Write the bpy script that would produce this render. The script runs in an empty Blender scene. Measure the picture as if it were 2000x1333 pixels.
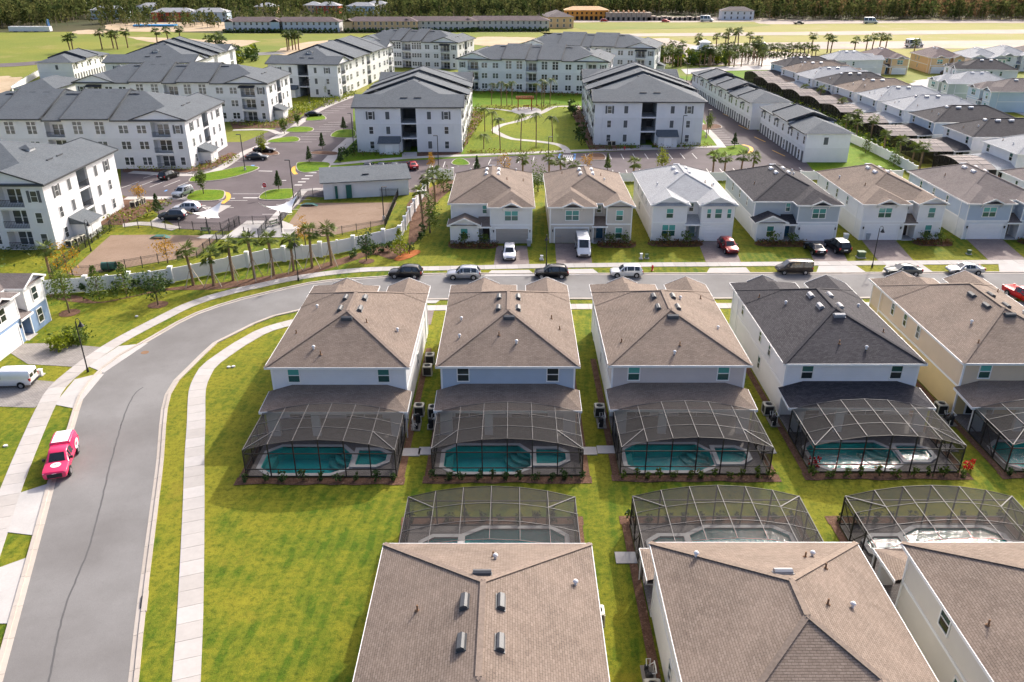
import bpy, math, random
import numpy as np
from mathutils import Vector, Matrix
from mathutils.geometry import tessellate_polygon

SC = bpy.context.scene
COL = SC.collection
R = math.radians
RNG = random.Random(7)

# ------------------------------------------------------------------ camera, sky, sun, exposure
FPX, HCAM = 1580.0, 38.5                      # focal length in px of a 2000 px wide picture, drone height in metres
TILT = math.atan(746.0 / FPX)                 # degrees below the horizon
CT, ST = math.cos(TILT), math.sin(TILT)
cam_d = bpy.data.cameras.new('camera')
cam = bpy.data.objects.new('camera', cam_d)
COL.objects.link(cam)
cam_d.sensor_width = 36.0
cam_d.lens = FPX / 2000.0 * 36.0
cam_d.shift_x = -0.002
cam_d.clip_start = 0.5
cam_d.clip_end = 8000.0
cam.location = (0, 0, HCAM)
cam.rotation_euler = (math.pi / 2 - TILT, 0, 0)
SC.camera = cam

SUN_AZ, SUN_EL = 30.0, 34.0                   # degrees from +Y towards +X, and above the horizon
world = bpy.data.worlds.new('World')
SC.world = world
world.use_nodes = True
wn = world.node_tree
for n in list(wn.nodes):
    wn.nodes.remove(n)
sky = wn.nodes.new('ShaderNodeTexSky')
sky.sky_type = 'NISHITA'
sky.sun_disc = False
sky.sun_elevation = R(SUN_EL)
sky.sun_rotation = R(SUN_AZ)
sky.altitude = 50
sky.air_density = 0.55
sky.dust_density = 5.0
sky.ozone_density = 1.0
bg = wn.nodes.new('ShaderNodeBackground')
bg.inputs['Strength'].default_value = 0.15
wo = wn.nodes.new('ShaderNodeOutputWorld')
wn.links.new(sky.outputs[0], bg.inputs[0])
wn.links.new(bg.outputs[0], wo.inputs[0])

sun_d = bpy.data.lights.new('sun', 'SUN')
sun_d.energy = 2.0
sun_d.angle = R(1.2)
sun_d.color = (1.0, 0.95, 0.87)
sun = bpy.data.objects.new('sun', sun_d)
COL.objects.link(sun)
sdir = Vector((math.sin(R(SUN_AZ)) * math.cos(R(SUN_EL)), math.cos(R(SUN_AZ)) * math.cos(R(SUN_EL)), math.sin(R(SUN_EL))))
sun.rotation_euler = (-sdir).to_track_quat('-Z', 'Y').to_euler()
sun.location = sdir * 300

SC.view_settings.view_transform = 'Standard'
SC.view_settings.look = 'None'
SC.view_settings.exposure = 1.10
SC.view_settings.gamma = 1.0
SC.view_settings.use_curve_mapping = False
SC.render.engine = 'CYCLES'
SC.cycles.max_bounces = 8
SC.cycles.diffuse_bounces = 3
SC.cycles.glossy_bounces = 3
SC.cycles.transparent_max_bounces = 20
SC.cycles.caustics_reflective = False
SC.cycles.caustics_refractive = False
SC.cycles.sample_clamp_indirect = 6.0

# ------------------------------------------------------------------ survey: a spot of the picture on the ground (or at height z)
def G(u, v, z=0.0):
    dy = v - 666.5
    t = (z - HCAM) / (-FPX * ST - dy * CT)
    return Vector(((u - 1004) * t, (FPX * CT - dy * ST) * t, z))

def GS(pts, z=0.0):
    return [G(u, v, z) for u, v in pts]

# ------------------------------------------------------------------ materials
class NT:
    def __init__(s, name):
        s.m = bpy.data.materials.new(name)
        s.m.use_nodes = True
        s.t = s.m.node_tree
        for n in list(s.t.nodes):
            s.t.nodes.remove(n)
        s.out = s.t.nodes.new('ShaderNodeOutputMaterial')

    def n(s, typ, ins=None, **props):
        nd = s.t.nodes.new('ShaderNode' + typ)
        for k, v in props.items():
            setattr(nd, k, v)
        for k, v in (ins or {}).items():
            sock = nd.inputs[k]
            if isinstance(v, bpy.types.NodeSocket):
                s.t.links.new(v, sock)
            elif isinstance(v, bpy.types.Node):
                s.t.links.new(v.outputs[0], sock)
            else:
                sock.default_value = v
        return nd

    def mix(s, f, a, b, blend='MIX'):
        nd = s.t.nodes.new('ShaderNodeMix')
        nd.data_type = 'RGBA'
        nd.blend_type = blend
        for sock, v in ((nd.inputs[0], f), (nd.inputs[6], a), (nd.inputs[7], b)):
            if isinstance(v, bpy.types.NodeSocket):
                s.t.links.new(v, sock)
            elif isinstance(v, bpy.types.Node):
                s.t.links.new(v.outputs[0], sock)
            else:
                sock.default_value = v
        return nd.outputs[2]

    def ramp(s, fac, lo, hi):
        return s.n('MapRange', {0: fac, 1: lo, 2: hi, 3: 0.0, 4: 1.0}).outputs[0]

    def pos(s):
        return s.n('NewGeometry').outputs['Position']

    def uv(s):
        return s.n('UVMap').outputs[0]

    def noise(s, vec, scale, detail=3.0, rough=0.6):
        return s.n('TexNoise', {'Vector': vec, 'Scale': scale, 'Detail': detail, 'Roughness': rough}).outputs[0]

    def bsdf(s, base, rough=0.8, spec=0.3, metal=0.0, bump=None, **kw):
        b = s.n('BsdfPrincipled')
        for k, v in (('Base Color', base), ('Roughness', rough), ('Specular IOR Level', spec), ('Metallic', metal)):
            if isinstance(v, bpy.types.NodeSocket):
                s.t.links.new(v, b.inputs[k])
            else:
                b.inputs[k].default_value = v
        if bump:
            h, dist, stren = bump
            bp = s.n('Bump', {'Height': h, 'Distance': dist, 'Strength': stren})
            s.t.links.new(bp.outputs[0], b.inputs['Normal'])
        for k, v in kw.items():
            b.inputs[k].default_value = v
        s.t.links.new(b.outputs[0], s.out.inputs[0])
        return b

def c4(c, k=1.0):
    return (c[0] * k, c[1] * k, c[2] * k, 1.0)

def m_plain(name, c, rough=0.6, spec=0.4, metal=0.0, var=0.10, scale=1.5, bump=0.0, **kw):
    t = NT(name)
    nz = t.noise(t.pos(), scale, 4)
    col = t.mix(t.ramp(nz, 0.3, 0.7), c4(c, 1 - var), c4(c, 1 + var))
    t.bsdf(col, rough, spec, metal, bump=(nz, 0.02, bump) if bump else None, **kw)
    return t.m

def m_shingle(name, c1, c2, big=0.16):
    t = NT(name)
    uv = t.uv()
    bk = t.n('TexBrick', {'Vector': uv, 'Color1': c4(c1), 'Color2': c4(c2), 'Mortar': c4(c1, 0.42), 'Scale': 1.0,
                          'Mortar Size': 0.010, 'Mortar Smooth': 0.2, 'Bias': 0.0, 'Brick Width': 0.34, 'Row Height': 0.145},
             offset=0.5, offset_frequency=2, squash=1.0)
    n2 = t.noise(t.pos(), 0.35, 5, 0.65)
    n3 = t.noise(t.pos(), 9.0, 3, 0.7)
    col = t.mix(t.ramp(n2, 0.32, 0.68), bk.outputs[0], c4(c1, 1.0), 'MIX')
    col = t.mix(0.5, bk.outputs[0], col)
    k = t.n('MapRange', {0: n2, 1: 0.3, 2: 0.7, 3: 1 - big, 4: 1 + big}).outputs[0]
    k2 = t.n('MapRange', {0: n3, 1: 0.25, 2: 0.75, 3: 0.80, 4: 1.20}).outputs[0]
    kk = t.n('Math', {0: k, 1: k2}, operation='MULTIPLY').outputs[0]
    col = t.mix(1.0, col, t.n('CombineColor', {0: kk, 1: kk, 2: kk}).outputs[0], 'MULTIPLY')
    sep = t.n('SeparateXYZ', {0: uv})
    row = t.n('Math', {0: sep.outputs[1], 1: 0.145}, operation='DIVIDE').outputs[0]
    saw = t.n('Math', {0: row}, operation='FRACT').outputs[0]
    hh = t.n('Math', {0: saw, 1: t.n('Math', {0: bk.outputs[1], 1: 0.6}, operation='MULTIPLY').outputs[0]}, operation='ADD').outputs[0]
    hh = t.n('Math', {0: 1.0, 1: hh}, operation='SUBTRACT').outputs[0]
    t.bsdf(col, 0.9, 0.15, bump=(hh, 0.015, 0.8))
    return t.m

def m_siding(name, c, lap=0.19, var=0.05):
    t = NT(name)
    sep = t.n('SeparateXYZ', {0: t.uv()})
    saw = t.n('Math', {0: t.n('Math', {0: sep.outputs[1], 1: lap}, operation='DIVIDE').outputs[0]}, operation='FRACT').outputs[0]
    nz = t.noise(t.pos(), 0.7, 4)
    col = t.mix(t.ramp(nz, 0.3, 0.7), c4(c, 1 - var), c4(c, 1 + var * .5))
    t.bsdf(col, 0.55, 0.35, bump=(saw, 0.02, 0.6))
    return t.m

def m_stucco(name, c, var=0.05):
    t = NT(name)
    nz = t.noise(t.pos(), 0.5, 4)
    fine = t.noise(t.pos(), 30.0, 2)
    col = t.mix(t.ramp(nz, 0.3, 0.7), c4(c, 1 - var), c4(c, 1 + var * .5))
    t.bsdf(col, 0.85, 0.2, bump=(fine, 0.01, 0.5))
    return t.m

def m_grass(name, green, yellow, dark, stripe=0.25):
    t = NT(name)
    p = t.pos()
    n1 = t.noise(p, 0.045, 4, 0.6)
    n2 = t.noise(p, 0.35, 5, 0.7)
    n3 = t.noise(p, 2.6, 5, 0.75)
    n4 = t.noise(p, 14.0, 3, 0.8)
    a = t.n('Math', {0: n1, 1: 0.55}, operation='MULTIPLY').outputs[0]
    b = t.n('MultiplyAdd' if False else 'Math', {0: n2, 1: 0.45, 2: a}, operation='MULTIPLY_ADD').outputs[0]
    col = t.mix(t.ramp(b, 0.43, 0.57), c4(green), c4(yellow))
    wv = t.n('TexWave', {'Vector': t.n('Mapping', {'Vector': p, 'Rotation': (0, 0, R(5))}).outputs[0], 'Scale': 0.30, 'Distortion': 3.0, 'Detail': 2.0, 'Detail Scale': 0.6}).outputs['Fac']
    col = t.mix(t.n('Math', {0: t.ramp(wv, 0.35, 0.65), 1: stripe}, operation='MULTIPLY').outputs[0], col, c4(yellow, 1.12))
    col = t.mix(t.ramp(n3, 0.46, 0.74), col, c4(dark))
    col = t.mix(t.n('Math', {0: t.ramp(t.noise(p, 1.1, 5, 0.75), 0.50, 0.66), 1: 0.55}, operation='MULTIPLY').outputs[0], col, c4(yellow, 1.2))
    worn = t.n('Math', {0: t.ramp(t.noise(p, 0.16, 5, 0.7), 0.59, 0.75), 1: 0.60}, operation='MULTIPLY').outputs[0]
    col = t.mix(worn, col, (0.30, 0.22, 0.03, 1))
    k = t.n('MapRange', {0: n4, 1: 0.25, 2: 0.75, 3: 0.55, 4: 1.42}).outputs[0]
    col = t.mix(1.0, col, t.n('CombineColor', {0: k, 1: k, 2: k}).outputs[0], 'MULTIPLY')
    t.bsdf(col, 0.9, 0.1, bump=(n4, 0.06, 0.7))
    return t.m

def m_blotch(name, c1, c2, scale, rough=0.9, spec=0.15, fine=8.0, fvar=0.2, bump=0.3, c3=None, s3=1.0):
    t = NT(name)
    p = t.pos()
    col = t.mix(t.ramp(t.noise(p, scale, 5, 0.65), 0.35, 0.65), c4(c1), c4(c2))
    if c3:
        col = t.mix(t.ramp(t.noise(p, s3, 4, 0.7), 0.55, 0.72), col, c4(c3))
    nf = t.noise(p, fine, 4, 0.75)
    k = t.n('MapRange', {0: nf, 1: 0.25, 2: 0.75, 3: 1 - fvar, 4: 1 + fvar}).outputs[0]
    col = t.mix(1.0, col, t.n('CombineColor', {0: k, 1: k, 2: k}).outputs[0], 'MULTIPLY')
    t.bsdf(col, rough, spec, bump=(nf, 0.02, bump))
    return t.m

def m_slab(name, c, var=0.10):
    t = NT(name)
    oi = t.n('ObjectInfo').outputs['Random']
    base = t.mix(oi, c4((c[0] * 1.0, c[1] * .985, c[2] * .96), 1 - var), c4(c, 1 + var * .6))
    nz = t.noise(t.pos(), 1.2, 5, 0.7)
    k = t.n('MapRange', {0: nz, 1: 0.25, 2: 0.75, 3: 0.90, 4: 1.07}).outputs[0]
    col = t.mix(1.0, base, t.n('CombineColor', {0: k, 1: k, 2: k}).outputs[0], 'MULTIPLY')
    t.bsdf(col, 0.85, 0.2, bump=(t.noise(t.pos(), 25, 3), 0.01, 0.3))
    return t.m

def m_paver(name, c1, c2):
    t = NT(name)
    bk = t.n('TexBrick', {'Vector': t.pos(), 'Color1': c4(c1), 'Color2': c4(c2), 'Mortar': c4(c1, 0.5), 'Scale': 1.0,
                          'Mortar Size': 0.012, 'Brick Width': 0.30, 'Row Height': 0.15})
    nz = t.noise(t.pos(), 0.6, 5)
    k = t.n('MapRange', {0: nz, 1: 0.3, 2: 0.7, 3: 0.85, 4: 1.15}).outputs[0]
    col = t.mix(1.0, bk.outputs[0], t.n('CombineColor', {0: k, 1: k, 2: k}).outputs[0], 'MULTIPLY')
    t.bsdf(col, 0.85, 0.2, bump=(bk.outputs[1], 0.01, -0.4))
    return t.m

def m_leaf(name, c, var=0.45, trans=0.25):
    t = NT(name)
    ri = t.n('NewGeometry').outputs['Random Per Island']
    oi = t.n('ObjectInfo').outputs['Random']
    col = t.mix(ri, c4(c, 1 - var), c4((c[0] * 1.25, c[1] * 1.1, c[2]), 1 + var))
    col = t.mix(t.n('Math', {0: oi, 1: 0.35}, operation='MULTIPLY').outputs[0], col, c4((c[0] * 1.5, c[1] * 1.15, c[2] * .8)))
    d = t.n('BsdfPrincipled', {'Base Color': col, 'Roughness': 0.6, 'Specular IOR Level': 0.25})
    tr = t.n('BsdfTranslucent', {'Color': col})
    mx = t.n('MixShader', {0: trans, 1: d.outputs[0], 2: tr.outputs[0]})
    t.t.links.new(mx.outputs[0], t.out.inputs[0])
    return t.m

def m_forest():
    t = NT('forest_leaves')
    at = t.n('Attribute', attribute_name='tint').outputs['Color']
    ri = t.n('NewGeometry').outputs['Random Per Island']
    k = t.n('MapRange', {0: ri, 3: 0.55, 4: 1.5}).outputs[0]
    col = t.mix(1.0, at, t.n('CombineColor', {0: k, 1: k, 2: k}).outputs[0], 'MULTIPLY')
    d = t.n('BsdfDiffuse', {'Color': col})
    tr = t.n('BsdfTranslucent', {'Color': col})
    mx = t.n('MixShader', {0: 0.3, 1: d.outputs[0], 2: tr.outputs[0]})
    t.t.links.new(mx.outputs[0], t.out.inputs[0])
    return t.m

def m_screen(name, c, fac, rough=0.5):
    t = NT(name)
    d = t.n('BsdfPrincipled', {'Base Color': c4(c), 'Roughness': 0.85, 'Specular IOR Level': 0.2})
    tl = t.n('BsdfTranslucent', {'Color': c4(c)})
    md = t.n('MixShader', {0: 0.3, 1: d.outputs[0], 2: tl.outputs[0]})
    tr = t.n('BsdfTransparent', {'Color': (0.92, 0.92, 0.92, 1)})
    mx = t.n('MixShader', {0: fac, 1: tr.outputs[0], 2: md.outputs[0]})
    t.t.links.new(mx.outputs[0], t.out.inputs[0])
    return t.m

def m_water():
    t = NT('pool_water')
    p = t.pos()
    h = t.noise(p, 2.6, 3, 0.6)
    bp = t.n('Bump', {'Height': h, 'Distance': 0.10, 'Strength': 0.45})
    g = t.n('BsdfGlossy', {'Color': (1, 1, 1, 1), 'Roughness': 0.06, 'Normal': bp.outputs[0]})
    tr = t.n('BsdfTransparent', {'Color': (0.62, 0.98, 0.98, 1)})
    fr = t.n('Fresnel', {'IOR': 1.33, 'Normal': bp.outputs[0]})
    mx = t.n('MixShader', {0: fr.outputs[0], 1: tr.outputs[0], 2: g.outputs[0]})
    t.t.links.new(mx.outputs[0], t.out.inputs[0])
    return t.m

def m_glass(name, c, rough=0.08, spec=0.6):
    t = NT(name)
    oi = t.n('ObjectInfo').outputs['Random']
    col = t.mix(oi, c4(c, 0.6), c4(c, 1.5))
    t.bsdf(col, rough, spec)
    return t.m

def m_asphalt(name, c, crack=True):
    t = NT(name)
    p = t.pos()
    n1 = t.noise(p, 0.12, 5, 0.6)
    n2 = t.noise(p, 1.6, 5, 0.7)
    n3 = t.noise(p, 22.0, 2, 0.8)
    col = t.mix(t.ramp(n1, 0.35, 0.65), c4(c, 0.86), c4((c[0] * 1.02, c[1] * 1.04, c[2] * 1.05), 1.14))
    st = t.n('Math', {0: t.ramp(n2, 0.55, 0.8), 1: 0.35}, operation='MULTIPLY').outputs[0]
    col = t.mix(st, col, c4(c, 0.7))
    k = t.n('MapRange', {0: n3, 1: 0.2, 2: 0.8, 3: 0.82, 4: 1.18}).outputs[0]
    col = t.mix(1.0, col, t.n('CombineColor', {0: k, 1: k, 2: k}).outputs[0], 'MULTIPLY')
    t.bsdf(col, 0.88, 0.2, bump=(n3, 0.01, 0.5))
    return t.m

MT = dict(
    grass=m_grass('lawn_grass', (0.078, 0.132, 0.010), (0.232, 0.218, 0.020), (0.040, 0.070, 0.008), 0.30),
    grass_fresh=m_grass('fresh_grass', (0.085, 0.185, 0.008), (0.150, 0.220, 0.010), (0.045, 0.10, 0.006), 0.1),
    grass_yellow=m_grass('yellow_lawn', (0.115, 0.165, 0.010), (0.195, 0.215, 0.012), (0.065, 0.11, 0.007), 0.2),
    grass_dry=m_blotch('dry_grass', (0.215, 0.215, 0.030), (0.265, 0.235, 0.050), 0.02, fine=1.5, fvar=.35, c3=(0.32, 0.245, 0.13), s3=0.05),
    field=m_blotch('field_grass', (0.135, 0.175, 0.020), (0.200, 0.205, 0.028), 0.02, fine=1.2, fvar=.3, c3=(0.25, 0.215, 0.06), s3=0.03),
    sand=m_blotch('sand', (0.41, 0.31, 0.195), (0.49, 0.385, 0.265), 0.06, fine=1.0, c3=(0.50, 0.36, 0.20), s3=0.05),
    pinksand=m_blotch('pale_sand', (0.35, 0.29, 0.245), (0.42, 0.355, 0.30), 0.04, fine=1.0, c3=(0.42, 0.38, 0.20), s3=0.03),
    park=m_blotch('packed_sand', (0.225, 0.155, 0.108), (0.285, 0.205, 0.150), 0.25, fine=5.0, c3=(0.22, 0.15, 0.10), s3=0.5),
    forestfloor=m_blotch('forest_floor', (0.045, 0.055, 0.018), (0.075, 0.065, 0.025), 0.02, fine=0.5),
    asphalt=m_asphalt('road_asphalt', (0.200, 0.190, 0.182)),
    lot=m_asphalt('parking_asphalt', (0.120, 0.098, 0.100)),
    slab=m_slab('pavement_concrete', (0.47, 0.44, 0.415)),
    kerb=m_slab('kerb_concrete', (0.46, 0.41, 0.36), 0.07),
    concrete=m_blotch('plain_concrete', (0.43, 0.41, 0.39), (0.50, 0.475, 0.45), 0.3, fvar=0.08),
    joint=m_plain('joint_fill', (0.26, 0.24, 0.21), 0.9, 0.1),
    paver=m_paver('pink_pavers', (0.235, 0.185, 0.170), (0.29, 0.235, 0.215)),
    paver_grey=m_paver('grey_pavers', (0.27, 0.245, 0.225), (0.33, 0.305, 0.28)),
    deck=m_paver('deck_pavers', (0.20, 0.182, 0.172), (0.25, 0.228, 0.218)),
    coping=m_plain('coping_stone', (0.50, 0.50, 0.50), 0.7, 0.3, var=0.06),
    plaster=m_plain('pool_plaster', (0.05, 0.86, 0.84), 0.7, 0.2, var=0.05),
    plaster_pale=m_plain('pool_step_plaster', (0.16, 0.62, 0.60), 0.7, 0.2, var=0.05),
    water=m_water(),
    mulch=m_blotch('bark_mulch', (0.105, 0.055, 0.034), (0.165, 0.090, 0.058), 1.2, fine=9.0, fvar=0.5, bump=1.0, c3=(0.27, 0.17, 0.115), s3=5.0),
    mulch_red=m_blotch('red_mulch', (0.34, 0.09, 0.02), (0.45, 0.16, 0.05), 1.2, fine=9.0, fvar=0.4),
    straw=m_blotch('straw_patch', (0.42, 0.25, 0.06), (0.30, 0.17, 0.04), 1.0, fine=6.0, fvar=0.4),
    stripe=m_plain('stripe_paint', (0.62, 0.60, 0.56), 0.7, 0.2, var=0.12, scale=2),
    yellow=m_plain('yellow_paint', (0.75, 0.42, 0.06), 0.7, 0.2, var=0.15, scale=2),
    blue=m_plain('blue_paint', (0.12, 0.30, 0.62), 0.7, 0.2),
    white=m_plain('white_trim', (0.80, 0.80, 0.79), 0.5, 0.4, var=0.03),
    pvc=m_plain('white_vinyl', (0.82, 0.81, 0.80), 0.4, 0.4, var=0.03),
    fascia=m_plain('white_fascia', (0.78, 0.77, 0.75), 0.5, 0.4, var=0.03),
    dark_fascia=m_plain('dark_fascia', (0.05, 0.055, 0.062), 0.5, 0.4),
    sash=m_plain('window_frame', (0.78, 0.77, 0.74), 0.45, 0.4, var=0.02),
    g_teal=m_glass('teal_glass', (0.07, 0.27, 0.24)),
    g_dark=m_glass('dark_glass', (0.022, 0.032, 0.032)),
    g_green=m_glass('green_glass', (0.030, 0.100, 0.085)),
    g_apt=m_glass('flat_glass', (0.060, 0.066, 0.070), 0.12),
    shutter=m_plain('grey_shutter', (0.10, 0.105, 0.11), 0.6, 0.3),
    black=m_plain('black_metal', (0.018, 0.018, 0.020), 0.45, 0.4),
    bronze=m_plain('bronze_bar', (0.040, 0.034, 0.030), 0.55, 0.3),
    bronze_sunlit=m_plain('sunlit_bronze_bar', (0.12, 0.113, 0.11), 0.55, 0.3),  # same bronze, coloured paler to carry the sun sheen on roof bars
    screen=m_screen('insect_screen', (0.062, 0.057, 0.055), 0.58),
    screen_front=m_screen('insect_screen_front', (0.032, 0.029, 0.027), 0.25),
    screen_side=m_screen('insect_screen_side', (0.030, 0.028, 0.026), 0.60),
    screen_far_glare=m_screen('insect_screen_far_glare', (0.46, 0.39, 0.36), 0.88),  # dark mesh coloured pale to stand in for sun glare
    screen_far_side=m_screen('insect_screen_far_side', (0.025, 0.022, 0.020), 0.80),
    garage_white=m_plain('white_garage_door', (0.78, 0.78, 0.78), 0.5, 0.3, var=0.02),
    garage_tan=m_plain('taupe_garage_door', (0.38, 0.345, 0.31), 0.5, 0.3, var=0.03),
    door_blue=m_plain('blue_door', (0.012, 0.10, 0.19), 0.4, 0.5),
    door_teal=m_plain('grey_teal_door', (0.16, 0.25, 0.28), 0.4, 0.5),
    door_brown=m_plain('brown_door', (0.06, 0.040, 0.030), 0.4, 0.5),
    galv=m_plain('galvanised_vent', (0.34, 0.34, 0.35), 0.40, 0.5, 0.3),
    vent_dark=m_plain('charcoal_vent', (0.085, 0.088, 0.092), 0.5, 0.3),
    vent_white=m_plain('white_vent', (0.75, 0.74, 0.73), 0.4, 0.5),
    ac=m_plain('beige_ac_metal', (0.52, 0.49, 0.40), 0.5, 0.4),
    ac_dark=m_plain('dark_grille', (0.035, 0.033, 0.030), 0.6, 0.3),
    pipe=m_plain('white_pipe', (0.78, 0.77, 0.73), 0.4, 0.4),
    tyre=m_plain('tyre_rubber', (0.018, 0.018, 0.019), 0.8, 0.2),
    rim=m_plain('alloy_rim', (0.45, 0.45, 0.46), 0.3, 0.6, 0.7),
    carglass=m_plain('car_glass', (0.020, 0.026, 0.030), 0.06, 0.8, var=0.2),
    plastic=m_plain('black_plastic', (0.025, 0.025, 0.027), 0.6, 0.3),
    lamp_red=m_plain('tail_light', (0.42, 0.012, 0.015), 0.2, 0.6),
    lamp_clear=m_plain('head_light', (0.72, 0.74, 0.76), 0.12, 0.8),
    red=m_plain('red_paint', (0.55, 0.015, 0.020), 0.4, 0.5),
    trunk=m_plain('tree_bark', (0.16, 0.115, 0.075), 0.9, 0.1, var=0.3, scale=6, bump=0.6),
    palmtrunk=m_plain('palm_bark', (0.26, 0.175, 0.105), 0.9, 0.1, var=0.35, scale=7, bump=0.8),
    timber=m_plain('stake_timber', (0.50, 0.42, 0.32), 0.8, 0.2),
    leaf_green=m_leaf('green_leaf', (0.088, 0.142, 0.022)),
    leaf_dark=m_leaf('dark_leaf', (0.045, 0.088, 0.024)),
    leaf_lime=m_leaf('lime_leaf', (0.19, 0.25, 0.012)),
    leaf_gold=m_leaf('golden_leaf', (0.36, 0.22, 0.012)),
    leaf_brown=m_leaf('brown_leaf', (0.14, 0.075, 0.030)),
    leaf_red=m_leaf('red_leaf', (0.38, 0.012, 0.020)),
    palmleaf=m_leaf('palm_leaf', (0.110, 0.160, 0.034), 0.35),
    palmdark=m_leaf('dark_palm_leaf', (0.065, 0.105, 0.025), 0.35),
    forest=m_forest(),
    sail=m_plain('white_sail', (0.86, 0.85, 0.83), 0.6, 0.2, var=0.02),
    redwood=m_plain('red_timber', (0.30, 0.055, 0.025), 0.7, 0.2, var=0.2, scale=4),
    osb=m_plain('orange_sheathing', (0.70, 0.32, 0.07), 0.8, 0.1, var=0.15, scale=0.8),
    osb_roof=m_plain('roof_decking', (0.78, 0.50, 0.28), 0.8, 0.1, var=0.12, scale=0.6),
    block=m_plain('bare_block', (0.40, 0.34, 0.28), 0.9, 0.1, var=0.15, scale=0.8),
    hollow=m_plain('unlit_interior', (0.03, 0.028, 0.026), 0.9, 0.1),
    blue_tarp=m_plain('blue_tarp', (0.05, 0.30, 0.62), 0.5, 0.3),
    bin_green=m_plain('green_bin', (0.03, 0.12, 0.10), 0.6, 0.3),
    bin_grey=m_plain('grey_bin', (0.33, 0.36, 0.39), 0.6, 0.3),
    green_box=m_plain('green_steel', (0.10, 0.16, 0.08), 0.6, 0.3),
    rust=m_plain('rusty_iron', (0.24, 0.14, 0.08), 0.8, 0.2),
    roof_brown=m_shingle('brown_shingles', (0.202, 0.157, 0.126), (0.268, 0.213, 0.174)),
    roof_tan=m_shingle('tan_shingles', (0.218, 0.168, 0.133), (0.288, 0.228, 0.183)),
    roof_grey=m_shingle('grey_brown_shingles', (0.170, 0.143, 0.134), (0.220, 0.190, 0.178)),
    roof_black=m_shingle('charcoal_shingles', (0.048, 0.045, 0.050), (0.085, 0.080, 0.085)),
    roof_silver=m_shingle('silver_shingles', (0.38, 0.385, 0.39), (0.46, 0.465, 0.47), 0.07),
    roof_apt=m_shingle('slate_shingles', (0.112, 0.127, 0.140), (0.155, 0.170, 0.183), 0.10),
    roof_far=m_shingle('mauve_shingles', (0.165, 0.125, 0.122), (0.21, 0.165, 0.158)),
    w_white=m_siding('white_siding', (0.76, 0.76, 0.77)),
    w_offwhite=m_siding('off_white_siding', (0.74, 0.73, 0.70)),
    w_blue=m_siding('pale_blue_siding', (0.42, 0.50, 0.60)),
    w_greige=m_siding('greige_siding', (0.58, 0.53, 0.51)),
    w_tan=m_siding('tan_siding', (0.66, 0.53, 0.39)),
    w_bluegrey=m_siding('blue_grey_siding', (0.42, 0.47, 0.50)),
    s_white=m_stucco('white_stucco', (0.76, 0.75, 0.73)),
    s_beige=m_stucco('beige_stucco', (0.64, 0.60, 0.53)),
    s_taupe=m_stucco('taupe_stucco', (0.56, 0.515, 0.46)),
    s_yellow=m_stucco('yellow_stucco', (0.68, 0.53, 0.28)),
    s_sage=m_stucco('sage_stucco', (0.50, 0.56, 0.48)),
    s_blue=m_stucco('blue_stucco', (0.22, 0.31, 0.46)),
    s_sky=m_stucco('sky_blue_stucco', (0.54, 0.64, 0.70)),
    s_grey=m_stucco('pale_grey_stucco', (0.66, 0.68, 0.69)),
    s_apt=m_stucco('apartment_grey', (0.70, 0.70, 0.70)),
    s_coral=m_stucco('coral_red_stucco', (0.50, 0.12, 0.06)),
    s_peach=m_stucco('peach_stucco', (0.72, 0.50, 0.27)),
)

for _k, _c in (('roof_brown', (.230, .181, .147)), ('roof_tan', (.25, .196, .155)), ('roof_grey', (.19, .163, .152)), ('roof_black', (.062, .059, .063)), ('roof_silver', (.41, .415, .42)), ('roof_far', (.19, .145, .14))):
    MT['cap_' + _k] = m_plain('ridge_' + _k, _c, .9, .1, var=.2, scale=6)

def paint(name, c, rough=0.22, metal=0.0):
    return m_plain(name, c, rough, 0.6, metal, var=0.03)

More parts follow.
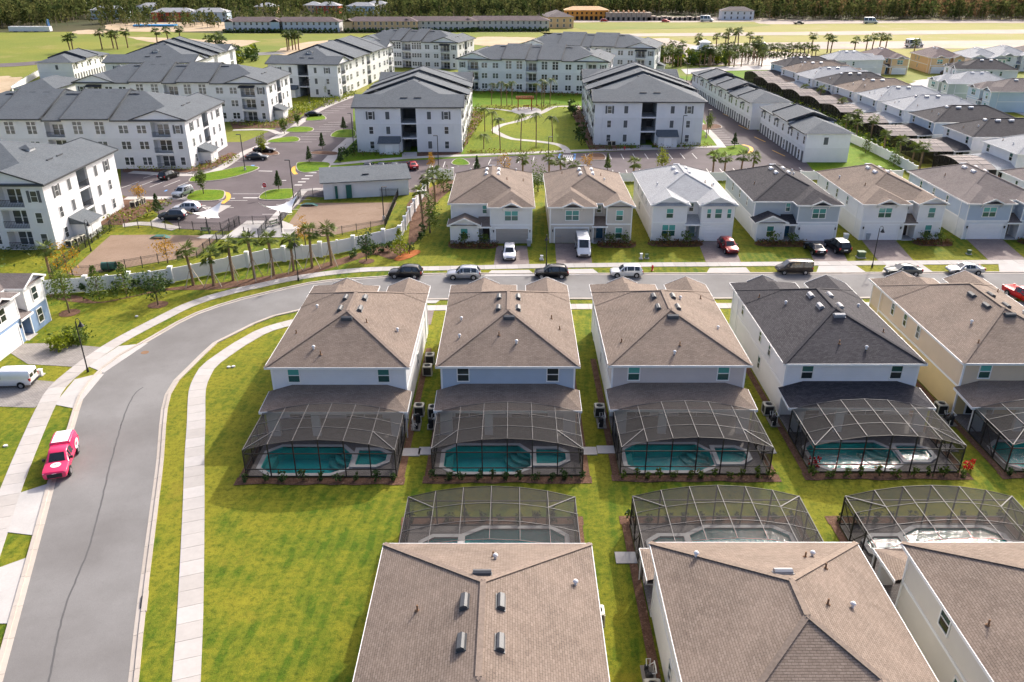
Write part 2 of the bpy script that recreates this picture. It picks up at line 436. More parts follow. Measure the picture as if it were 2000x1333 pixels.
# ------------------------------------------------------------------ mesh helpers
class MB:
    """collects faces of several materials and links them as one mesh object"""
    def __init__(s):
        s.v, s.f, s.mi = [], [], []
        s.X = Matrix.Identity(4)

    def add(s, verts, faces, mi=0):
        o = len(s.v)
        s.v.extend((s.X @ Vector(p))[:] for p in verts)
        for f in faces:
            s.f.append([o + i for i in f])
            s.mi.append(mi)
        return s

    def poly(s, pts, mi=0):
        return s.add(pts, [list(range(len(pts)))], mi)

    def box(s, x0, x1, y0, y1, z0, z1, mi=0):
        return s.add([(x0, y0, z0), (x1, y0, z0), (x1, y1, z0), (x0, y1, z0), (x0, y0, z1), (x1, y0, z1), (x1, y1, z1), (x0, y1, z1)],
                     [(3, 2, 1, 0), (4, 5, 6, 7), (0, 1, 5, 4), (1, 2, 6, 5), (2, 3, 7, 6), (3, 0, 4, 7)], mi)

    def prism(s, poly, z0, z1, mi=0):
        n = len(poly)
        v = [(p[0], p[1], z0) for p in poly] + [(p[0], p[1], z1) for p in poly]
        fs = [list(range(n))[::-1], list(range(n, 2 * n))]
        fs += [(i, (i + 1) % n, n + (i + 1) % n, n + i) for i in range(n)]
        return s.add(v, fs, mi)

    def beam(s, p0, p1, w, h, mi=0, up=(0, 0, 1)):
        p0, p1 = Vector(p0), Vector(p1)
        d = (p1 - p0).normalized()
        u = Vector(up)
        a = d.cross(u)
        if a.length < 1e-4:
            a = d.cross(Vector((1, 0, 0)))
        a.normalize()
        b = a.cross(d)
        a *= w / 2
        b *= h / 2
        v = [p0 - a - b, p0 + a - b, p0 + a + b, p0 - a + b, p1 - a - b, p1 + a - b, p1 + a + b, p1 - a + b]
        return s.add(v, [(3, 2, 1, 0), (4, 5, 6, 7), (0, 1, 5, 4), (1, 2, 6, 5), (2, 3, 7, 6), (3, 0, 4, 7)], mi)

    def tube(s, pts, radii, n=6, mi=0, cap=True):
        pts = [Vector(p) for p in pts]
        if not hasattr(radii, '__len__'):
            radii = [radii] * len(pts)
        v, fs = [], []
        for i, p in enumerate(pts):
            d = (pts[min(i + 1, len(pts) - 1)] - pts[max(i - 1, 0)])
            d = d.normalized() if d.length > 1e-6 else Vector((0, 0, 1))
            a = d.cross(Vector((0, 0, 1)) if abs(d.z) < .9 else Vector((1, 0, 0))).normalized()
            b = d.cross(a)
            for k in range(n):
                t = 2 * math.pi * k / n
                v.append(p + (a * math.cos(t) + b * math.sin(t)) * radii[i])
        for i in range(len(pts) - 1):
            for k in range(n):
                fs.append((i * n + k, i * n + (k + 1) % n, (i + 1) * n + (k + 1) % n, (i + 1) * n + k))
        if cap:
            fs.append(list(range(n))[::-1])
            fs.append([(len(pts) - 1) * n + k for k in range(n)])
        return s.add(v, fs, mi)

    def build(s, name, mats, parent=None, loc=(0, 0, 0), rot=(0, 0, 0), smooth=False, uv=True, bevel=0):
        if not isinstance(mats, (list, tuple)):
            mats = [mats]
        me = bpy.data.meshes.new(name)
        me.from_pydata(s.v, [], s.f)
        for m in mats:
            me.materials.append(m)
        if len(mats) > 1:
            me.polygons.foreach_set('material_index', s.mi)
        if uv:
            auto_uv(me)
        if smooth:
            me.polygons.foreach_set('use_smooth', [True] * len(me.polygons))
        me.update()
        return link(name, me, parent, loc, rot, bevel)

def auto_uv(me):
    lay = me.uv_layers.new(name='UVMap')
    vs = me.vertices
    buf = [0.0] * (2 * len(me.loops))
    for p in me.polygons:
        n = p.normal
        if abs(n.z) > 0.995:
            h, s = Vector((1, 0, 0)), Vector((0, 1, 0))
        else:
            h = Vector((-n.y, n.x, 0)).normalized()
            s = n.cross(h)
            if s.z < 0:
                s = -s
        for li in p.loop_indices:
            co = vs[me.loops[li].vertex_index].co
            buf[2 * li] = co.dot(h)
            buf[2 * li + 1] = co.dot(s)
    lay.data.foreach_set('uv', buf)

def link(name, me, parent=None, loc=(0, 0, 0), rot=(0, 0, 0), bevel=0):
    o = bpy.data.objects.new(name, me)
    COL.objects.link(o)
    o.parent = parent
    o.location = loc
    o.rotation_euler = rot
    if bevel:
        b = o.modifiers.new('bevel', 'BEVEL')
        b.width = bevel
        b.segments = 2
        b.limit_method = 'ANGLE'
        b.angle_limit = R(28)
    return o

def thing(name, label, cat, loc=(0, 0, 0), rotz=0.0, group=None):
    o = bpy.data.objects.new(name, None)
    COL.objects.link(o)
    o.empty_display_size = 0.3
    o.location = loc
    o.rotation_euler = (0, 0, rotz)
    return tag(o, label, cat, group)

def tag(o, label, cat, group=None):
    o['label'] = label
    o['category'] = cat
    if group:
        o['group'] = group
    return o

def setting(o, kind='structure'):
    o['kind'] = kind
    return o

KIDS = {}
def children(o):
    return [c for c in o.children]

def copy_tree(o, parent=None):
    c = o.copy()
    COL.objects.link(c)
    c.parent = parent
    for ch in o.children:
        copy_tree(ch, c)
    return c

def again(proto, loc, rotz=0.0, label=None, group=None, scale=None):
    c = copy_tree(proto)
    c.location = loc
    c.rotation_euler = (0, 0, rotz)
    if label:
        c['label'] = label
    if group:
        c['group'] = group
    if scale:
        c.scale = (scale, scale, scale) if not hasattr(scale, '__len__') else scale
    return c

def tess(outer, holes=()):
    loops = [[Vector((p[0], p[1], 0)) for p in outer]] + [[Vector((p[0], p[1], 0)) for p in h] for h in holes]
    flat = [p for l in loops for p in l]
    return flat, [list(t) for t in tessellate_polygon(loops)]

def sheet(name, outer, mat, z, holes=(), kind='structure', parent=None, th=0.0):
    """flat ground sheet (with side walls when th > 0)"""
    flat, tris = tess(outer, holes)
    mb = MB()
    mb.add([(p.x, p.y, z) for p in flat], tris)
    if th:
        k = 0
        for l in [outer] + list(holes):
            n = len(l)
            mb.add([(p[0], p[1], z) for p in l] + [(p[0], p[1], z - th) for p in l], [(i, (i + 1) % n, n + (i + 1) % n, n + i) for i in range(n)])
    o = mb.build(name, mat, parent)
    me = o.data
    if me.polygons and me.polygons[0].normal.z < 0:
        me.flip_normals()
    if kind:
        o['kind'] = kind
    return o

def crom(pts, step):
    """smooth curve through points, resampled about every step metres"""
    P = [Vector((p[0], p[1], 0)) for p in pts]
    Q = [P[0] * 2 - P[1]] + P + [P[-1] * 2 - P[-2]]
    out = []
    for i in range(1, len(Q) - 2):
        p0, p1, p2, p3 = Q[i - 1:i + 3]
        for k in range(12):
            t = k / 12
            out.append(0.5 * ((2 * p1) + (p2 - p0) * t + (2 * p0 - 5 * p1 + 4 * p2 - p3) * t * t + (3 * p1 - p0 - 3 * p2 + p3) * t ** 3))
    out.append(P[-1])
    L = [0]
    for a, b in zip(out, out[1:]):
        L.append(L[-1] + (b - a).length)
    n = max(1, round(L[-1] / step))
    res, j = [], 0
    for k in range(n + 1):
        d = L[-1] * k / n
        while j < len(L) - 2 and L[j + 1] < d:
            j += 1
        w = (d - L[j]) / max(1e-9, L[j + 1] - L[j])
        res.append(out[j].lerp(out[j + 1], min(1, max(0, w))))
    return res

def offset(line, d):
    """shift a polyline to its left by d"""
    res = []
    for i, p in enumerate(line):
        t = (line[min(i + 1, len(line) - 1)] - line[max(i - 1, 0)]).normalized()
        res.append(p + Vector((-t.y, t.x, 0)) * d)
    return res

def blob(pts, n=5, amp=0.0, seed=1):
    """closed smooth outline with a little unevenness"""
    rg = random.Random(seed)
    P = [Vector((p[0], p[1], 0)) for p in pts]
    N = len(P)
    out = []
    for i in range(N):
        p0, p1, p2, p3 = P[i - 1], P[i], P[(i + 1) % N], P[(i + 2) % N]
        for k in range(n):
            t = k / n
            q = 0.5 * ((2 * p1) + (p2 - p0) * t + (2 * p0 - 5 * p1 + 4 * p2 - p3) * t * t + (3 * p1 - p0 - 3 * p2 + p3) * t ** 3)
            out.append(q + Vector((rg.uniform(-amp, amp), rg.uniform(-amp, amp), 0)))
    return out

def roof_faces(mb, x0, x1, y0, y1, z, p, axis='y', e0='hip', e1='hip', mi=0, soffit=True, k0=1.0, k1=1.0):
    """hip / gable roof; returns ridge ends. e0 is the low end along the axis, e1 the high end"""
    sw = axis == 'x'
    if sw:
        x0, x1, y0, y1 = y0, y1, x0, x1
    hw = (x1 - x0) / 2
    xc = (x0 + x1) / 2
    h = hw * p
    ra = y0 + (hw * k0 if e0 == 'hip' else 0)
    rb = y1 - (hw * k1 if e1 == 'hip' else 0)
    f = (lambda a, b, c: (b, a, c)) if sw else (lambda a, b, c: (a, b, c))
    A, B, C, D = f(x0, y0, z), f(x1, y0, z), f(x1, y1, z), f(x0, y1, z)
    Ra, Rb = f(xc, ra, z + h), f(xc, rb, z + h)
    fl = [[D, A, Ra, Rb], [B, C, Rb, Ra]]
    if e0 == 'hip':
        fl.append([A, B, Ra])
    if e1 == 'hip':
        fl.append([C, D, Rb])
    if soffit:
        d = 0.03
        dn = [tuple(Vector(q) - Vector((0, 0, d))) for q in (A, D, C, B)]
        mb.poly(dn if not sw else dn[::-1], mi)
    for q in fl:
        mb.poly(q if not sw else q[::-1], mi)
    return Vector(Ra), Vector(Rb), [Vector(q) for q in (A, B, C, D)]

def fascia(mb, x0, x1, y0, y1, z, h=0.2, t=0.04, sides='abcd', mi=0):
    z1 = z + 0.012
    if 'a' in sides: mb.box(x0 - t, x1 + t, y0 - t, y0, z - h, z1, mi)
    if 'c' in sides: mb.box(x0 - t, x1 + t, y1, y1 + t, z - h, z1, mi)
    if 'b' in sides: mb.box(x1, x1 + t, y0, y1, z - h, z1, mi)
    if 'd' in sides: mb.box(x0 - t, x0, y0, y1, z - h, z1, mi)

# ------------------------------------------------------------------ windows (facing local -Y; frame with panes as children)
WCACHE = {}
def win_mesh(w, h, kind):
    key = (round(w, 2), round(h, 2), kind)
    if key in WCACHE:
        return WCACHE[key]
    f = MB()
    t = 0.09
    f.box(-w / 2 - t, w / 2 + t, -0.07, 0, -t * 1.2, 0)
    f.box(-w / 2 - t, w / 2 + t, -0.07, 0, h, h + t)
    f.box(-w / 2 - t, -w / 2, -0.07, 0, 0, h)
    f.box(w / 2, w / 2 + t, -0.07, 0, 0, h)
    if kind in ('sash', 'double'):
        f.box(-w / 2, w / 2, -0.06, 0, h * .5 - .035, h * .5 + .035)
    if kind == 'double':
        f.box(-.05, .05, -0.068, 0, 0, h)
    if kind == 'grid':
        f.box(-.04, .04, -0.06, 0, 0, h)
        f.box(-w / 2, w / 2, -0.058, 0, h * .5 - .03, h * .5 + .03)
    o = f.build('window', MT['sash'])
    me = o.data
    bpy.data.objects.remove(o)
    p = MB()
    p.box(-w / 2, w / 2, -0.025, 0, 0, h * .5)
    q = MB()
    q.box(-w / 2, w / 2, -0.03, 0, h * .5, h)
    pm = []
    for mbx in (p, q):
        o = mbx.build('pane', MT['g_dark'])
        pm.append(o.data)
        bpy.data.objects.remove(o)
    WCACHE[key] = (me, pm)
    return WCACHE[key]

def face_rot(d):
    return {'-y': 0, '+x': math.pi / 2, '+y': math.pi, '-x': -math.pi / 2}[d]

def window(parent, x, y, z, w, h, face, kind='sash', up='g_teal', lo='g_green'):
    me, (lom, upm) = win_mesh(w, h, kind)
    o = link('window', me, parent, (x, y, z), (0, 0, face_rot(face)))
    for m, mat in ((lom, lo), (upm, up)):
        c = link('pane', m, o)
        c.material_slots[0].link = 'OBJECT'
        c.material_slots[0].material = MT[mat]
    return o

ACACHE = {}
def small_window(parent, x, y, z, w, h, face, style='pair'):
    """one-mesh window for buildings farther away: frame, bars and panes"""
    key = (round(w, 2), round(h, 2), style)
    if key not in ACACHE:
        m = MB()
        t = 0.11
        m.box(-w / 2 - t, w / 2 + t, -0.05, 0, -t, h + t, 0)
        n = 2 if style in ('pair', 'tall') else 1
        rows = [(0, h)] if style != 'tall' else [(0, h * .66), (h * .72, h)]
        for a, b in rows:
            pw = w / n
            for k in range(n):
                xa, xb = -w / 2 + k * pw + (.10 if k else 0), -w / 2 + (k + 1) * pw - (.10 if k < n - 1 else 0)
                if style == 'louvre':
                    m.box(xa, xb, -0.08, 0, a, b, 2)
                    continue
                hm = (a + b) / 2
                if style == 'tall' and a > 0:
                    m.box(xa, xb, -0.066, 0, a, b, 1)
                else:
                    m.box(xa, xb, -0.066, 0, a, hm - .03, 1)
                    m.box(xa, xb, -0.060, 0, hm + .03, b, 1)
        if style == 'shutters':
            for s in (-1, 1):
                m.box(s * (w / 2 + .32) - .2, s * (w / 2 + .32) + .2, -0.09, 0, -.1, h + .1, 2)
        o = m.build('window', [MT['white'], MT['g_apt'], MT['shutter']])
        ACACHE[key] = o.data
        bpy.data.objects.remove(o)
    return link('window', ACACHE[key], parent, (x, y, z), (0, 0, face_rot(face)))

# ------------------------------------------------------------------ ground, roads, pavements
POOLW = [(-5.55, -9.05), (5.2, -4.6)]          # local box (behind the rear wall) that the pool and spa are dug in
BACK_HOMES = [                                   # centre x, rear wall y, rotation of the seven pool homes in view
    (-15.8, 64.6, 0.0), (-0.55, 64.8, 0.0), (14.9, 65.0, 0.0), (30.7, 65.3, 0.0), (46.9, 65.4, 0.0),
    (-1.65, 39.7, math.pi), (14.9, 39.8, math.pi), (30.6, 39.8, math.pi)]

def to_world(h, x, y):
    c, s = math.cos(h[2]), math.sin(h[2])
    return Vector((h[0] + x * c - y * s, h[1] + x * s + y * c, 0))

holes = []
for h in BACK_HOMES:
    (xa, ya), (xb, yb) = POOLW
    holes.append([to_world(h, a, b) for a, b in ((xa, ya), (xb, ya), (xb, yb), (xa, yb))])
sheet('ground', [(-130, 5), (130, 5), (130, 175), (-130, 175)], MT['grass'], 0.0, holes)
sheet('ground', [(-2400, -60), (2400, -60), (2400, 5), (-2400, 5)], MT['grass'], 0.0)
sheet('ground', [(-2400, 5), (-130, 5), (-130, 175), (-2400, 175)], MT['grass'], 0.0)
sheet('ground', [(130, 5), (2400, 5), (2400, 175), (130, 175)], MT['grass'], 0.0)
sheet('ground', [(-2400, 175), (2400, 175), (2400, 480), (-2400, 480)], MT['field'], 0.0)
sheet('ground', [(-2400, 480), (2400, 480), (2400, 2500), (-2400, 2500)], MT['forestfloor'], -0.02)

outer_px = [(-18, 1333), (5, 1333), (50, 1165), (94, 1000), (110, 938), (145, 838), (165, 773), (190, 738), (217, 713), (250, 690), (292, 667),
            (375, 620), (450, 593), (500, 580), (562, 565), (622, 553), (680, 548), (760, 543)]
inner_px = [(250, 1333), (265, 1200), (292, 1000), (305, 903), (310, 841), (314, 803), (320, 776), (335, 748), (362, 721), (390, 693),
            (421, 666), (460, 648), (500, 628), (537, 615), (582, 605)]
YO, YI = 102.3, 94.2
ow = [Vector((p.x, p.y, 0)) for p in GS(outer_px[1:])]
iw = [Vector((p.x, p.y, 0)) for p in GS(inner_px)]
o0 = ow[0] + (ow[0] - ow[2]) * 1.0
i0 = iw[0] + (iw[0] - iw[2]) * 1.0
outer_line = crom([o0] + ow + [(-10, YO, 0), (10, YO, 0), (30, YO + .2, 0), (60, YO + .5, 0), (110, YO + 1, 0)], 3.0)
inner_line = crom([i0] + iw + [(-22, 93.2, 0), (-15, 93.9, 0), (0, YI, 0), (20, YI + .1, 0), (40, YI + .3, 0), (70, YI + .5, 0), (110, YI + 1, 0)], 3.0)
sheet('road', outer_line + inner_line[::-1], MT['asphalt'], 0.012)

def kerb(line, side, name='kerb'):
    root = bpy.data.objects.new(name, None)
    COL.objects.link(root)
    setting(root)
    a0, a1, a2 = line, offset(line, side * 0.32), offset(line, side * 0.60)
    for i in range(len(line) - 1):
        mb = MB()
        def pt(l, j, t, z):
            q = l[j].lerp(l[j + 1], t)
            return (q.x, q.y, z)
        g = 0.004
        ring = lambda t: [pt(a0, i, t, -.02), pt(a0, i, t, .022), pt(a1, i, t, .04), pt(a1, i, t, .115), pt(a2, i, t, .12), pt(a2, i, t, -.02)]
        r0, r1 = ring(g), ring(1 - g)
        n = len(r0)
        mb.add(r0 + r1, [(k, (k + 1) % n, n + (k + 1) % n, n + k) for k in range(n)] + [list(range(n)), list(range(n, 2 * n))[::-1]])
        mb.build('kerb_segment', MT['kerb'], root)
    return root

kerb(outer_line, 1)
kerb(inner_line, -1)

def pavement(center, w, name='pavement', z=0.05, step=1.55, gap=0.026, mat='slab'):
    line = crom(center, step)
    root = sheet(name, offset(line, w / 2 - .03) + offset(line, -(w / 2 - .03))[::-1], MT['joint'], z - 0.03)
    L, Rr = offset(line, w / 2), offset(line, -w / 2)
    for i in range(len(line) - 1):
        g = gap / 2 / step
        q = [L[i].lerp(L[i + 1], g), L[i].lerp(L[i + 1], 1 - g), Rr[i].lerp(Rr[i + 1], 1 - g), Rr[i].lerp(Rr[i + 1], g)]
        mb = MB()
        dz = RNG.uniform(-.004, .004)
        mb.prism([(p.x, p.y) for p in q], 0.0, z + dz)
        mb.build('slab', MT[mat], root)
    return root

in_px = [(364, 1333), (372, 1190), (378, 1000), (380, 890), (383, 830), (385, 766), (393, 741), (408, 716), (444, 689), (480, 666), (535, 640)]
ic = GS(in_px)
pavement([ic[0] + (ic[0] - ic[1]) * 1.2] + ic + [(-21, 89.6, 0), (-15, 90.6, 0), (-8, 91.0, 0), (10, 91.4, 0), (40, 91.8, 0), (90, 92.4, 0)], 1.6)
out_px = [(0, 1018), (19, 963), (50, 885), (85, 805), (110, 760), (142, 730), (185, 697), (233, 666), (301, 630), (375, 594), (450, 571), (500, 560), (575, 544),
          (675, 530.5), (750, 526), (855, 525)]
oc = GS(out_px)
pavement([oc[0] + (oc[0] - oc[1]) * 4.0] + oc + [(0, 105.6, 0), (15, 106.3, 0), (32, 106.6, 0), (60, 107.3, 0), (100, 108, 0)], 1.65)

def apron(px, mat='concrete', z=0.045, name='driveway_apron'):
    return sheet(name, [p.xy for p in GS(px)], MT[mat], z, th=0.04)

# concrete aprons and driveways of the houses beside the curve
apron([(232, 677), (289, 671), (203, 729), (172, 716)])
apron([(146, 742), (184, 733), (203, 731), (147, 799), (106, 791)])
apron([(38, 964), (103, 943), (70, 1047), (11, 1040)])
apron([(-2, 1110), (59, 1088), (24, 1219), (-20, 1219)])
apron([(20, 690), (45, 672), (92, 671), (130, 673), (200, 679), (143, 717), (55, 712)], 'paver_grey', 0.03, 'driveway')
apron([(-60, 735), (60, 742), (113, 747), (68, 797), (-60, 793)], 'paver_grey', 0.03, 'driveway')
# driveways across the street
DRIVES = [[(970, 481), (1029, 481), (1034, 520), (964, 522)], [(1084, 476), (1151, 476), (1157, 519), (1087, 521)], [(1363, 472), (1431, 472), (1447, 513), (1380, 516)],
          [(1572, 469), (1635, 469), (1656, 512), (1591, 514)], [(1682, 468), (1747, 468), (1786, 512), (1718, 513)], [(1886, 466), (1955, 466), (2004, 508), (1932, 510)]]
for d in DRIVES:
    apron(d, 'paver', 0.03, 'driveway')
for a in ([(960, 529), (1033, 528), (1048, 540), (944, 541)], [(1090, 527), (1158, 526), (1172, 537), (1076, 539)], [(1386, 524), (1457, 523), (1468, 536), (1378, 537)],
          [(1599, 520), (1671, 519), (1692, 533), (1594, 534)], [(1731, 518), (1800, 517), (1822, 532), (1722, 533)], [(1950, 516), (2010, 515), (2030, 531), (1952, 532)]):
    apron(a)
for x0, x1 in ((-14.5, -9.7), (1.0, 5.8), (16.4, 21.2), (36.6, 41.0), (50.0, 55.0)):
    sheet('driveway_apron', [(x0, 92.45), (x1, 92.45), (x1 + .5, 93.55), (x0 - .5, 93.55)], MT['concrete'], 0.045, th=0.04)
    sheet('driveway', [(x0, 86.0), (x1, 86.0), (x1, 90.45), (x0, 90.45)], MT['paver'], 0.03, th=0.03)
for x0, x1, y0, y1 in ((-22, -9.6, 86, 86),):
    pass

# tar seam along the road, pale scuffs and a manhole
seam = crom([G(u, v) for u, v in ((93, 1340), (125, 1195), (150, 1130), (172, 1075), (193, 1000), (215, 910), (240, 820), (262, 772), (280, 757))], 0.5)
mb = MB()
la = [p + Vector((RNG.uniform(-.035, .035), 0, 0)) for p in seam]
a, b = offset(la, .06), offset(la, -.06)
for i in range(len(la) - 1):
    mb.poly([(q.x, q.y, 0.017) for q in (a[i], b[i], b[i + 1], a[i + 1])])
setting(mb.build('tar_seam', m_plain('tar', (0.095, 0.092, 0.09), 0.7)))
def m_soft(name, c, k):
    t = NT(name)
    uvw = t.n('TexCoord').outputs['Generated']
    d = t.n('VectorMath', {0: uvw, 1: (.5, .5, 0)}, operation='DISTANCE').outputs['Value']
    f = t.n('MapRange', {0: d, 1: .5, 2: .12, 3: 0.0, 4: 1.0}).outputs[0]
    nz = t.ramp(t.noise(t.pos(), 2.2, 5, .7), .42, .66)
    f = t.n('Math', {0: t.n('Math', {0: f, 1: nz}, operation='MULTIPLY').outputs[0], 1: k}, operation='MULTIPLY').outputs[0]
    b = t.n('BsdfDiffuse', {'Color': c4(c)}); tr = t.n('BsdfTransparent')
    t.t.links.new(t.n('MixShader', {0: f, 1: tr.outputs[0], 2: b.outputs[0]}).outputs[0], t.out.inputs[0])
    return t.m
scuff = m_soft('pale_scuff', (.42, .40, .38), .8)
straw_soft = m_soft('straw_soft', (.26, .155, .04), .9)
for (u, v, r) in ((322, 718, 1.7), (222, 830, 1.0), (190, 875, 1.3), (60, 1210, .8), (250, 1260, .7), (700, 562, 1.2), (1190, 562, 1.6), (1650, 556, 1.6)):
    c = G(u, v)
    setting(sheet('road_scuff', [q.xy for q in blob([(c.x + r * 1.3 * math.cos(t), c.y + r * .55 * math.sin(t)) for t in np.linspace(0, 6.28, 9)[:-1]], 3, .08, int(u))], scuff, 0.017))
man = MB()
c = G(283, 689)
man.tube([(c.x, c.y, 0.0), (c.x, c.y, 0.022)], .42, 20)
tag(man.build('manhole_cover', MT['rust']), 'round rusty manhole cover set in the grey road bend', 'manhole cover')

c = G(281, 1187)
i_ = min(range(1, len(inner_line) - 1), key=lambda k: (inner_line[k] - Vector((c.x, c.y, 0))).length)
d_ = (inner_line[i_ + 1] - inner_line[i_ - 1]).normalized()
q_ = offset(inner_line, -.40)[i_]
dr = thing('storm_drain', 'dark storm drain slot in the inner kerb near the pavement', 'storm drain', q_, math.atan2(d_.y, d_.x))
m = MB(); m.box(-1.0, 1.0, -.26, .06, 0, .135); m.build('throat', MT['kerb'], dr)
m = MB(); m.box(-.55, .55, .06, .16, 0, .118); m.build('slot', MT['black'], dr)

# ------------------------------------------------------------------ apartment grounds
sheet('parking_lot', [p.xy for p in GS([(236, 330), (236, 380), (300, 412), (350, 448), (440, 452), (540, 440), (600, 385), (630, 386), (812, 376), (825, 352), (890, 350), (1230, 349),
      (1640, 352), (1648, 330), (1590, 322), (1372, 190), (1375, 160), (1240, 150), (1235, 158)], 0)] +
      [(20, 258), (-36, 262), (-55, 256), (-60, 235), (-60, 205), (-63, 190), (-120, 186), (-120, 160)], MT['lot'], 0.02)

def lawn(px, mat='grass', z=0.05, name='lawn'):
    return sheet(name, [p.xy for p in GS(px)], MT[mat], z, th=0.03)

def strip(px, w, z=0.07, name='footpath', mat='slab', step=2.4):
    return pavement(GS(px), w, name, z, step)

# greens around the two front blocks, the clubhouse side and the right-hand side
lawn([(640, 326), (690, 268), (690, 196), (930, 178), (1140, 180), (1345, 195), (1372, 230), (1408, 288), (1105, 300), (800, 314), (655, 327)], 'grass_fresh', 0.04)
lawn([(905, 302), (940, 205), (1120, 205), (1150, 297), (1105, 299), (960, 304)], 'grass_yellow', 0.055)
lawn([(1380, 302), (1410, 288), (1445, 283), (1462, 291), (1455, 301), (1400, 309)], 'grass_fresh', 0.06)
lawn([(1575, 318), (1645, 300), (1680, 318), (1640, 342), (1590, 336)], 'grass_fresh', 0.058)
lawn([(240, 322), (372, 331), (452, 298), (470, 303), (440, 318), (400, 332), (365, 337), (240, 337)], 'mulch', 0.045, 'mulch_bed')
lawn([(448, 236), (545, 238), (578, 214), (592, 222), (550, 250), (455, 252)], 'mulch', 0.06, 'mulch_bed')
lawn([(560, 232), (575, 238), (640, 195), (690, 165), (600, 150), (540, 160)], 'grass', 0.05)
lawn([(0, 440), (240, 440), (300, 410), (335, 385), (240, 385), (0, 385)], 'mulch', 0.045, 'mulch_bed')
# islands with kerbs
ISL = [[(371, 353), (385, 344), (440, 333), (480, 326), (505, 329), (480, 340), (430, 352), (380, 356)], [(367, 391), (383, 374), (430, 373), (438, 380), (426, 392)],
       [(580, 322), (590, 318), (640, 319), (638, 330), (600, 338), (583, 334)], [(509, 390), (523, 374), (565, 370), (571, 374), (566, 389)],
       [(525, 279), (535, 273), (570, 268), (584, 272), (575, 278)], [(560, 258), (572, 250), (600, 249), (612, 253), (600, 259)],
       [(648, 268), (660, 256), (690, 255), (690, 269)], [(883, 320), (891, 312), (905, 312), (916, 322), (893, 324)], [(1150, 312), (1153, 302), (1177, 302), (1180, 313)],
       [(497, 306), (505, 298), (535, 296), (542, 303)], [(598, 236), (606, 227), (628, 226), (636, 233), (620, 236)], [(610, 302), (615, 297), (655, 298), (655, 304)],
       [(1367, 255), (1372, 245), (1400, 244), (1407, 251)]]
for k, px in enumerate(ISL):
    w = [p.xy for p in GS(px)]
    c = sum((Vector((q[0], q[1], 0)) for q in w), Vector()) / len(w)
    sm = blob(w, 4)
    big = [c + (q - c) * (1 + .22 / max(.5, (q - c).length)) for q in sm]
    is_bed = k in (9, 11, 12, 8)
    isl = sheet('traffic_island', [q.xy for q in big], MT['kerb'], 0.13, th=0.13)
    sheet('island_bed' if is_bed else 'island_turf', [q.xy for q in sm], MT['mulch' if is_bed else 'grass_fresh'], 0.15, parent=isl, kind=None)
# footpaths between the blocks
strip([(640, 322), (660, 321), (800, 309), (1000, 301), (1105, 296), (1250, 292), (1412, 287)], 1.9)
strip([(632, 326), (660, 296), (688, 270)], 2.6)
strip([(1411, 289), (1396, 270), (1366, 240)], 1.8)
strip([(800, 311), (800, 298)], 3.2)
strip([(1258, 292), (1258, 284)], 3.4)
strip([(1108, 300), (1103, 290), (1085, 282), (1040, 276), (1000, 272), (975, 262), (966, 254), (980, 245), (1010, 238), (1035, 229), (1060, 220), (1085, 209), (1135, 209)], 1.7)
strip([(920, 212), (960, 213), (1000, 218), (1020, 224)], 1.4)
strip([(395, 428), (440, 402)], 2.2)
strip([(240, 441), (290, 437), (345, 448)], 2.0)
strip([(255, 337), (380, 343), (430, 330), (475, 300), (510, 285), (560, 258), (625, 215), (690, 188)], 1.9)
strip([(245, 388), (375, 389), (350, 405), (300, 437)], 1.9)
strip([(455, 255), (520, 254), (545, 262)], 1.7)
strip([(572, 400), (595, 372), (640, 372)], 1.7)
strip([(530, 440), (552, 415), (572, 395)], 2.2)
sheet('paved_yard', [p.xy for p in GS([(437, 465), (482, 432), (552, 432), (587, 446), (560, 464)])], MT['concrete'], 0.05, th=.04)
sheet('paved_yard', [p.xy for p in GS([(383, 466), (400, 459), (455, 460), (437, 468)])], MT['concrete'], 0.055, th=.04)
plaza = G(1028, 217)
sheet('paved_yard', [(plaza.x + 4.2 * math.cos(t), plaza.y + 6 * math.sin(t)) for t in np.linspace(0, 6.28, 25)[:-1]], MT['concrete'], 0.09, th=.05)

# painted bays
marks = bpy.data.objects.new('parking_markings', None)
COL.objects.link(marks)
setting(marks)
def stripe(p, q, w=0.14, mat='stripe', z=0.026):
    p, q = Vector(p).to_3d(), Vector(q).to_3d()
    d = (q - p).normalized()
    n = Vector((-d.y, d.x, 0)) * w / 2
    m = MB()
    m.poly([(v.x, v.y, z) for v in (p - n, q - n, q + n, p + n)])
    return m.build('parking_stripe', MT[mat], marks)
def bays(p, q, n, d):
    p, q, d = Vector((*p, 0)), Vector((*q, 0)), Vector((*d, 0))
    for k in range(n):
        a = p.lerp(q, k / (n - 1))
        stripe(a, a + d)
bays((-20, 163), (-14.5, 164.5), 3, (0, 5.3))
bays((-11.5, 165.5), (7, 170), 7, (.4, 5.3))
bays((15.5, 171.8), (39, 172.5), 10, (0, 5.3))
bays((6, 157), (58, 160), 20, (.2, 4.6))
bays((-34, 178), (-35, 200), 8, (-5, 0))
bays((-36, 206), (-38, 240), 12, (-5, 0))
bays((-52, 190), (-48.5, 215), 9, (5, 0))
bays((-60, 170), (-58, 181), 4, (5, .2))
bays((-58, 216), (-50, 243), 9, (4, 0))
bays((-73, 148), (-63, 149.5), 5, (1.2, 5)); bays((-72, 155.5), (-60, 157), 5, (1.6, 4.6))
bays((-53, 135), (-51, 144), 3, (5, 0))
bays((-42, 131), (-40.5, 143), 5, (5, 0))
bays((46.5, 176), (46.5, 212), 14, (5, 0))
for k in range(6):
    stripe(G(1097 + k * 4, 316 - k * .2), G(1116 + k * 4 - 14, 303), .3)
for k in range(7):
    stripe(G(575 + k * 7, 362 - k * 6.0), G(590 + k * 7, 362 - k * 6.0), .55)
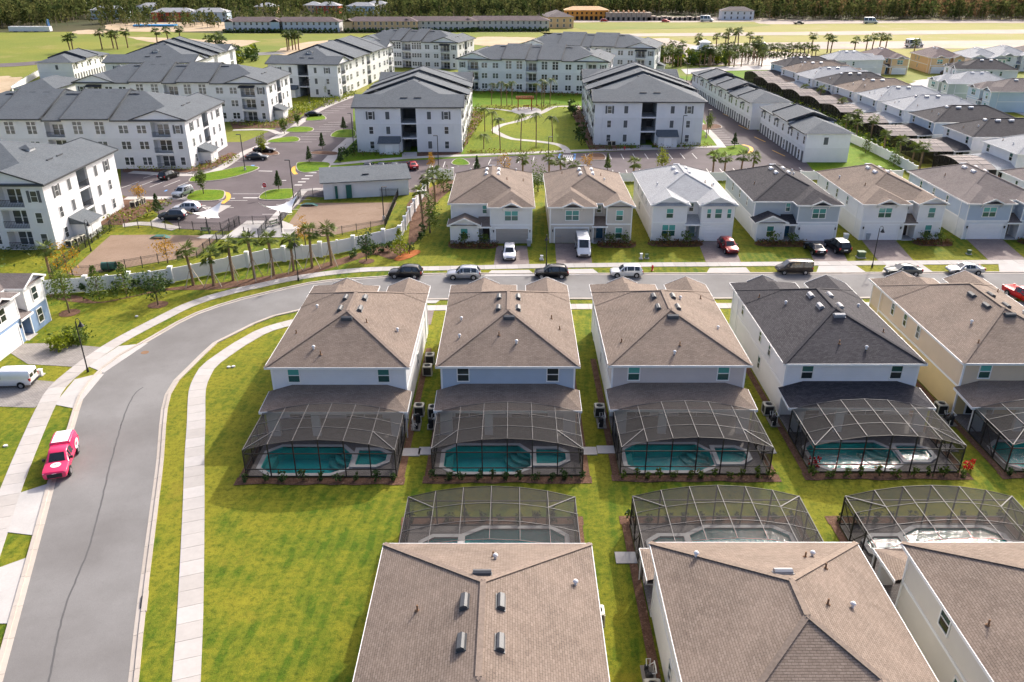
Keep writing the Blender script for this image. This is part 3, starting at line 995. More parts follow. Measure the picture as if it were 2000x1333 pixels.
stripe(G(475, 387), G(509, 387), .5); stripe(G(505, 334.5), G(532, 335), .4)
for (u, v) in ((455, 388), (427, 383), (515, 366), (540, 357), (555, 353), (398, 402)):
    stripe(G(u - 4, v), G(u + 4, v), .35)
stripe(G(375, 407), G(385, 410), .2); stripe(G(385, 410), G(395, 405), .2); stripe(G(395, 405), G(405, 410), .2); stripe(G(405, 410), G(411, 405), .2); stripe(G(411, 405), G(380, 405), .2)
for (u, v) in ((1092, 306), (1121, 306)):
    stripe(G(u, v + 6), G(u + 2, v - 5), .5, 'blue')
stripe(G(490, 324), G(497, 324), 1.1, 'blue'); stripe(G(322, 373), G(326, 373), 1.0, 'blue')
for pts in ([(1463, 301), (1468, 293), (1464, 287), (1450, 283)], [(434, 398), (446, 388), (444, 378), (436, 376)], [(578, 341), (573, 334), (575, 327), (582, 324)]):
    L = crom(GS(pts), 1.0)
    for i in range(len(L) - 1):
        stripe(L[i], L[i + 1], .8, 'yellow')
for y in (175, 190, 205, 222):
    stripe((58.5, y), (57.5, y + 6), .3, 'yellow')

# dog parks
DP1 = [p.xy for p in GS([(132, 535), (148, 521), (216, 460), (303, 459), (430, 461), (385, 500), (310, 512), (150, 540)])]
sheet('dog_park', DP1, MT['park'], 0.02)
DP2 = [p.xy for p in GS([(548, 460), (592, 397), (775, 396), (752, 438), (640, 462)])]
sheet('dog_park', DP2, MT['park'], 0.02)
sheet('mulch_bed', [p.xy for p in blob(GS([(95, 575), (150, 578), (190, 590), (240, 583), (330, 563), (430, 553), (520, 540), (600, 524), (690, 498), (775, 476), (800, 486), (770, 507),
      (730, 498), (690, 510), (600, 538), (500, 556), (420, 566), (330, 568), (270, 578), (215, 590), (170, 593), (110, 585)]), 4)], MT['mulch'], 0.03)
sheet('mulch_bed', [p.xy for p in blob(GS([(795, 400), (830, 372), (880, 352), (885, 366), (850, 400), (835, 445), (800, 480), (800, 440)]), 4)], MT['mulch'], 0.03)
sheet('mulch_bed', [p.xy for p in blob(GS([(770, 507), (790, 493), (815, 489), (821, 494), (800, 505), (780, 510)]), 4)], MT['mulch_red'], 0.05)

# ------------------------------------------------------------------ far ground
def far(name, px, mat, z, seed=1, amp=1.5):
    return sheet(name, [p.xy for p in blob(GS(px), 6, amp, seed)], MT[mat], z)
far('field', [(-300, 140), (-300, 66), (0, 64), (250, 62), (450, 66), (700, 66), (1060, 64), (1120, 80), (900, 140), (600, 170), (150, 150), (60, 180)], 'field', 0.05)
far('sand_patch', [(-60, 152), (0, 150), (40, 152), (55, 158), (30, 170), (0, 185), (-80, 190)], 'sand', 0.10, 2)
far('sand_patch', [(250, 73), (330, 75), (420, 79), (500, 80), (490, 86), (440, 98), (380, 105), (370, 88), (300, 84)], 'sand', 0.10, 3)
far('sand_patch', [(545, 100), (590, 85), (700, 76), (720, 95), (640, 112), (560, 110)], 'sand', 0.10, 4)
far('sand_patch', [(930, 74), (1000, 73), (1050, 76), (1000, 88), (930, 88)], 'sand', 0.10, 5)
far('sand_patch', [(145, 62), (180, 59), (215, 63), (180, 67), (150, 67)], 'sand', 0.11, 6)
far('sand_patch', [(230, 46), (440, 44), (440, 60), (230, 61)], 'sand', 0.10, 7)
far('road', [(-300, 132), (0, 125), (110, 117), (170, 116), (165, 121), (100, 125), (0, 132), (-300, 142)], 'lot', 0.12, 8, 0.2)
sheet('road', [p.xy for p in GS([(360, 110), (540, 102), (560, 106), (390, 116)])], MT['asphalt'], 0.13)
far('dry_field', [(1130, 90), (1060, 60), (1150, 42), (1500, 40), (2300, 40), (2300, 140), (1900, 128), (1300, 120)], 'grass_dry', 0.05, 9)
far('sand_patch', [(1100, 44), (1060, 36), (1200, 32), (1480, 36), (1560, 41), (1400, 44), (1200, 44)], 'pinksand', 0.12, 10)
far('field', [(1135, 58), (1120, 46), (1300, 46), (1480, 47), (1490, 52), (1350, 56), (1230, 58)], 'field', 0.14, 11)
far('sand_patch', [(1200, 67), (1500, 64), (2300, 56), (2300, 62), (1800, 68), (1500, 70), (1250, 72)], 'pinksand', 0.12, 12)
far('sand_patch', [(1250, 80), (1300, 75), (1330, 84), (1370, 88), (1500, 84), (1900, 80), (2300, 78), (2300, 92), (1700, 96), (1500, 96), (1330, 94)], 'pinksand', 0.12, 13)
far('dry_field', [(1480, 40), (1540, 38), (1700, 40), (2300, 36), (2300, 44), (1700, 46), (1500, 48)], 'pinksand', 0.10, 15)
far('sand_patch', [(1270, 95), (1560, 104), (1560, 128), (1400, 128), (1260, 118)], 'pinksand', 0.09, 16)
sheet('pond', [p.xy for p in blob(GS([(1425, 115), (1500, 113), (1560, 112), (1560, 125), (1440, 127)]), 4)], m_plain('pond_water', (0.30, 0.25, 0.22), 0.25, 0.6), 0.14)
lawn([(1240, 150), (1300, 148), (1365, 150), (1362, 157), (1250, 158)], 'grass_fresh', 0.06)
lawn([(1420, 138), (1490, 136), (1560, 136), (1690, 240), (1790, 335), (1680, 330), (1530, 210), (1425, 150)], 'grass_fresh', 0.05)
sheet('road', [p.xy for p in GS([(1330, 136), (1420, 130), (1560, 128), (1560, 136), (1420, 139), (1340, 146)])], MT['concrete'], 0.10)
sheet('road', [p.xy for p in GS([(1660, 180), (1800, 156), (1895, 150), (1900, 162), (1850, 190), (2100, 240), (2100, 260), (1760, 200)])], MT['concrete'], 0.06)
lawn([(1700, 168), (1760, 158), (1790, 160), (1740, 175)], 'grass', 0.08)
sheet('ground', [p.xy for p in GS([(1820, 190), (1860, 180), (2100, 260), (2100, 300)])], MT['grass'], 0.09)

# ------------------------------------------------------------------ two-storey homes (local: rear wall y = 0, street front towards +y)
ZE, PIT = 5.6, 0.43                                # eave height and roof pitch

def box_vent(parent, x, y, z, tilt, mat, rz=0.0, w=1.0, d=0.44):
    key = ('bv', w, d)
    if key not in ACACHE:
        m = MB()
        prof = [(-d / 2, 0.0), (d / 2, 0.0), (d / 2, .12), (d / 2 - .10, .24), (-d / 2 + .10, .24), (-d / 2, .12)]
        n = len(prof)
        m.add([(-w / 2, a, b) for a, b in prof] + [(w / 2, a, b) for a, b in prof],
              [(k, (k + 1) % n, n + (k + 1) % n, n + k) for k in range(n)] + [list(range(n))[::-1], list(range(n, 2 * n))])
        m.box(-w / 2 - .05, w / 2 + .05, -d / 2 - .06, d / 2 + .06, -.03, .02)
        o = m.build('roof_vent', MT['galv'])
        ACACHE[key] = o.data
        bpy.data.objects.remove(o)
    o = link('roof_vent', ACACHE[key], parent, (x, y, z))
    o.rotation_euler = (Matrix.Rotation(rz, 3, 'Z') @ Matrix.Rotation(tilt, 3, 'X')).to_euler()
    o.material_slots[0].link = 'OBJECT'
    o.material_slots[0].material = MT[mat]
    return o

def stack(parent, x, y, z, kind='cap'):
    if kind not in ACACHE:
        m = MB()
        if kind == 'cap':
            m.tube([(0, 0, -.1), (0, 0, .22)], .09, 8)
            m.tube([(0, 0, .20), (0, 0, .26), (0, 0, .34), (0, 0, .38)], [.15, .165, .11, .03], 10)
            o = m.build('vent_cap', MT['vent_white'], smooth=True)
        else:
            m.tube([(0, 0, -.1), (0, 0, .38)], .055, 7)
            m.tube([(0, 0, -.02), (0, 0, .06)], [.16, .08], 8)
            o = m.build('vent_pipe', MT['rust'])
        ACACHE[kind] = o.data
        bpy.data.objects.remove(o)
    return link('vent_cap' if kind == 'cap' else 'vent_pipe', ACACHE[kind], parent, (x, y, z))

def roof_z(x, y, D, ov=.45):
    """height of the main hip roof"""
    dx = 6 + ov - abs(x)
    dy = min(y + ov, D + ov - y)
    return ZE + min(dx, dy) * PIT

def garage_door(parent, x0, x1, y, mat, h=2.25):
    g = MB()
    rows, cols = 4, 4
    for r in range(rows):
        za, zb = .03 + h * r / rows, .03 + h * (r + 1) / rows - .02
        g.box(x0, x1, y - .06, y + .0, za, zb)
        cw = (x1 - x0) / cols
        for c in range(cols):
            g.box(x0 + c * cw + .14, x0 + (c + 1) * cw - .14, y, y + .025, za + .11, zb - .11)
    o = g.build('garage_door', MT[mat], parent)
    f = MB()
    f.box(x0 - .16, x0, y - .06, y + .05, 0, h + .2)
    f.box(x1, x1 + .16, y - .06, y + .05, 0, h + .2)
    f.box(x0, x1, y - .06, y + .05, h + .02, h + .2)
    f.build('garage_frame', MT['white'], parent)
    return o

def coach_light(parent, x, y, z):
    if 'coach' not in ACACHE:
        m = MB()
        m.box(-.07, .07, 0, .14, 0, .3)
        m.box(-.11, .11, 0, .18, .3, .35)
        o = m.build('wall_lamp', MT['black'])
        ACACHE['coach'] = o.data
        bpy.data.objects.remove(o)
    return link('wall_lamp', ACACHE['coach'], parent, (x, y, z))

def rear_roof(h, roofm):
    m = MB()
    e = 6.47
    El, Er, Tl, Tr = (-e, -3.35, 2.72), (e, -3.35, 2.72), (-4.3, -.0, 3.62), (4.3, -.0, 3.62)
    Sl, Sr = (-e, 0.0, 2.95), (e, 0.0, 2.95)
    m.poly([El, Er, Tr, Tl]); m.poly([Sl, El, Tl]); m.poly([Er, Sr, Tr])
    m.poly([(-e, -3.35, 2.69), (-e, 0, 2.69), (e, 0, 2.69), (e, -3.35, 2.69)])
    m.poly([(-e, -3.35, 2.69), (-e, -3.35, 2.72), Sl, (-e, 0, 2.69)]); m.poly([(e, -3.35, 2.69), (e, 0, 2.69), Sr, (e, -3.35, 2.72)])
    m.build('porch_roof', MT[roofm], h)
    f = MB()
    f.box(-e - .04, e + .04, -3.39, -3.35, 2.50, 2.735)
    f.beam((-e - .02, -3.35, 2.62), (-e - .02, 0.0, 2.83), .04, .22)
    f.beam((e + .02, -3.35, 2.62), (e + .02, 0.0, 2.83), .04, .22)
    f.build('porch_fascia', MT['fascia'], h)
    d = MB(); d.tube([(6.35, -3.3, 2.5), (6.35, -3.3, .1)], .05, 6); d.build('downspout', MT['fascia'], h)
    for x, w in ((-5.45, 1.05), (-1.7, .75), (5.45, 1.05)):
        c = MB()
        c.box(x - w / 2, x + w / 2, -3.1, -2.75, 0.1, 2.49)
        c.build('porch_column', MT['s_white'], h)
    for x, w in ((-3.6, 2.6), (2.0, 3.4)):
        g = MB()
        g.box(x - w / 2 - .1, x + w / 2 + .1, -.06, 0, .1, 2.35)
        o = g.build('sliding_door', MT['sash'], h)
        for k in (0, 1):
            p = MB()
            xa = x - w / 2 + k * w / 2
            p.box(xa + .05, xa + w / 2 - .05, -.08, -.05, .18, 2.25)
            p.build('pane', MT['g_dark'], o)

def gable_block(h, x0, x1, y0, y1, z0, ze, roofm, wall, front='gable', ov=.45, p=PIT, into=None, trim=True, wall2=None, zsplit=2.85, nm='wing'):
    """a projecting front block with its own roof running back into the main roof"""
    w = MB()
    w.box(x0, x1, y0, y1, z0, zsplit if wall2 else ze - .03)
    w.build(nm + '_wall', MT[wall], h)
    if wall2:
        w = MB()
        w.box(x0 + .005, x1 - .005, y0, y1 - .005, zsplit, ze - .03)
        w.build(nm + '_upper_wall', MT[wall2], h)
    hw = (x1 - x0) / 2 + ov
    xc = (x0 + x1) / 2
    back = y0 if into is None else into
    m = MB()
    roof_faces(m, xc - hw, xc + hw, back, y1 + ov, ze + .025, p, 'y', 'gable', front)
    m.build(nm + '_roof', MT[roofm], h)
    f = MB()
    f.box(xc - hw - .04, xc - hw, y0 - .3, y1 + ov, ze - .17, ze + .04)
    f.box(xc + hw, xc + hw + .04, y0 - .3, y1 + ov, ze - .17, ze + .04)
    if front == 'gable':
        top = (xc, y1 + ov + .01, ze + hw * p)
        for s in (-1, 1):
            f.beam((xc + s * hw, y1 + ov + .02, ze - .06), (top[0], top[1], top[2] - .06), .05, .22)
            f.box(min(xc + s * hw, xc + s * (hw - .55)), max(xc + s * hw, xc + s * (hw - .55)), y1 + .02, y1 + ov, ze - .17, ze - .035)
        g = MB()
        k = (x1 - x0) / 2
        g.add([(x0, y1 - .15, ze - .03), (x1, y1 - .15, ze - .03), (xc, y1 - .15, ze - .03 + k * p), (x0, y1 + .002, ze - .03), (x1, y1 + .002, ze - .03), (xc, y1 + .002, ze - .03 + k * p)],
              [(3, 4, 5), (2, 1, 0)])
        g.build('gable', MT[wall2 or wall], h)
    else:
        f.box(xc - hw, xc + hw, y1 + ov, y1 + ov + .04, ze - .17, ze + .04)
    f.build(nm + '_fascia', MT['fascia'], h)
    if trim:
        for x in (x0, x1):
            t = MB(); t.box(x - .07, x + .07, y1 - .07, y1 + .03, z0, ze - .05); t.build('corner_trim', MT['white'], h)
        t = MB(); t.box(x0 + .08, x1 - .08, y1, y1 + .033, 2.78, 2.98); t.build('band_trim', MT['white'], h)

def dormer(h, xc, y, z, w, roofm, wall):
    """small gable over the upstairs double window"""
    m = MB()
    roof_faces(m, xc - w / 2, xc + w / 2, y - 3.2, y + .75, z, .45, 'y', 'gable', 'gable')
    m.build('dormer_roof', MT[roofm], h)
    f = MB()
    for s in (-1, 1):
        f.beam((xc + s * w / 2, y + .77, z - .05), (xc, y + .77, z - .05 + w / 2 * .45), .05, .2)
        f.beam((xc + s * (w / 2 - .3), y + .04, z - .7), (xc + s * (w / 2 - .3), y + .6, z - .12), .1, .1)
    f.build('dormer_trim', MT['fascia'], h)
    g = MB()
    k = w / 2 - .15
    g.add([(xc - k, y + .02, z), (xc + k, y + .02, z), (xc, y + .02, z + k * .45), (xc - k, y - .2, z), (xc + k, y - .2, z), (xc, y - .2, z + k * .45)], [(0, 1, 2), (5, 4, 3), (0, 3, 4, 1)])
    g.build('dormer_gable', MT[wall], h)

def house(name, label, loc, rot, D=20.0, roof='roof_brown', wall='s_white', upper='w_white', plan=2, mir=1, garage='garage_white', door='door_blue', group=None,
          vents='galv', rear=True, side=True, front=True, fg=('g_teal', 'g_green'), rear_glass=('g_teal', 'g_green'), caps=True, nv=True, lw=None, ww=.62, sw=(4.5, 9.0, 13.5), band=True, seed=1):
    rg = random.Random(seed)
    h = thing(name, label, 'house', loc, rot, group)
    Dm = D - 2.2
    ov = .45
    w = MB(); w.box(-6, 6, 0, Dm, 0, 2.85); w.build('lower_wall', MT[wall], h)
    w = MB(); w.box(-5.99, 5.99, .01, Dm - .01, 2.85, ZE - .03); w.build('upper_wall', MT[upper], h)
    m = MB()
    ra, rb, cr = roof_faces(m, -6 - ov, 6 + ov, -ov, Dm + ov, ZE, PIT)
    r = m.build('roof', MT[roof], h)
    c = MB()
    for a, b in ((ra, rb), (cr[0], ra), (cr[1], ra), (cr[2], rb), (cr[3], rb)):
        c.beam(a + Vector((0, 0, .02)), b + Vector((0, 0, .02)), .32, .02)
    c.build('ridge_cap', MT['cap_' + roof], r)
    f = MB(); fascia(f, -6 - ov, 6 + ov, -ov, Dm + ov, ZE, .2, .04)
    f.build('fascia', MT['fascia'], h)
    for x in (-6, 6):
        for y in (0, Dm):
            t = MB(); t.box(x - .08, x + .08, y - .03 if y == 0 else y - .10, y + .10 if y == 0 else y + .03, 0, ZE - .2)
            t.build('corner_trim', MT['white'], h)
        if band:
            t = MB(); t.box(x - .03, x + .03, .1, Dm - .1, 2.78, 2.98)
            t.build('band_trim', MT['white'], h)
    # vents on the roof
    yr = ra.y
    dark = vents
    for (x, y) in ((-.95, yr + 1.2), (.95, yr + 1.2), (-.95, yr + 4.0), (.95, yr + 4.0)):
        if y < rb.y + 2 and nv:
            s = 1 if x > 0 else -1
            box_vent(h, x, y, roof_z(x, y, Dm) + .03, math.atan(PIT), dark, math.pi / 2 * s)
    box_vent(h, .1, yr - 1.0, roof_z(0, yr - 1.0, Dm) + .03, math.atan(PIT), dark)
    if caps:
        for k in range(4):
            x, y = rg.choice((-1, 1)) * rg.uniform(1.6, 5.2), rg.uniform(1, Dm - 3)
            stack(h, x, y, roof_z(x, y, Dm), 'cap' if k < 2 else 'pipe')
        for k in range(2):
            x, y = rg.uniform(-3, 3), rg.uniform(.8, 3.0)
            stack(h, x, y, roof_z(x, y, Dm), 'cap' if k < 1 else 'pipe')
    if rear:
        rear_roof(h, roof)
        for x in (-4.05, 4.05):
            window(h, x, .01, 3.92, .98, 1.32, '-y', 'sash', rear_glass[0], rear_glass[1])
    if side:
        for y in sw:
            for sx, fc in ((-6, '-x'), (6, '+x')):
                window(h, sx + (.01 if sx < 0 else -.01), y, 3.75, ww, 1.25, fc, 'sash', 'g_green', 'g_dark')
        for sx, fc in ((-6, '-x'), (6, '+x')):
            window(h, sx, lw or sw[0] + 2.5, 1.1, .62, 1.25, fc, 'sash', 'g_green', 'g_dark')
    if not front:
        return h
    X = lambda a, b: (min(-a * mir, -b * mir), max(-a * mir, -b * mir))
    into = lambda hw: Dm + ov - hw - ov - .4
    if plan == 2:
        x0, x1 = X(-6.02, .4)
        gable_block(h, x0, x1, Dm - .5, D, 0, ZE, roof, wall, 'hip', into=into(3.2), wall2=upper, nm='garage_block')
        garage_door(h, *X(-5.3, -.4), D + .05, garage)
        for u in (-5.65, -.02):
            coach_light(h, -u * mir, D + .03, 1.75)
        dormer(h, 2.8 * mir, D, ZE + .06, 3.4, roof, upper)
        window(h, 2.8 * mir, D, 3.55, 1.9, 1.4, '+y', 'double', *fg)
        x0, x1 = X(2.3, 6.02)
        gable_block(h, x0, x1, Dm - .5, D - .1, 0, ZE, roof, wall, 'gable', into=into(1.86), wall2=upper)
        window(h, -4.2 * mir, D - .1, 3.5, .95, 1.45, '+y', 'sash', *fg)
        window(h, -4.2 * mir, D - .1, 0.75, .95, 1.55, '+y', 'sash', *fg)
        window(h, -1.35 * mir, Dm, 4.1, .6, 1.0, '+y', 'sash', 'g_green', 'g_dark')
        ex = X(.4, 2.3)
    elif plan == 1:
        x0, x1 = X(-.1, 6.02)
        gable_block(h, x0, x1, Dm - .5, D, 0, ZE, roof, wall, 'hip', into=into(3.06), wall2=upper, nm='garage_block')
        garage_door(h, *X(.7, 5.5), D + .05, garage)
        for u in (.35, 5.75):
            coach_light(h, -u * mir, D + .03, 1.75)
        dormer(h, -3.0 * mir, D, ZE + .06, 3.2, roof, upper)
        window(h, -3.0 * mir, D, 3.55, 1.9, 1.4, '+y', 'double', *fg)
        x0, x1 = X(-6.02, -1.9)
        gable_block(h, x0, x1, Dm - .5, D + .2, 0, 2.95, roof, wall, 'gable', into=Dm - .2, nm='front_room')
        window(h, 4.0 * mir, D + .2, 0.8, 1.0, 1.55, '+y', 'sash', *fg)
        window(h, 1.0 * mir, Dm, 4.0, .6, 1.2, '+y', 'sash', *fg)
        ex = X(-1.9, -.1)
    else:
        x0, x1 = X(-6.02, -1.0)
        gable_block(h, x0, x1, Dm - .5, D, 0, ZE, roof, wall, 'gable', into=into(2.5), wall2=upper)
        y0, y1 = X(1.2, 6.02)
        gable_block(h, y0, y1, Dm - .5, D + .1, 0, ZE, roof, wall, 'gable', into=into(2.4), wall2=upper, nm='garage_block')
        for (a, b, yy) in ((x0, x1, D), (y0, y1, D + .1)):       # sloped eyebrow roofs under the gables
            m = MB()
            m.add([(a - .3, yy + .65, ZE - .05), (b + .3, yy + .65, ZE - .05), (b + .1, yy + .02, ZE + .32), (a - .1, yy + .02, ZE + .32), (a - .3, yy + .02, ZE - .05), (b + .3, yy + .02, ZE - .05)],
                  [(0, 1, 2, 3), (1, 5, 2), (0, 3, 4), (4, 5, 1, 0)])
            m.build('eyebrow_roof', MT[roof], h)
        garage_door(h, *X(1.5, 5.7), D + .15, garage)
        window(h, 3.5 * mir, D, 3.6, .95, 1.35, '+y', 'sash', *fg)
        window(h, 3.5 * mir, D, .8, 1.9, 1.7, '+y', 'double', *fg)
        for u, ww in ((2.3, .55), (3.7, .95), (5.3, .55)):
            window(h, -u * mir, D + .1, 3.6, ww, 1.35, '+y', 'sash', *fg)
        window(h, -.1 * mir, Dm, 4.0, .6, 1.2, '+y', 'sash', 'g_green', 'g_dark')
        ex = X(-1.0, 1.2)
    # entry: canopy roof, porch floor, door
    xa, xb = ex
    m = MB()
    m.add([(xa - .1, D + .25, 2.68), (xb + .1, D + .25, 2.68), (xb + .05, Dm, 3.5), (xa - .05, Dm, 3.5), (xa - .1, D + .25, 2.6), (xb + .1, D + .25, 2.6), (xb, Dm, 2.6), (xa, Dm, 2.6)],
          [(0, 1, 2, 3), (4, 7, 6, 5), (0, 4, 5, 1), (0, 3, 7, 4), (1, 5, 6, 2)])
    m.build('entry_roof', MT[roof], h)
    m = MB(); m.box(xa - .25, xb + .25, D + .2, D + .3, 2.42, 2.66); m.build('entry_beam', MT['white'], h)
    m = MB(); m.box(xa, xb, Dm, D + .3, 0, .08); m.build('entry_floor', MT['concrete'], h)
    dx = xa + .75
    m = MB(); m.box(dx - .5, dx + .5, Dm - .02, Dm + .05, .08, 2.2)
    d = m.build('front_door', MT[door], h)
    m = MB(); m.box(dx + .33, dx + .40, Dm + .05, Dm + .12, 1.0, 1.15); m.build('handle', MT['galv'], d)
    m = MB()
    for x in (dx - .6, dx + .5):
        m.box(x, x + .1, Dm, Dm + .06, .08, 2.3)
    m.box(dx - .5, dx + .5, Dm, Dm + .06, 2.2, 2.3)
    m.build('door_frame', MT['white'], h)
    return h

# ------------------------------------------------------------------ pool cage (local to the same rear wall), pool and spa
CW = 6.15
CY0, CY1 = -9.3, -3.33
def arch(x):
    t = x / CW
    return 2.62 + .98 * (1 - t * t)
XS = [-CW + 2 * CW * k / 6 for k in range(7)]
YS = [CY0 + (CY1 - CY0) * k / 3 for k in range(4)]

def cage(label, loc, rot, group, far=False):
    h = thing('pool_enclosure', label, 'pool enclosure', loc, rot, group)
    sroof, sside, sfront = ('screen_far_glare', 'screen_far_side', 'screen_far_side') if far else ('screen', 'screen_side', 'screen_front')
    if far:
        m = MB()
        for i in range(6):
            for j in range(3):
                a, b = XS[i], XS[i + 1]
                m.poly([(a, YS[j], arch(a)), (b, YS[j], arch(b)), (b, YS[j + 1], arch(b)), (a, YS[j + 1], arch(a))])
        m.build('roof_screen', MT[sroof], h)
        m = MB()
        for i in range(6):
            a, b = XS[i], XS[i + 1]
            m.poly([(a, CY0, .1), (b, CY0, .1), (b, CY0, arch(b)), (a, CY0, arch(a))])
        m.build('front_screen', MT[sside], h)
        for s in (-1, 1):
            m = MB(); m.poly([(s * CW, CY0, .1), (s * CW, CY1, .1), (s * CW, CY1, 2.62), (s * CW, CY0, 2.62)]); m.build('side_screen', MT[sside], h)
    else:
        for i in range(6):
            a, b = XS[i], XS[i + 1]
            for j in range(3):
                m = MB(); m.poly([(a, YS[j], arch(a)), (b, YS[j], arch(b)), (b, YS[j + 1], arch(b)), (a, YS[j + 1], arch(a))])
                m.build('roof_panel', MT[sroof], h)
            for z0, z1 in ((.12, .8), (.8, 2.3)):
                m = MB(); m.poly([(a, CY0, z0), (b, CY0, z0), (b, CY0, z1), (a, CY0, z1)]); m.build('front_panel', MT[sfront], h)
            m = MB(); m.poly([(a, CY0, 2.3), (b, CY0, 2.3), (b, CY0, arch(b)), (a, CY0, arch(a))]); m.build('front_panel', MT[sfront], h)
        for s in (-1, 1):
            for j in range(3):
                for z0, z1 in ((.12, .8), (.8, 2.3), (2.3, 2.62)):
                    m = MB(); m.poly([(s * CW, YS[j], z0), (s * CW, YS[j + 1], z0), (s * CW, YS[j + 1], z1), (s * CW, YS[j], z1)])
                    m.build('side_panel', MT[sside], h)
    bw = .042 if not far else .07
    for x in XS:
        m = MB(); m.beam((x, CY0, arch(x) + .03), (x, CY1 + .05, arch(x) + .03), bw, .05); m.build('roof_beam', MT['bronze_sunlit'], h)
        m = MB(); m.box(x - .045, x + .045, CY0 - .045, CY0 + .045, .1, arch(x)); m.build('upright', MT['bronze'], h)
    for y in YS:
        m = MB()
        for i in range(6):
            m.beam((XS[i], y, arch(XS[i]) + .02), (XS[i + 1], y, arch(XS[i + 1]) + .02), .034, .04)
        m.build('purlin', MT['bronze' if y == YS[0] else 'bronze_sunlit'], h)
    if far:
        return h
    for z in (.12, .8, 2.3):
        m = MB(); m.box(-CW, CW, CY0 - .035, CY0 + .035, z - .035, z + .035); m.build('rail', MT['bronze'], h)
        for s in (-1, 1):
            m = MB(); m.box(s * CW - .035, s * CW + .035, CY0, CY1, z - .035, z + .035); m.build('rail', MT['bronze'], h)
    for s in (-1, 1):
        for y in YS[1:]:
            m = MB(); m.box(s * CW - .045, s * CW + .045, y - .045, y + .045, .1, 2.62); m.build('upright', MT['bronze'], h)
        m = MB(); m.beam((s * CW, YS[0], 2.66), (s * XS[5], YS[1], arch(XS[5]) + .03), .07, .07); m.build('brace', MT['bronze_sunlit'], h)
        m = MB(); m.beam((s * CW, YS[0] + .05, 2.3), (s * CW, YS[1], .8), .05, .05); m.build('brace', MT['bronze'], h)
        m = MB(); m.beam((s * CW, YS[1] + .05, .15), (s * CW, YS[2], 2.3), .05, .05); m.build('brace', MT['bronze'], h)
    return h

POOL = [(-5.35, -8.0), (-4.35, -8.85), (.6, -8.85), (1.95, -8.0), (1.95, -6.1), (.9, -4.85), (-4.35, -4.85), (-5.35, -5.7)]
SPA = [(2.45, -7.75), (4.2, -7.75), (4.95, -7.15), (4.95, -6.1), (4.2, -5.5), (2.45, -5.5)]

def grow(poly, d):
    P = [Vector((p[0], p[1], 0)) for p in poly]
    n = len(P)
    out = []
    for i in range(n):
        a, b, c = P[i - 1], P[i], P[(i + 1) % n]
        t0, t1 = (b - a).normalized(), (c - b).normalized()
        n0, n1 = Vector((t0.y, -t0.x, 0)), Vector((t1.y, -t1.x, 0))
        k = (n0 + n1)
        k = k / max(.3, k.dot(n0))
        out.append(b + k * d)
    return [(q.x, q.y) for q in out]

def pool(label, loc, rot, group):
    h = thing('swimming_pool', label, 'swimming pool', loc, rot, group)
    po, so = grow(POOL, .02), grow(SPA, .02)
    sheet('deck', [(-6.1, -9.25), (6.1, -9.25), (6.1, -.02), (-6.1, -.02)], MT['deck'], .09, [grow(POOL, .30), grow(SPA, .30)], None, h, .09)
    for name, P, top in (('coping', POOL, .12), ('spa_coping', SPA, .22)):
        c = sheet(name, grow(P, .36), MT['coping'], top, [P], None, h, .14)
    for name, P, wz, fz in (('basin', POOL, -.02, -1.25), ('spa_basin', SPA, .10, -.75)):
        b = MB()
        n = len(P)
        b.add([(p[0], p[1], .1) for p in P] + [(p[0], p[1], fz) for p in P], [(i, (i + 1) % n, n + (i + 1) % n, n + i) for i in range(n)] + [list(range(n, 2 * n))])
        o = b.build(name, MT['plaster'], h)
        if name == 'basin':
            for k, r in enumerate((2.3, 1.75, 1.2)):                 # curved entry steps in the corner
                s = MB()
                cx, cy = 1.95, -4.9
                arc = [(cx - .02, cy - .55 - 0 * k)] + [(min(1.93, cx + r * math.cos(t)), min(cy + r * math.sin(t), -4.87)) for t in np.linspace(math.pi, 1.5 * math.pi, 9)]
                arc = [(min(x, 1.9 if y < -6.1 else 1.9 - (y + 6.1) * .84), y) for x, y in arc]
                s.prism(arc, -1.2, -.95 + k * .28)
                s.build('step', MT['plaster_pale'], o)
            s = MB(); s.prism([(-5.3, -7.95), (-4.7, -8.4), (-4.7, -5.3), (-5.3, -5.75)], -1.2, -.45); s.build('step', MT['plaster_pale'], o)
        else:
            s = MB(); s.prism(grow(P, -.02), -.7, -.35); s.build('bench', MT['plaster_pale'], o)
        wsh = MB(); wsh.poly([(p[0], p[1], wz) for p in P])
        wsh.build('water' if name == 'basin' else 'spa_water', MT['water'], h)
    s = MB(); s.box(1.93, 2.47, -6.95, -6.45, -.05, .12); s.build('spillway', MT['plaster_pale'], h)
    return h

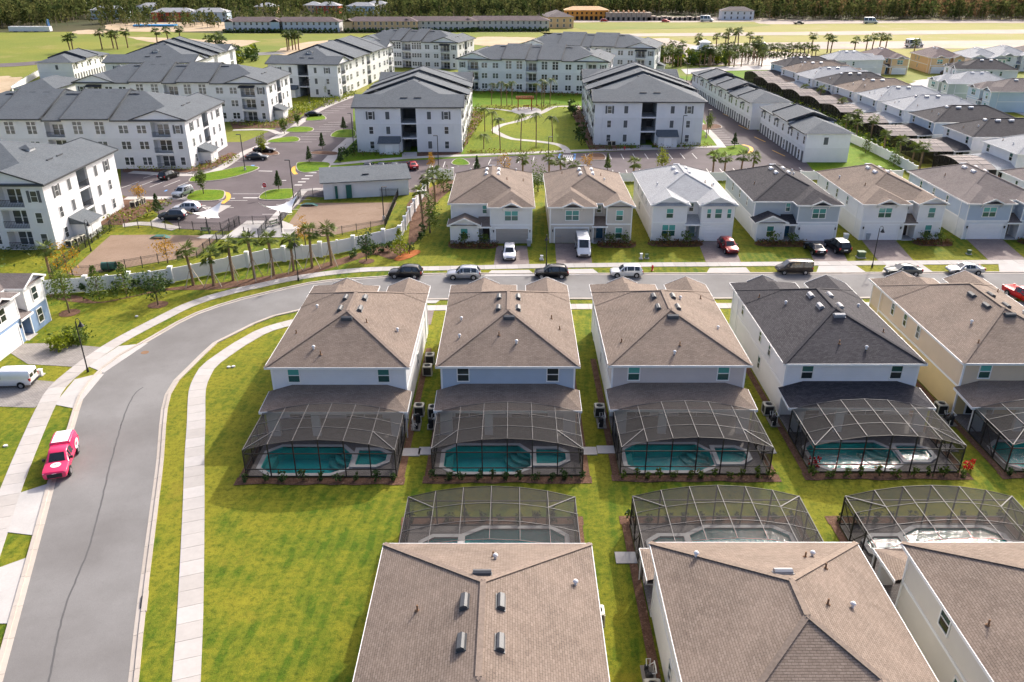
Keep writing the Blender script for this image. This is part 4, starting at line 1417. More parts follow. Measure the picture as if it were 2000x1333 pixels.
# ------------------------------------------------------------------ yard equipment
def ac_unit(label, loc, rot, group):
    h = thing('air_conditioner', label, 'air conditioner', loc, rot, group)
    m = MB(); m.box(-.48, .48, -.48, .48, 0, .08); m.build('pad', MT['concrete'], h)
    m = MB(); m.box(-.42, .42, -.42, .42, .1, .92); m.build('grille', MT['ac_dark'], h)
    m = MB()
    for x in (-.43, .43):
        for y in (-.43, .43):
            m.box(x - .045, x + .045, y - .045, y + .045, .08, .95)
    m.build('corner_post', MT['ac'], h)
    m = MB()
    n = 20
    out = [(.46 * max(-1, min(1, 1.35 * math.cos(t))), .46 * max(-1, min(1, 1.35 * math.sin(t)))) for t in np.linspace(0, 2 * math.pi, n + 1)[:-1]]
    inn = [(.33 * math.cos(t), .33 * math.sin(t)) for t in np.linspace(0, 2 * math.pi, n + 1)[:-1]]
    v = [(a, b, 1.02) for a, b in out] + [(a, b, 1.05) for a, b in inn] + [(a, b, .92) for a, b in out] + [(a, b, .90) for a, b in inn]
    fs = []
    for k in range(n):
        j = (k + 1) % n
        fs += [(k, j, n + j, n + k), (k, 2 * n + k, 2 * n + j, j), (n + k, n + j, 3 * n + j, 3 * n + k)]
    m.add(v, fs); m.build('top_cover', MT['ac'], h)
    m = MB()
    m.tube([(0, 0, .90), (0, 0, .97)], .09, 10)
    for k in range(3):
        a = k * 2.094 + .4
        m.beam((0, 0, .95), (.3 * math.cos(a), .3 * math.sin(a), .95), .12, .02)
    m.build('fan', MT['plastic'], h)
    return h

def pool_pump(label, loc, rot, group):
    h = thing('pool_pump', label, 'pool pump', loc, rot, group)
    m = MB(); m.box(-.42, .42, -.9, .9, 0, .06); m.build('pad', MT['joint'], h)
    m = MB(); m.tube([(.1, .55, .06), (.1, .55, .85), (.1, .55, .98)], [.22, .22, .1], 12); m.build('filter', MT['plastic'], h, smooth=False)
    m = MB(); m.tube([(.1, -.35, .2), (.1, .1, .2)], .13, 10); m.tube([(.1, -.55, .06), (.1, -.55, .42)], .13, 10); m.build('motor', MT['plastic'], h)
    for pts in ([(-.15, -.8, 0), (-.15, -.8, .7), (.1, -.8, .7), (.1, -.55, .4)], [(-.3, -.4, 0), (-.3, -.4, .95), (-.3, .5, .95), (.1, .55, .9)],
                [(-.3, .2, .95), (-.3, .2, 0)], [(.35, .8, 0), (.35, .8, .5), (.1, .6, .5)], [(-.38, -.7, 0), (-.38, -.7, .55), (.05, -.6, .3)]):
        m = MB(); m.tube(pts, .035, 6); m.build('pipe', MT['pipe'], h)
    return h

# ------------------------------------------------------------------ three-storey apartment blocks
# local: long side along +x (0..L), facades at y = 0 (facing -y) and y = W (facing +y); the end x = 0 or x = L holds the breezeway
AZ, AP = 9.75, 0.33
FL = (0.0, 3.15, 6.3)
RAIL = {}
def railing(parent, x0, x1, y, z, axis='x'):
    L = round(x1 - x0, 2)
    if L not in RAIL:
        m = MB()
        m.box(0, L, -.03, .03, 1.0, 1.06); m.box(0, L, -.02, .02, .10, .14)
        n = int(L / .22)
        for k in range(n + 1):
            m.box(L * k / n - .018, L * k / n + .018, -.018, .018, .1, 1.0)
        o = m.build('railing', MT['black'])
        RAIL[L] = o.data
        bpy.data.objects.remove(o)
    return link('railing', RAIL[L], parent, (x0, y, z) if axis == 'x' else (y, x0, z), (0, 0, 0 if axis == 'x' else math.pi / 2))

def facade(h, L, W, side, detail, lo, hi, awn=False):
    """walls, balconies and windows of one long side"""
    ends = 10.5
    rec, pro = 4.0, (L - 2 * ends - 3 * 4.0) / 2
    segs = []                       # (x0, x1, kind) of wall stretches; balconies lie between
    ys = 0.0 if side == '-y' else W
    sg = 1 if side == '-y' else -1            # inwards
    bal = [(3.2, 6.8), (ends + rec + pro + .2, ends + 2 * rec + pro - .2), (L - 6.8, L - 3.2)]
    xs = [0.0]
    for a, b in bal:
        xs += [a, b]
    xs.append(L)
    def wall(name, z0, z1, mat, e=0.0):
        m = MB()
        for k in range(0, len(xs), 2):
            ya, yb = sorted((ys + sg * e, ys + sg * 1.7))
            m.box(xs[k], xs[k + 1], ya, yb, z0, z1)
        for a, b in bal:                             # spandrel between floors
            ya, yb = sorted((ys + sg * (e + .01), ys + sg * 1.7))
            for zf in FL[1:] + (AZ,):
                if z0 <= zf - .2 < z1:
                    m.box(a, b, ya, yb, zf - .45, min(zf, z1) - .0 if zf != AZ else AZ - .04)
        m.build(name, MT[mat], h)
    wall('lower_wall', 0, 6.15, lo, .01)
    wall('upper_wall', 6.15, AZ - .04, hi)
    if not detail:
        return
    for i, (a, b) in enumerate(bal):
        for zf in FL:
            ya, yb = sorted((ys - sg * .15, ys + sg * 1.7))
            m = MB(); m.box(a - .05, b + .05, ya, yb, zf - .14 if zf else 0, zf + .05); bo = m.build('balcony', MT['white'], h)
            railing(bo, a, b, ys - sg * .08, zf + .05)
            small_window(h, (a + b) / 2, ys + sg * 1.7, zf + .25, min(2.3, b - a - .6), 2.0, side)
        if awn and i in (0, 2):                                        # metal awning above the top balcony
            m = MB()
            y0, y1 = ys, ys - sg * 1.1
            m.add([(a - .3, y0, 9.2), (b + .3, y0, 9.2), (b + .3, y1, 8.75), (a - .3, y1, 8.75), (a - .3, y0, 9.1), (b + .3, y0, 9.1), (b + .3, y1, 8.65), (a - .3, y1, 8.65)],
                  [(0, 1, 2, 3), (7, 6, 5, 4), (3, 2, 6, 7), (0, 3, 7, 4), (1, 5, 6, 2)])
            m.build('awning', MT['dark_fascia'], h)
    pos = [(1.5, 'one'), (8.7, 'pair'), (12.3, 'pair'), (L - 1.5, 'one'), (L - 8.7, 'pair'), (L - 12.3, 'pair')]
    for p0 in (ends + rec, ends + 2 * rec + pro):
        pos += [(p0 + pro * .28, 'tall'), (p0 + pro * .74, 'tall')]
    for x, k in pos:
        for n, zf in enumerate(FL):
            if k == 'one':
                small_window(h, x, ys, zf + .85, .85, 1.5, side, 'shutters' if n == 2 else 'one')
            elif k == 'tall' and n == 2:
                small_window(h, x, ys, zf + .7, 1.75, 2.35, side, 'tall')
            else:
                small_window(h, x, ys, zf + .85, 1.75, 1.5, side, 'pair')

def end_wall(h, L, W, x, out, detail, lo, hi, shed=1):
    """end block wall with the breezeway slot; out = -1 faces -x, +1 faces +x"""
    mid, bw = W / 2, 1.65
    xi = x - out * 6.0
    xa, xb = sorted((x, xi))
    for nm, z0, z1, mat, e in (('end_lower_wall', 0, 6.15, lo, .01), ('end_upper_wall', 6.15, AZ - .04, hi, 0.0)):
        m = MB()
        xo = x - out * e
        p, q = sorted((xo, xi))
        m.box(p, q, 1.72, mid - bw, z0, z1); m.box(p, q, mid + bw, W - 1.72, z0, z1)
        m.build(nm, MT[mat], h)
    m = MB()
    for zf in FL[1:]:
        p, q = sorted((x - out * .05, xi)); m.box(p, q, mid - bw, mid + bw, zf - .3, zf)
    m.build('breezeway_floor', MT['s_apt'], h)
    m = MB(); p, q = sorted((xi + out * .05, xi - out * .05)); m.box(p, q, mid - bw, mid + bw, 0, AZ - .2); m.build('breezeway_shade_panel', MT['dark_fascia'], h)  # dark colour stands in for the shade inside the roofed slot
    for s in (-1, 1):
        m = MB(); p, q = sorted((x - out * .4, xi)); m.box(p, q, mid + s * (bw - .02) - .02, mid + s * (bw - .02) + .02, 0, AZ - .2); m.build('breezeway_side_wall', MT['bin_grey'], h)
    fc = '-x' if out < 0 else '+x'
    if not detail:
        return
    for zf in FL[1:]:
        railing(h, mid - bw + .02, mid + bw - .02, x - out * .08, zf, 'y')
    st = MB()
    for k, zf in enumerate(FL[:2]):
        n = 9
        for s in range(n):
            p, q = sorted((x - out * (1.2 + s * .28), x - out * (1.5 + s * .28)))
            st.box(p, q, mid + .1, mid + bw - .1, zf + s * .175, zf + s * .175 + .06)
            p, q = sorted((x - out * (4.0 - s * .28), x - out * (4.3 - s * .28)))
            st.box(p, q, mid - bw + .1, mid - .1, zf + 1.57 + s * .175, zf + 1.63 + s * .175)
    st.build('staircase', MT['shutter'], h)
    for y, k in ((3.3, 'o'), (7.0, 'l'), (W - 7.0, 'l'), (W - 3.3, 'o')):
        for n, zf in enumerate(FL):
            if k == 'l':
                small_window(h, x, y, zf + .8, .85, 1.6, fc, 'louvre')
            else:
                small_window(h, x, y, zf + .85, .85, 1.5, fc, 'shutters' if n == 2 else 'one')
    ysd = mid + shed * (bw + 2.6)
    m = MB(); p, q = sorted((x, x + out * 2.4)); m.box(p, q, ysd - 2.1, ysd + 2.1, 0, 2.45)
    sh = m.build('store_room', MT['s_apt'], h)
    m = MB()
    x1 = x + out * 2.9
    m.add([(x, ysd - 2.4, 3.5), (x, ysd + 2.4, 3.5), (x1, ysd + 2.4, 2.4), (x1, ysd - 2.4, 2.4), (x, ysd - 2.4, 2.4), (x, ysd + 2.4, 2.4)],
          [(0, 1, 2, 3), (0, 3, 4), (1, 5, 2), (4, 3, 2, 5)])
    m.build('store_roof', MT['roof_apt'], sh)
    m = MB(); p, q = sorted((x + out * 2.4, x + out * 2.45)); m.box(p, q, ysd - .8, ysd + .8, .05, 2.1); m.build('store_door', MT['white'], sh)

def apartment(label, loc, rot, L=52.0, W=23.0, detail=('-y', '0'), shed=1, group='three-storey apartment blocks', hip1=False, hip0=False, awn=False, cup=0):
    h = thing('apartment_building', label, 'apartment block', loc, rot, group)
    lo, hi = 's_apt', 'w_white'
    ends, rec = 10.5, 4.0
    pro = (L - 2 * ends - 3 * rec) / 2
    m = MB(); m.box(6.0, L - 6.0, 1.7, W - 1.7, 0, AZ - .1); m.build('inner_wall', MT[hi], h)
    for s in ('-y', '+y'):
        facade(h, L, W, s, s in detail, lo, hi, awn)
    end_wall(h, L, W, 0.0, -1, '0' in detail, lo, hi, shed)
    end_wall(h, L, W, L, 1, '1' in detail, lo, hi, shed)
    ov = .6
    # end cross roofs: ridge runs across the block, gables above the long sides
    for (xa, xb, hp) in ((-ov, ends + ov * .5, hip0), (L - ends - ov * .5, L + ov, hip1)):
        m = MB()
        ra, rb, cr = roof_faces(m, xa, xb, -ov, W + ov, AZ, AP, 'y', 'hip' if hp else 'gable', 'hip' if hp == 2 else 'gable')
        r = m.build('end_roof', MT['roof_apt'], h)
        f = MB(); fascia(f, xa, xb, -ov, W + ov, AZ, .25, .06, 'abcd'); 
        hz = (xb - xa) / 2 * AP
        for y in (-ov, W + ov):
            if hp and (y < 0 or hp == 2):
                continue
            for q in (xa, xb):
                f.beam((q, y, AZ - .02), ((xa + xb) / 2, y, AZ + hz - .02), .10, .22)
        f.build('roof_edge', MT['dark_fascia'], h)
        for y, s in ((.0, 1), (W, -1)):
            g = MB()
            if hp and (y == 0 or hp == 2):
                continue
            yy = y - s * .3
            g.add([(xa + .3, yy, AZ), (xb - .3, yy, AZ), ((xa + xb) / 2, yy, AZ + hz - .12), (xa + .3, yy + s * .2, AZ), (xb - .3, yy + s * .2, AZ), ((xa + xb) / 2, yy + s * .2, AZ + hz - .12)],
                  [(0, 1, 2), (5, 4, 3), (0, 3, 4, 1)])
            g.build('pediment', MT['w_white'], h)
        v = MB()
        xv = (xa + .35 * (xb - xa)) if xa < 1 else (xa + .65 * (xb - xa))
        zv = AZ + min(xv - xa, xb - xv) * AP
        for yv in (W * .42, W * .55):
            v.box(xv - .12, xv + .12, yv - .8, yv + .8, zv - .1, zv + .16)
        v.build('roof_vent', MT['dark_fascia'], h)
    # stepped long roof
    xs = [(-ov + .4, ends + rec, 0.0, 0.0), (ends + rec, ends + rec + pro, .6, .8), (ends + rec + pro, ends + 2 * rec + pro, 0.0, 0.0),
          (ends + 2 * rec + pro, ends + 2 * rec + 2 * pro, .6, .8), (L - ends - rec, L + ov - .4, 0.0, 0.0)]
    for xa, xb, dz, dy in xs:
        m = MB()
        roof_faces(m, xa, xb, -ov - dy * .5, W + ov + dy * .5, AZ + dz * .55 + .01, AP, 'x', 'hip' if xa < 0 else 'gable', 'hip' if xb > L else 'gable')
        m.build('roof_section', MT['roof_apt'], h)
        if dy:
            f = MB()
            y0, y1 = -ov - dy * .5, W + ov + dy * .5
            za = AZ + dz * .55
            zr = za + (y1 - y0) / 2 * AP
            for x in (xa - .04, xb + .04):
                f.beam((x, y0, za + .02), (x, W / 2, zr + .02), .10, .22)
                f.beam((x, y1, za + .02), (x, W / 2, zr + .02), .10, .22)
            f.box(xa, xb, y0 - .06, y0, za - .25, za + .02); f.box(xa, xb, y1, y1 + .06, za - .25, za + .02)
            f.build('roof_edge', MT['dark_fascia'], h)
            g = MB()
            for x, s in ((xa + .02, 1), (xb - .02, -1)):
                g.add([(x, y0 + .5, za - .4), (x, y1 - .5, za - .4), (x, W / 2, zr - .1), (x + s * .1, y0 + .5, za - .4), (x + s * .1, y1 - .5, za - .4), (x + s * .1, W / 2, zr - .1)], [(0, 1, 2), (5, 4, 3)])
            g.build('step_gable', MT['roof_apt'], h)
        else:
            f = MB(); xp, xq = (ends + .4 if xa < 0 else xa), (L - ends - .4 if xb > L else xb)
            f.box(xp, xq, -ov - .06, -ov, AZ - .25, AZ + .02)
            f.box(xp, xq, W + ov, W + ov + .06, AZ - .25, AZ + .02)
            f.build('roof_edge', MT['dark_fascia'], h)
        v = MB()
        zr = AZ + dz * .55 + (W / 2 + ov) * AP
        for sy in (-1, 1):
            for fx in (.35, .65):
                xv = (max(xa, 12) if xa < 0 else xa) + ((min(xb, L - 12) if xb > L else xb) - (max(xa, 12) if xa < 0 else xa)) * fx
                v.box(xv - .7, xv + .7, W / 2 + sy * 1.3 - .15, W / 2 + sy * 1.3 + .15, zr - .75, zr - .30)
        v.build('roof_vent', MT['dark_fascia'], h)
    c = MB()
    xc = 7.5 if cup == 0 else L - 7.5
    c.box(xc - .8, xc + .8, W / 2 - .8, W / 2 + .8, AZ + 1.2, AZ + 2.7)
    o = c.build('cupola', MT['white'], h)
    c = MB(); roof_faces(c, xc - 1.05, xc + 1.05, W / 2 - 1.05, W / 2 + 1.05, AZ + 2.7, .5); c.build('cupola_roof', MT['roof_apt'], o)
    return h

def carriage(label, loc, rot, L, W=10.0, group='two-storey carriage houses', nsec=6, detail=True, z=6.0):
    """long row above garages: facade with doors faces -y"""
    h = thing('carriage_house', label, 'carriage house', loc, rot, group)
    m = MB(); m.box(0, L, 0, W, 0, 3.0); m.build('lower_wall', MT['s_apt'], h)
    m = MB(); m.box(.01, L - .01, .01, W - .01, 3.0, z - .03); m.build('upper_wall', MT['w_white'], h)
    sl = L / nsec
    for k in range(nsec):
        dz = (k % 2) * .55
        xa, xb = k * sl, (k + 1) * sl
        m = MB()
        roof_faces(m, xa - (.5 if k == 0 else .1), xb + (.5 if k == nsec - 1 else .1), -.55 - dz * .4, W + .55 + dz * .4, z + dz + .01 * k, .33, 'x', 'hip' if k == 0 else 'gable', 'hip' if k == nsec - 1 else 'gable')
        m.build('roof_section', MT['roof_apt'], h)
        f = MB()
        zr = z + dz + (W / 2 + .55 + dz * .4) * .33
        if dz or k == 0:
            for x in (xa - .12, xb + .12):
                if 0 < x < L:
                    for y in (-.55 - dz * .4, W + .55 + dz * .4):
                        f.beam((x, y, z + dz + .0), (x, W / 2, zr), .10, .5)
        f.box(xa, xb, -.6 - dz * .4, -.55 - dz * .4, z + dz - .22, z + dz + .0)
        f.box(xa, xb, W + .55 + dz * .4, W + .6 + dz * .4, z + dz - .22, z + dz + .0)
        f.build('roof_edge', MT['dark_fascia'], h)
        if dz:
            m = MB(); m.box(xa, xb, .0 - .3, W + .3, z - .1, z + dz); m.build('step_wall', MT['w_white'], h)
    if detail:
        n = int(L / 2.05)
        for k in range(n):
            x = (k + .5) * L / n
            if k % 5 == 4:
                small_window(h, x, 0, .1, .85, 2.0, '-y', 'one')
            else:
                m = MB(); m.box(x - .5, x + .5, -.07, 0, .05, 2.2); m.build('garage_door', MT['shutter'], h)
            if k % 5 in (0, 1, 3):
                small_window(h, x, 0, 3.7, .9, 1.5, '-y', 'one')
                if k % 5 == 1:
                    m = MB(); m.add([(x - .9, 0, 5.6), (x + .9, 0, 5.6), (x + .9, -.7, 5.3), (x - .9, -.7, 5.3), (x - .9, -.7, 5.2), (x + .9, -.7, 5.2)], [(0, 1, 2, 3), (3, 2, 5, 4)])
                    m.build('awning', MT['dark_fascia'], h)
        for x, fc in ((0, '-x'), (L, '+x')):
            small_window(h, x, W * .45, 3.7, .9, 1.5, fc, 'louvre')
        m = MB(); m.box(-.25, 0, W * .72, W * .82, .2, 1.3); m.build('meter_box', MT['bin_grey'], h)
    return h

# ------------------------------------------------------------------ vehicles (front towards +x, wheels on z = 0)
# columns: x, underside, shoulder height, top height, half width at shoulder, half width at top
CARS = {
    'suv': [(-2.25, .55, .80, .80, .74, .74), (-2.18, .38, .95, 1.0, .86, .80), (-1.75, .28, 1.02, 1.60, .91, .66), (-1.0, .26, 1.02, 1.68, .92, .68), (.05, .25, 1.0, 1.66, .92, .68),
            (.42, .25, .99, 1.56, .92, .66), (1.05, .25, .97, 1.01, .91, .78), (1.75, .28, .92, .94, .88, .74), (2.15, .36, .80, .82, .80, .68), (2.26, .45, .62, .64, .68, .60)],
    'sedan': [(-2.35, .55, .78, .78, .72, .72), (-2.28, .36, .92, .95, .84, .76), (-1.65, .26, .95, 1.02, .89, .74), (-.95, .25, .95, 1.40, .90, .58), (-.2, .25, .94, 1.46, .90, .60), (.35, .25, .93, 1.40, .90, .59),
              (1.05, .25, .91, .95, .89, .76), (1.75, .28, .85, .87, .86, .70), (2.25, .36, .70, .72, .78, .64), (2.36, .45, .56, .58, .66, .58)],
    'van': [(-2.75, .50, 1.0, 2.40, .93, .80), (-2.72, .36, 1.15, 2.50, 1.0, .84), (-1.2, .30, 1.18, 2.54, 1.02, .86), (.5, .30, 1.18, 2.54, 1.02, .86), (1.25, .30, 1.18, 2.42, 1.02, .84),
            (1.95, .30, 1.15, 1.35, 1.0, .86), (2.5, .34, .98, 1.02, .96, .80), (2.72, .42, .70, .74, .86, .74)],
    'smallvan': [(-2.35, .48, .95, 1.72, .84, .70), (-2.30, .34, 1.0, 1.80, .89, .72), (-1.0, .28, 1.02, 1.84, .90, .74), (.4, .28, 1.02, 1.82, .90, .73), (.85, .28, 1.02, 1.72, .90, .72),
                 (1.55, .28, 1.0, 1.10, .89, .76), (2.1, .32, .86, .90, .84, .70), (2.36, .42, .64, .66, .74, .64)],
    'pickup': [(-2.75, .62, .95, .98, .84, .80), (-2.70, .46, 1.08, 1.75, .92, .76), (-2.0, .42, 1.10, 1.86, .94, .78), (-.55, .40, 1.10, 1.86, .94, .78), (-.45, .40, 1.10, 1.55, .94, .76), (-.40, .40, 1.10, 1.74, .94, .70), (.35, .40, 1.10, 1.76, .94, .70),
               (.70, .40, 1.09, 1.68, .94, .68), (1.35, .40, 1.08, 1.14, .93, .80), (2.2, .42, 1.04, 1.08, .93, .80), (2.66, .44, .98, 1.02, .90, .78), (2.78, .46, .88, .91, .84, .72)],
    'bedpickup': [(-2.75, .62, .95, .98, .84, .80), (-2.70, .46, 1.08, 1.10, .92, .86), (-.75, .40, 1.10, 1.12, .94, .88), (-.72, .40, 1.10, 1.60, .94, .72), (-.40, .40, 1.10, 1.78, .94, .70), (.35, .40, 1.10, 1.78, .94, .70),
                  (.70, .40, 1.09, 1.70, .94, .68), (1.35, .40, 1.08, 1.14, .93, .80), (2.2, .42, 1.02, 1.06, .92, .78), (2.62, .46, .90, .93, .86, .74), (2.75, .52, .70, .72, .74, .66)],
}
WHEELB = {'suv': (-1.32, 1.38, .34), 'sedan': (-1.38, 1.42, .32), 'van': (-1.75, 1.85, .36), 'smallvan': (-1.35, 1.5, .32), 'pickup': (-1.65, 1.75, .38), 'bedpickup': (-1.65, 1.75, .38)}

def shrunk(q, k, n_off):
    c = sum((Vector(p) for p in q), Vector()) / len(q)
    n = (Vector(q[1]) - Vector(q[0])).cross(Vector(q[2]) - Vector(q[0])).normalized()
    return [c + (Vector(p) - c) * k + n * n_off for p in q]

def car(kind, label, cat, loc, heading, col, roof=None, glass_sides=True, group=None, scale=1.0, name=None, metal=.25):
    h = thing(name or {'suv': 'parked_suv', 'sedan': 'parked_car', 'van': 'delivery_van', 'smallvan': 'work_van', 'pickup': 'pickup_truck', 'bedpickup': 'pickup_truck'}[kind], label, cat, loc, heading, group)
    h.scale = (scale,) * 3
    P = paint('car_paint', col, .22, metal)
    C = CARS[kind]
    body, front, back, rf = MB(), MB(), MB(), MB()
    sides = []
    rings = []
    for x, zb, zs, zt, ws, wt in C:
        mid = (zb + zs) / 2
        rings.append([(x, -ws * .90, zb), (x, -ws * 1.0, mid), (x, -ws * .985, zs), (x, -wt, zt - .04), (x, -wt * .86, zt), (x, wt * .86, zt), (x, wt, zt - .04), (x, ws * .985, zs), (x, ws, mid), (x, ws * .90, zb)])
    n = 10
    v = [p for r in rings for p in r]
    fs = []
    for i in range(len(rings) - 1):
        for k in range(n):
            j = (k + 1) % n
            fs.append((i * n + k, i * n + j, (i + 1) * n + j, (i + 1) * n + k))
    fs.append(list(range(n))[::-1]); fs.append([(len(rings) - 1) * n + k for k in range(n)])
    body.add(v, fs)
    b = body.build('body', P, h, smooth=False, bevel=.035)
    b.data.polygons.foreach_set('use_smooth', [True] * len(b.data.polygons))
    tall = [(c[3] - c[2]) for c in C]
    nwin = 0
    for i in range(len(C) - 1):
        a, c = C[i], C[i + 1]
        ta, tc = tall[i], tall[i + 1]
        topper = kind == 'pickup' and a[0] < -.5
        if ta > .25 and tc > .25 and not topper:                      # side glass
            if glass_sides or a[0] >= .3:
                for s in (-1, 1):
                    k = 2 if s < 0 else 7
                    k2 = 3 if s < 0 else 6
                    q = [rings[i][k], rings[i + 1][k], rings[i + 1][k2], rings[i][k2]]
                    q = q if s < 0 else q[::-1]
                    sides.append(shrunk(q, .86, .012))
        if ta > .25 and tc < .25 and c[0] > .9:                        # windscreen
            q = [rings[i][4], rings[i + 1][4], rings[i + 1][5], rings[i][5]]
            front.poly(shrunk(q, .90, .015))
            for s in (-1, 1):
                k, k2 = (2, 3) if s < 0 else (7, 6)
                q = [rings[i][k], rings[i + 1][k], rings[i][k2]]
                q = q if s < 0 else q[::-1]
                sides.append(shrunk(q, .62, .012))
        if kind in ('suv', 'sedan', 'bedpickup') and ta < .2 and tc > .3 and a[0] < 0:
            q = [rings[i][4], rings[i + 1][4], rings[i + 1][5], rings[i][5]]
            back.poly(shrunk(q, .84, .015))
        if roof and ta > .25 and tc > .25 and c[3] > C[3][3] - .12:
            q = [rings[i][4], rings[i + 1][4], rings[i + 1][5], rings[i][5]]
            if not (kind == 'pickup' and -.6 < a[0] < -.39):
                rf.poly(shrunk(q, 1.0 if kind != 'pickup' else .93, .02))
    if kind in ('van', 'smallvan'):
        x, zs, zt, wt = C[0][0], C[0][2], C[0][3], C[0][5]
        for s in (-1, 1):
            back.box(x - .02, x + .02, s * .40 - .28, s * .40 + .28, zs + .15, zt - .25)
    for m, nm in ((front, 'windscreen'), (back, 'rear_window')):
        if m.f:
            m.build(nm, MT['carglass'], h)
    for q in sides:
        m = MB(); m.poly(q); m.build('side_window', MT['carglass'], h)
    if rf.f:
        rf.build('roof', roof, h)
    xr, xf, r = WHEELB[kind]
    for x in (xr, xf):
        for s in (-1, 1):
            w = max(c[4] for c in C)
            a = MB()
            a.tube([(x, s * (w - .02), r + .03), (x, s * (w + .012), r + .03)], r + .07, 18)
            a.build('wheel_arch', MT['plastic'], h)
            t = MB()
            t.tube([(x, s * (w - .18), r), (x, s * (w + .0), r), (x, s * (w + .03), r)], [r, r, r * .92], 18)
            wh = t.build('wheel', MT['tyre'], h)
            t = MB()
            t.tube([(x, s * (w + .02), r), (x, s * (w + .045), r)], r * .62, 12)
            t.build('rim', MT['rim'], wh)
    f, bk = C[-1], C[0]
    g = MB(); g.box(f[0] - .12, f[0] + .03, -f[4] * .66, f[4] * .66, f[1] + .06, f[2] + .01); g.build('grille', MT['plastic'], h)
    f2 = C[-2]
    for s in (-1, 1):
        m = MB(); m.box(f2[0] - .16, f2[0] + .05, s * f2[4] * .80 - .14, s * f2[4] * .80 + .14, f2[2] - .17, f2[2] - .03); m.build('headlight', MT['lamp_clear'], h)
        b2 = C[1]
        m = MB(); m.box(b2[0] - .05, b2[0] + .12, s * b2[4] * .88 - .10, s * b2[4] * .88 + .10, b2[2] - .25, b2[2] + .08); m.build('tail_light', MT['lamp_red'], h)
        xm = [c for c in C if c[3] - c[2] > .25][-1]
        m = MB(); m.box(xm[0] + .15, xm[0] + .32, s * (xm[4] + .10) - .10, s * (xm[4] + .10) + .10, xm[2] + .02, xm[2] + .2); m.build('mirror', MT['plastic'] if kind != 'sedan' else P, h)
    m = MB(); m.box(bk[0] - .05, bk[0] + .2, -bk[4] * .95, bk[4] * .95, bk[1] - .1, bk[1] + .12); m.build('bumper', MT['plastic'], h)
    m = MB(); m.box(bk[0] - .03, bk[0] + .02, -.26, .26, bk[2] - .12, bk[2] - .0); m.build('licence_plate', MT['white'], h)
    return h

# ------------------------------------------------------------------ plants
def leaf_quads(mb, pts, size, rg, mi=0, flat=0.0):
    for p in pts:
        n = Vector((rg.gauss(0, 1), rg.gauss(0, 1), rg.gauss(0, 1) + flat)).normalized()
        a = n.orthogonal().normalized()
        a.rotate(Matrix.Rotation(rg.uniform(0, 6.28), 3, n))
        b = n.cross(a)
        s = size * rg.uniform(.6, 1.3)
        mb.add([p - a * s, p - b * s * .55 + n * s * .12, p + a * s, p + b * s * .55 + n * s * .12], [(0, 1, 2, 3)], mi)

def cloud(rg, c, r, n, clumps, spread=.35, shell=.5):
    cs = []
    for _ in range(clumps):
        while True:
            q = Vector((rg.uniform(-1, 1), rg.uniform(-1, 1), rg.uniform(-1, 1)))
            if shell < q.length < 1:
                break
        cs.append(q)
    out = []
    for k in range(n):
        q = cs[k % clumps] + Vector((rg.gauss(0, spread), rg.gauss(0, spread), rg.gauss(0, spread)))
        out.append(Vector(c) + Vector((q.x * r[0], q.y * r[1], q.z * r[2])))
    return out

def tree_meshes(seed, H, trunk_h, r, n, leaf, size, shape='round'):
    rg = random.Random(seed)
    t = MB()
    lean = Vector((rg.uniform(-.1, .1), rg.uniform(-.1, .1), 0)) * H * .3
    t.tube([(0, 0, 0), lean * .4 + Vector((0, 0, trunk_h)), lean + Vector((0, 0, H * .92))], [H * .018 + .02, H * .014 + .015, .012], 6)
    tips = []
    for k in range(7):
        a = rg.uniform(0, 6.28)
        z0 = trunk_h + (H - trunk_h) * rg.uniform(.0, .55)
        p0 = lean * (z0 / H) + Vector((0, 0, z0))
        p1 = p0 + Vector((math.cos(a) * r * rg.uniform(.5, .9), math.sin(a) * r * rg.uniform(.5, .9), (H - trunk_h) * rg.uniform(.12, .35)))
        t.tube([p0, (p0 + p1) / 2 + Vector((0, 0, .05)), p1], [H * .008 + .008, .012, .006], 4)
        tips.append(p1)
    c = MB()
    if shape == 'cone':
        pts = []
        for k in range(n):
            z = rg.random() ** 1.3
            a = rg.uniform(0, 6.28)
            rr = r * (1 - z * .92) * rg.uniform(.45, 1.05) * (1 + .25 * math.sin(a * 5 + z * 12))
            pts.append(lean * .5 + Vector((math.cos(a) * rr, math.sin(a) * rr, trunk_h + (H - trunk_h) * z)))
    else:
        zc = (trunk_h + H) / 2
        pts = cloud(rg, lean * .6 + Vector((0, 0, zc)), (r, r, (H - trunk_h) / 2), n, 11, .25)
        for tip in tips:
            pts += [tip + Vector((rg.gauss(0, r * .2), rg.gauss(0, r * .2), rg.gauss(0, r * .2))) for _ in range(n // 25)]
    leaf_quads(c, pts, size, rg)
    return t, c

TREEC = {}
def small_tree(label, x, y, H, r, trunk_h, leaf='leaf_green', n=420, size=.16, shape='round', seed=0, cat='tree', group=None, name='young_tree', stakes=False):
    key = (round(H, 1), round(r, 1), round(trunk_h, 1), n, shape, seed % 3)
    h = thing(name, label, cat, (x, y, 0), (seed * 2.4) % 6.28, group)
    if key not in TREEC:
        t, c = tree_meshes(seed % 3 + 11, H, trunk_h, r, n, leaf, size, shape)
        a = t.build('trunk', MT['trunk'], h); b = c.build('crown', MT[leaf], h, uv=False)
        TREEC[key] = (a.data, b.data)
    else:
        a = link('trunk', TREEC[key][0], h); b = link('crown', TREEC[key][1], h)
    b.material_slots[0].link = 'OBJECT'
    b.material_slots[0].material = MT[leaf]
    return h

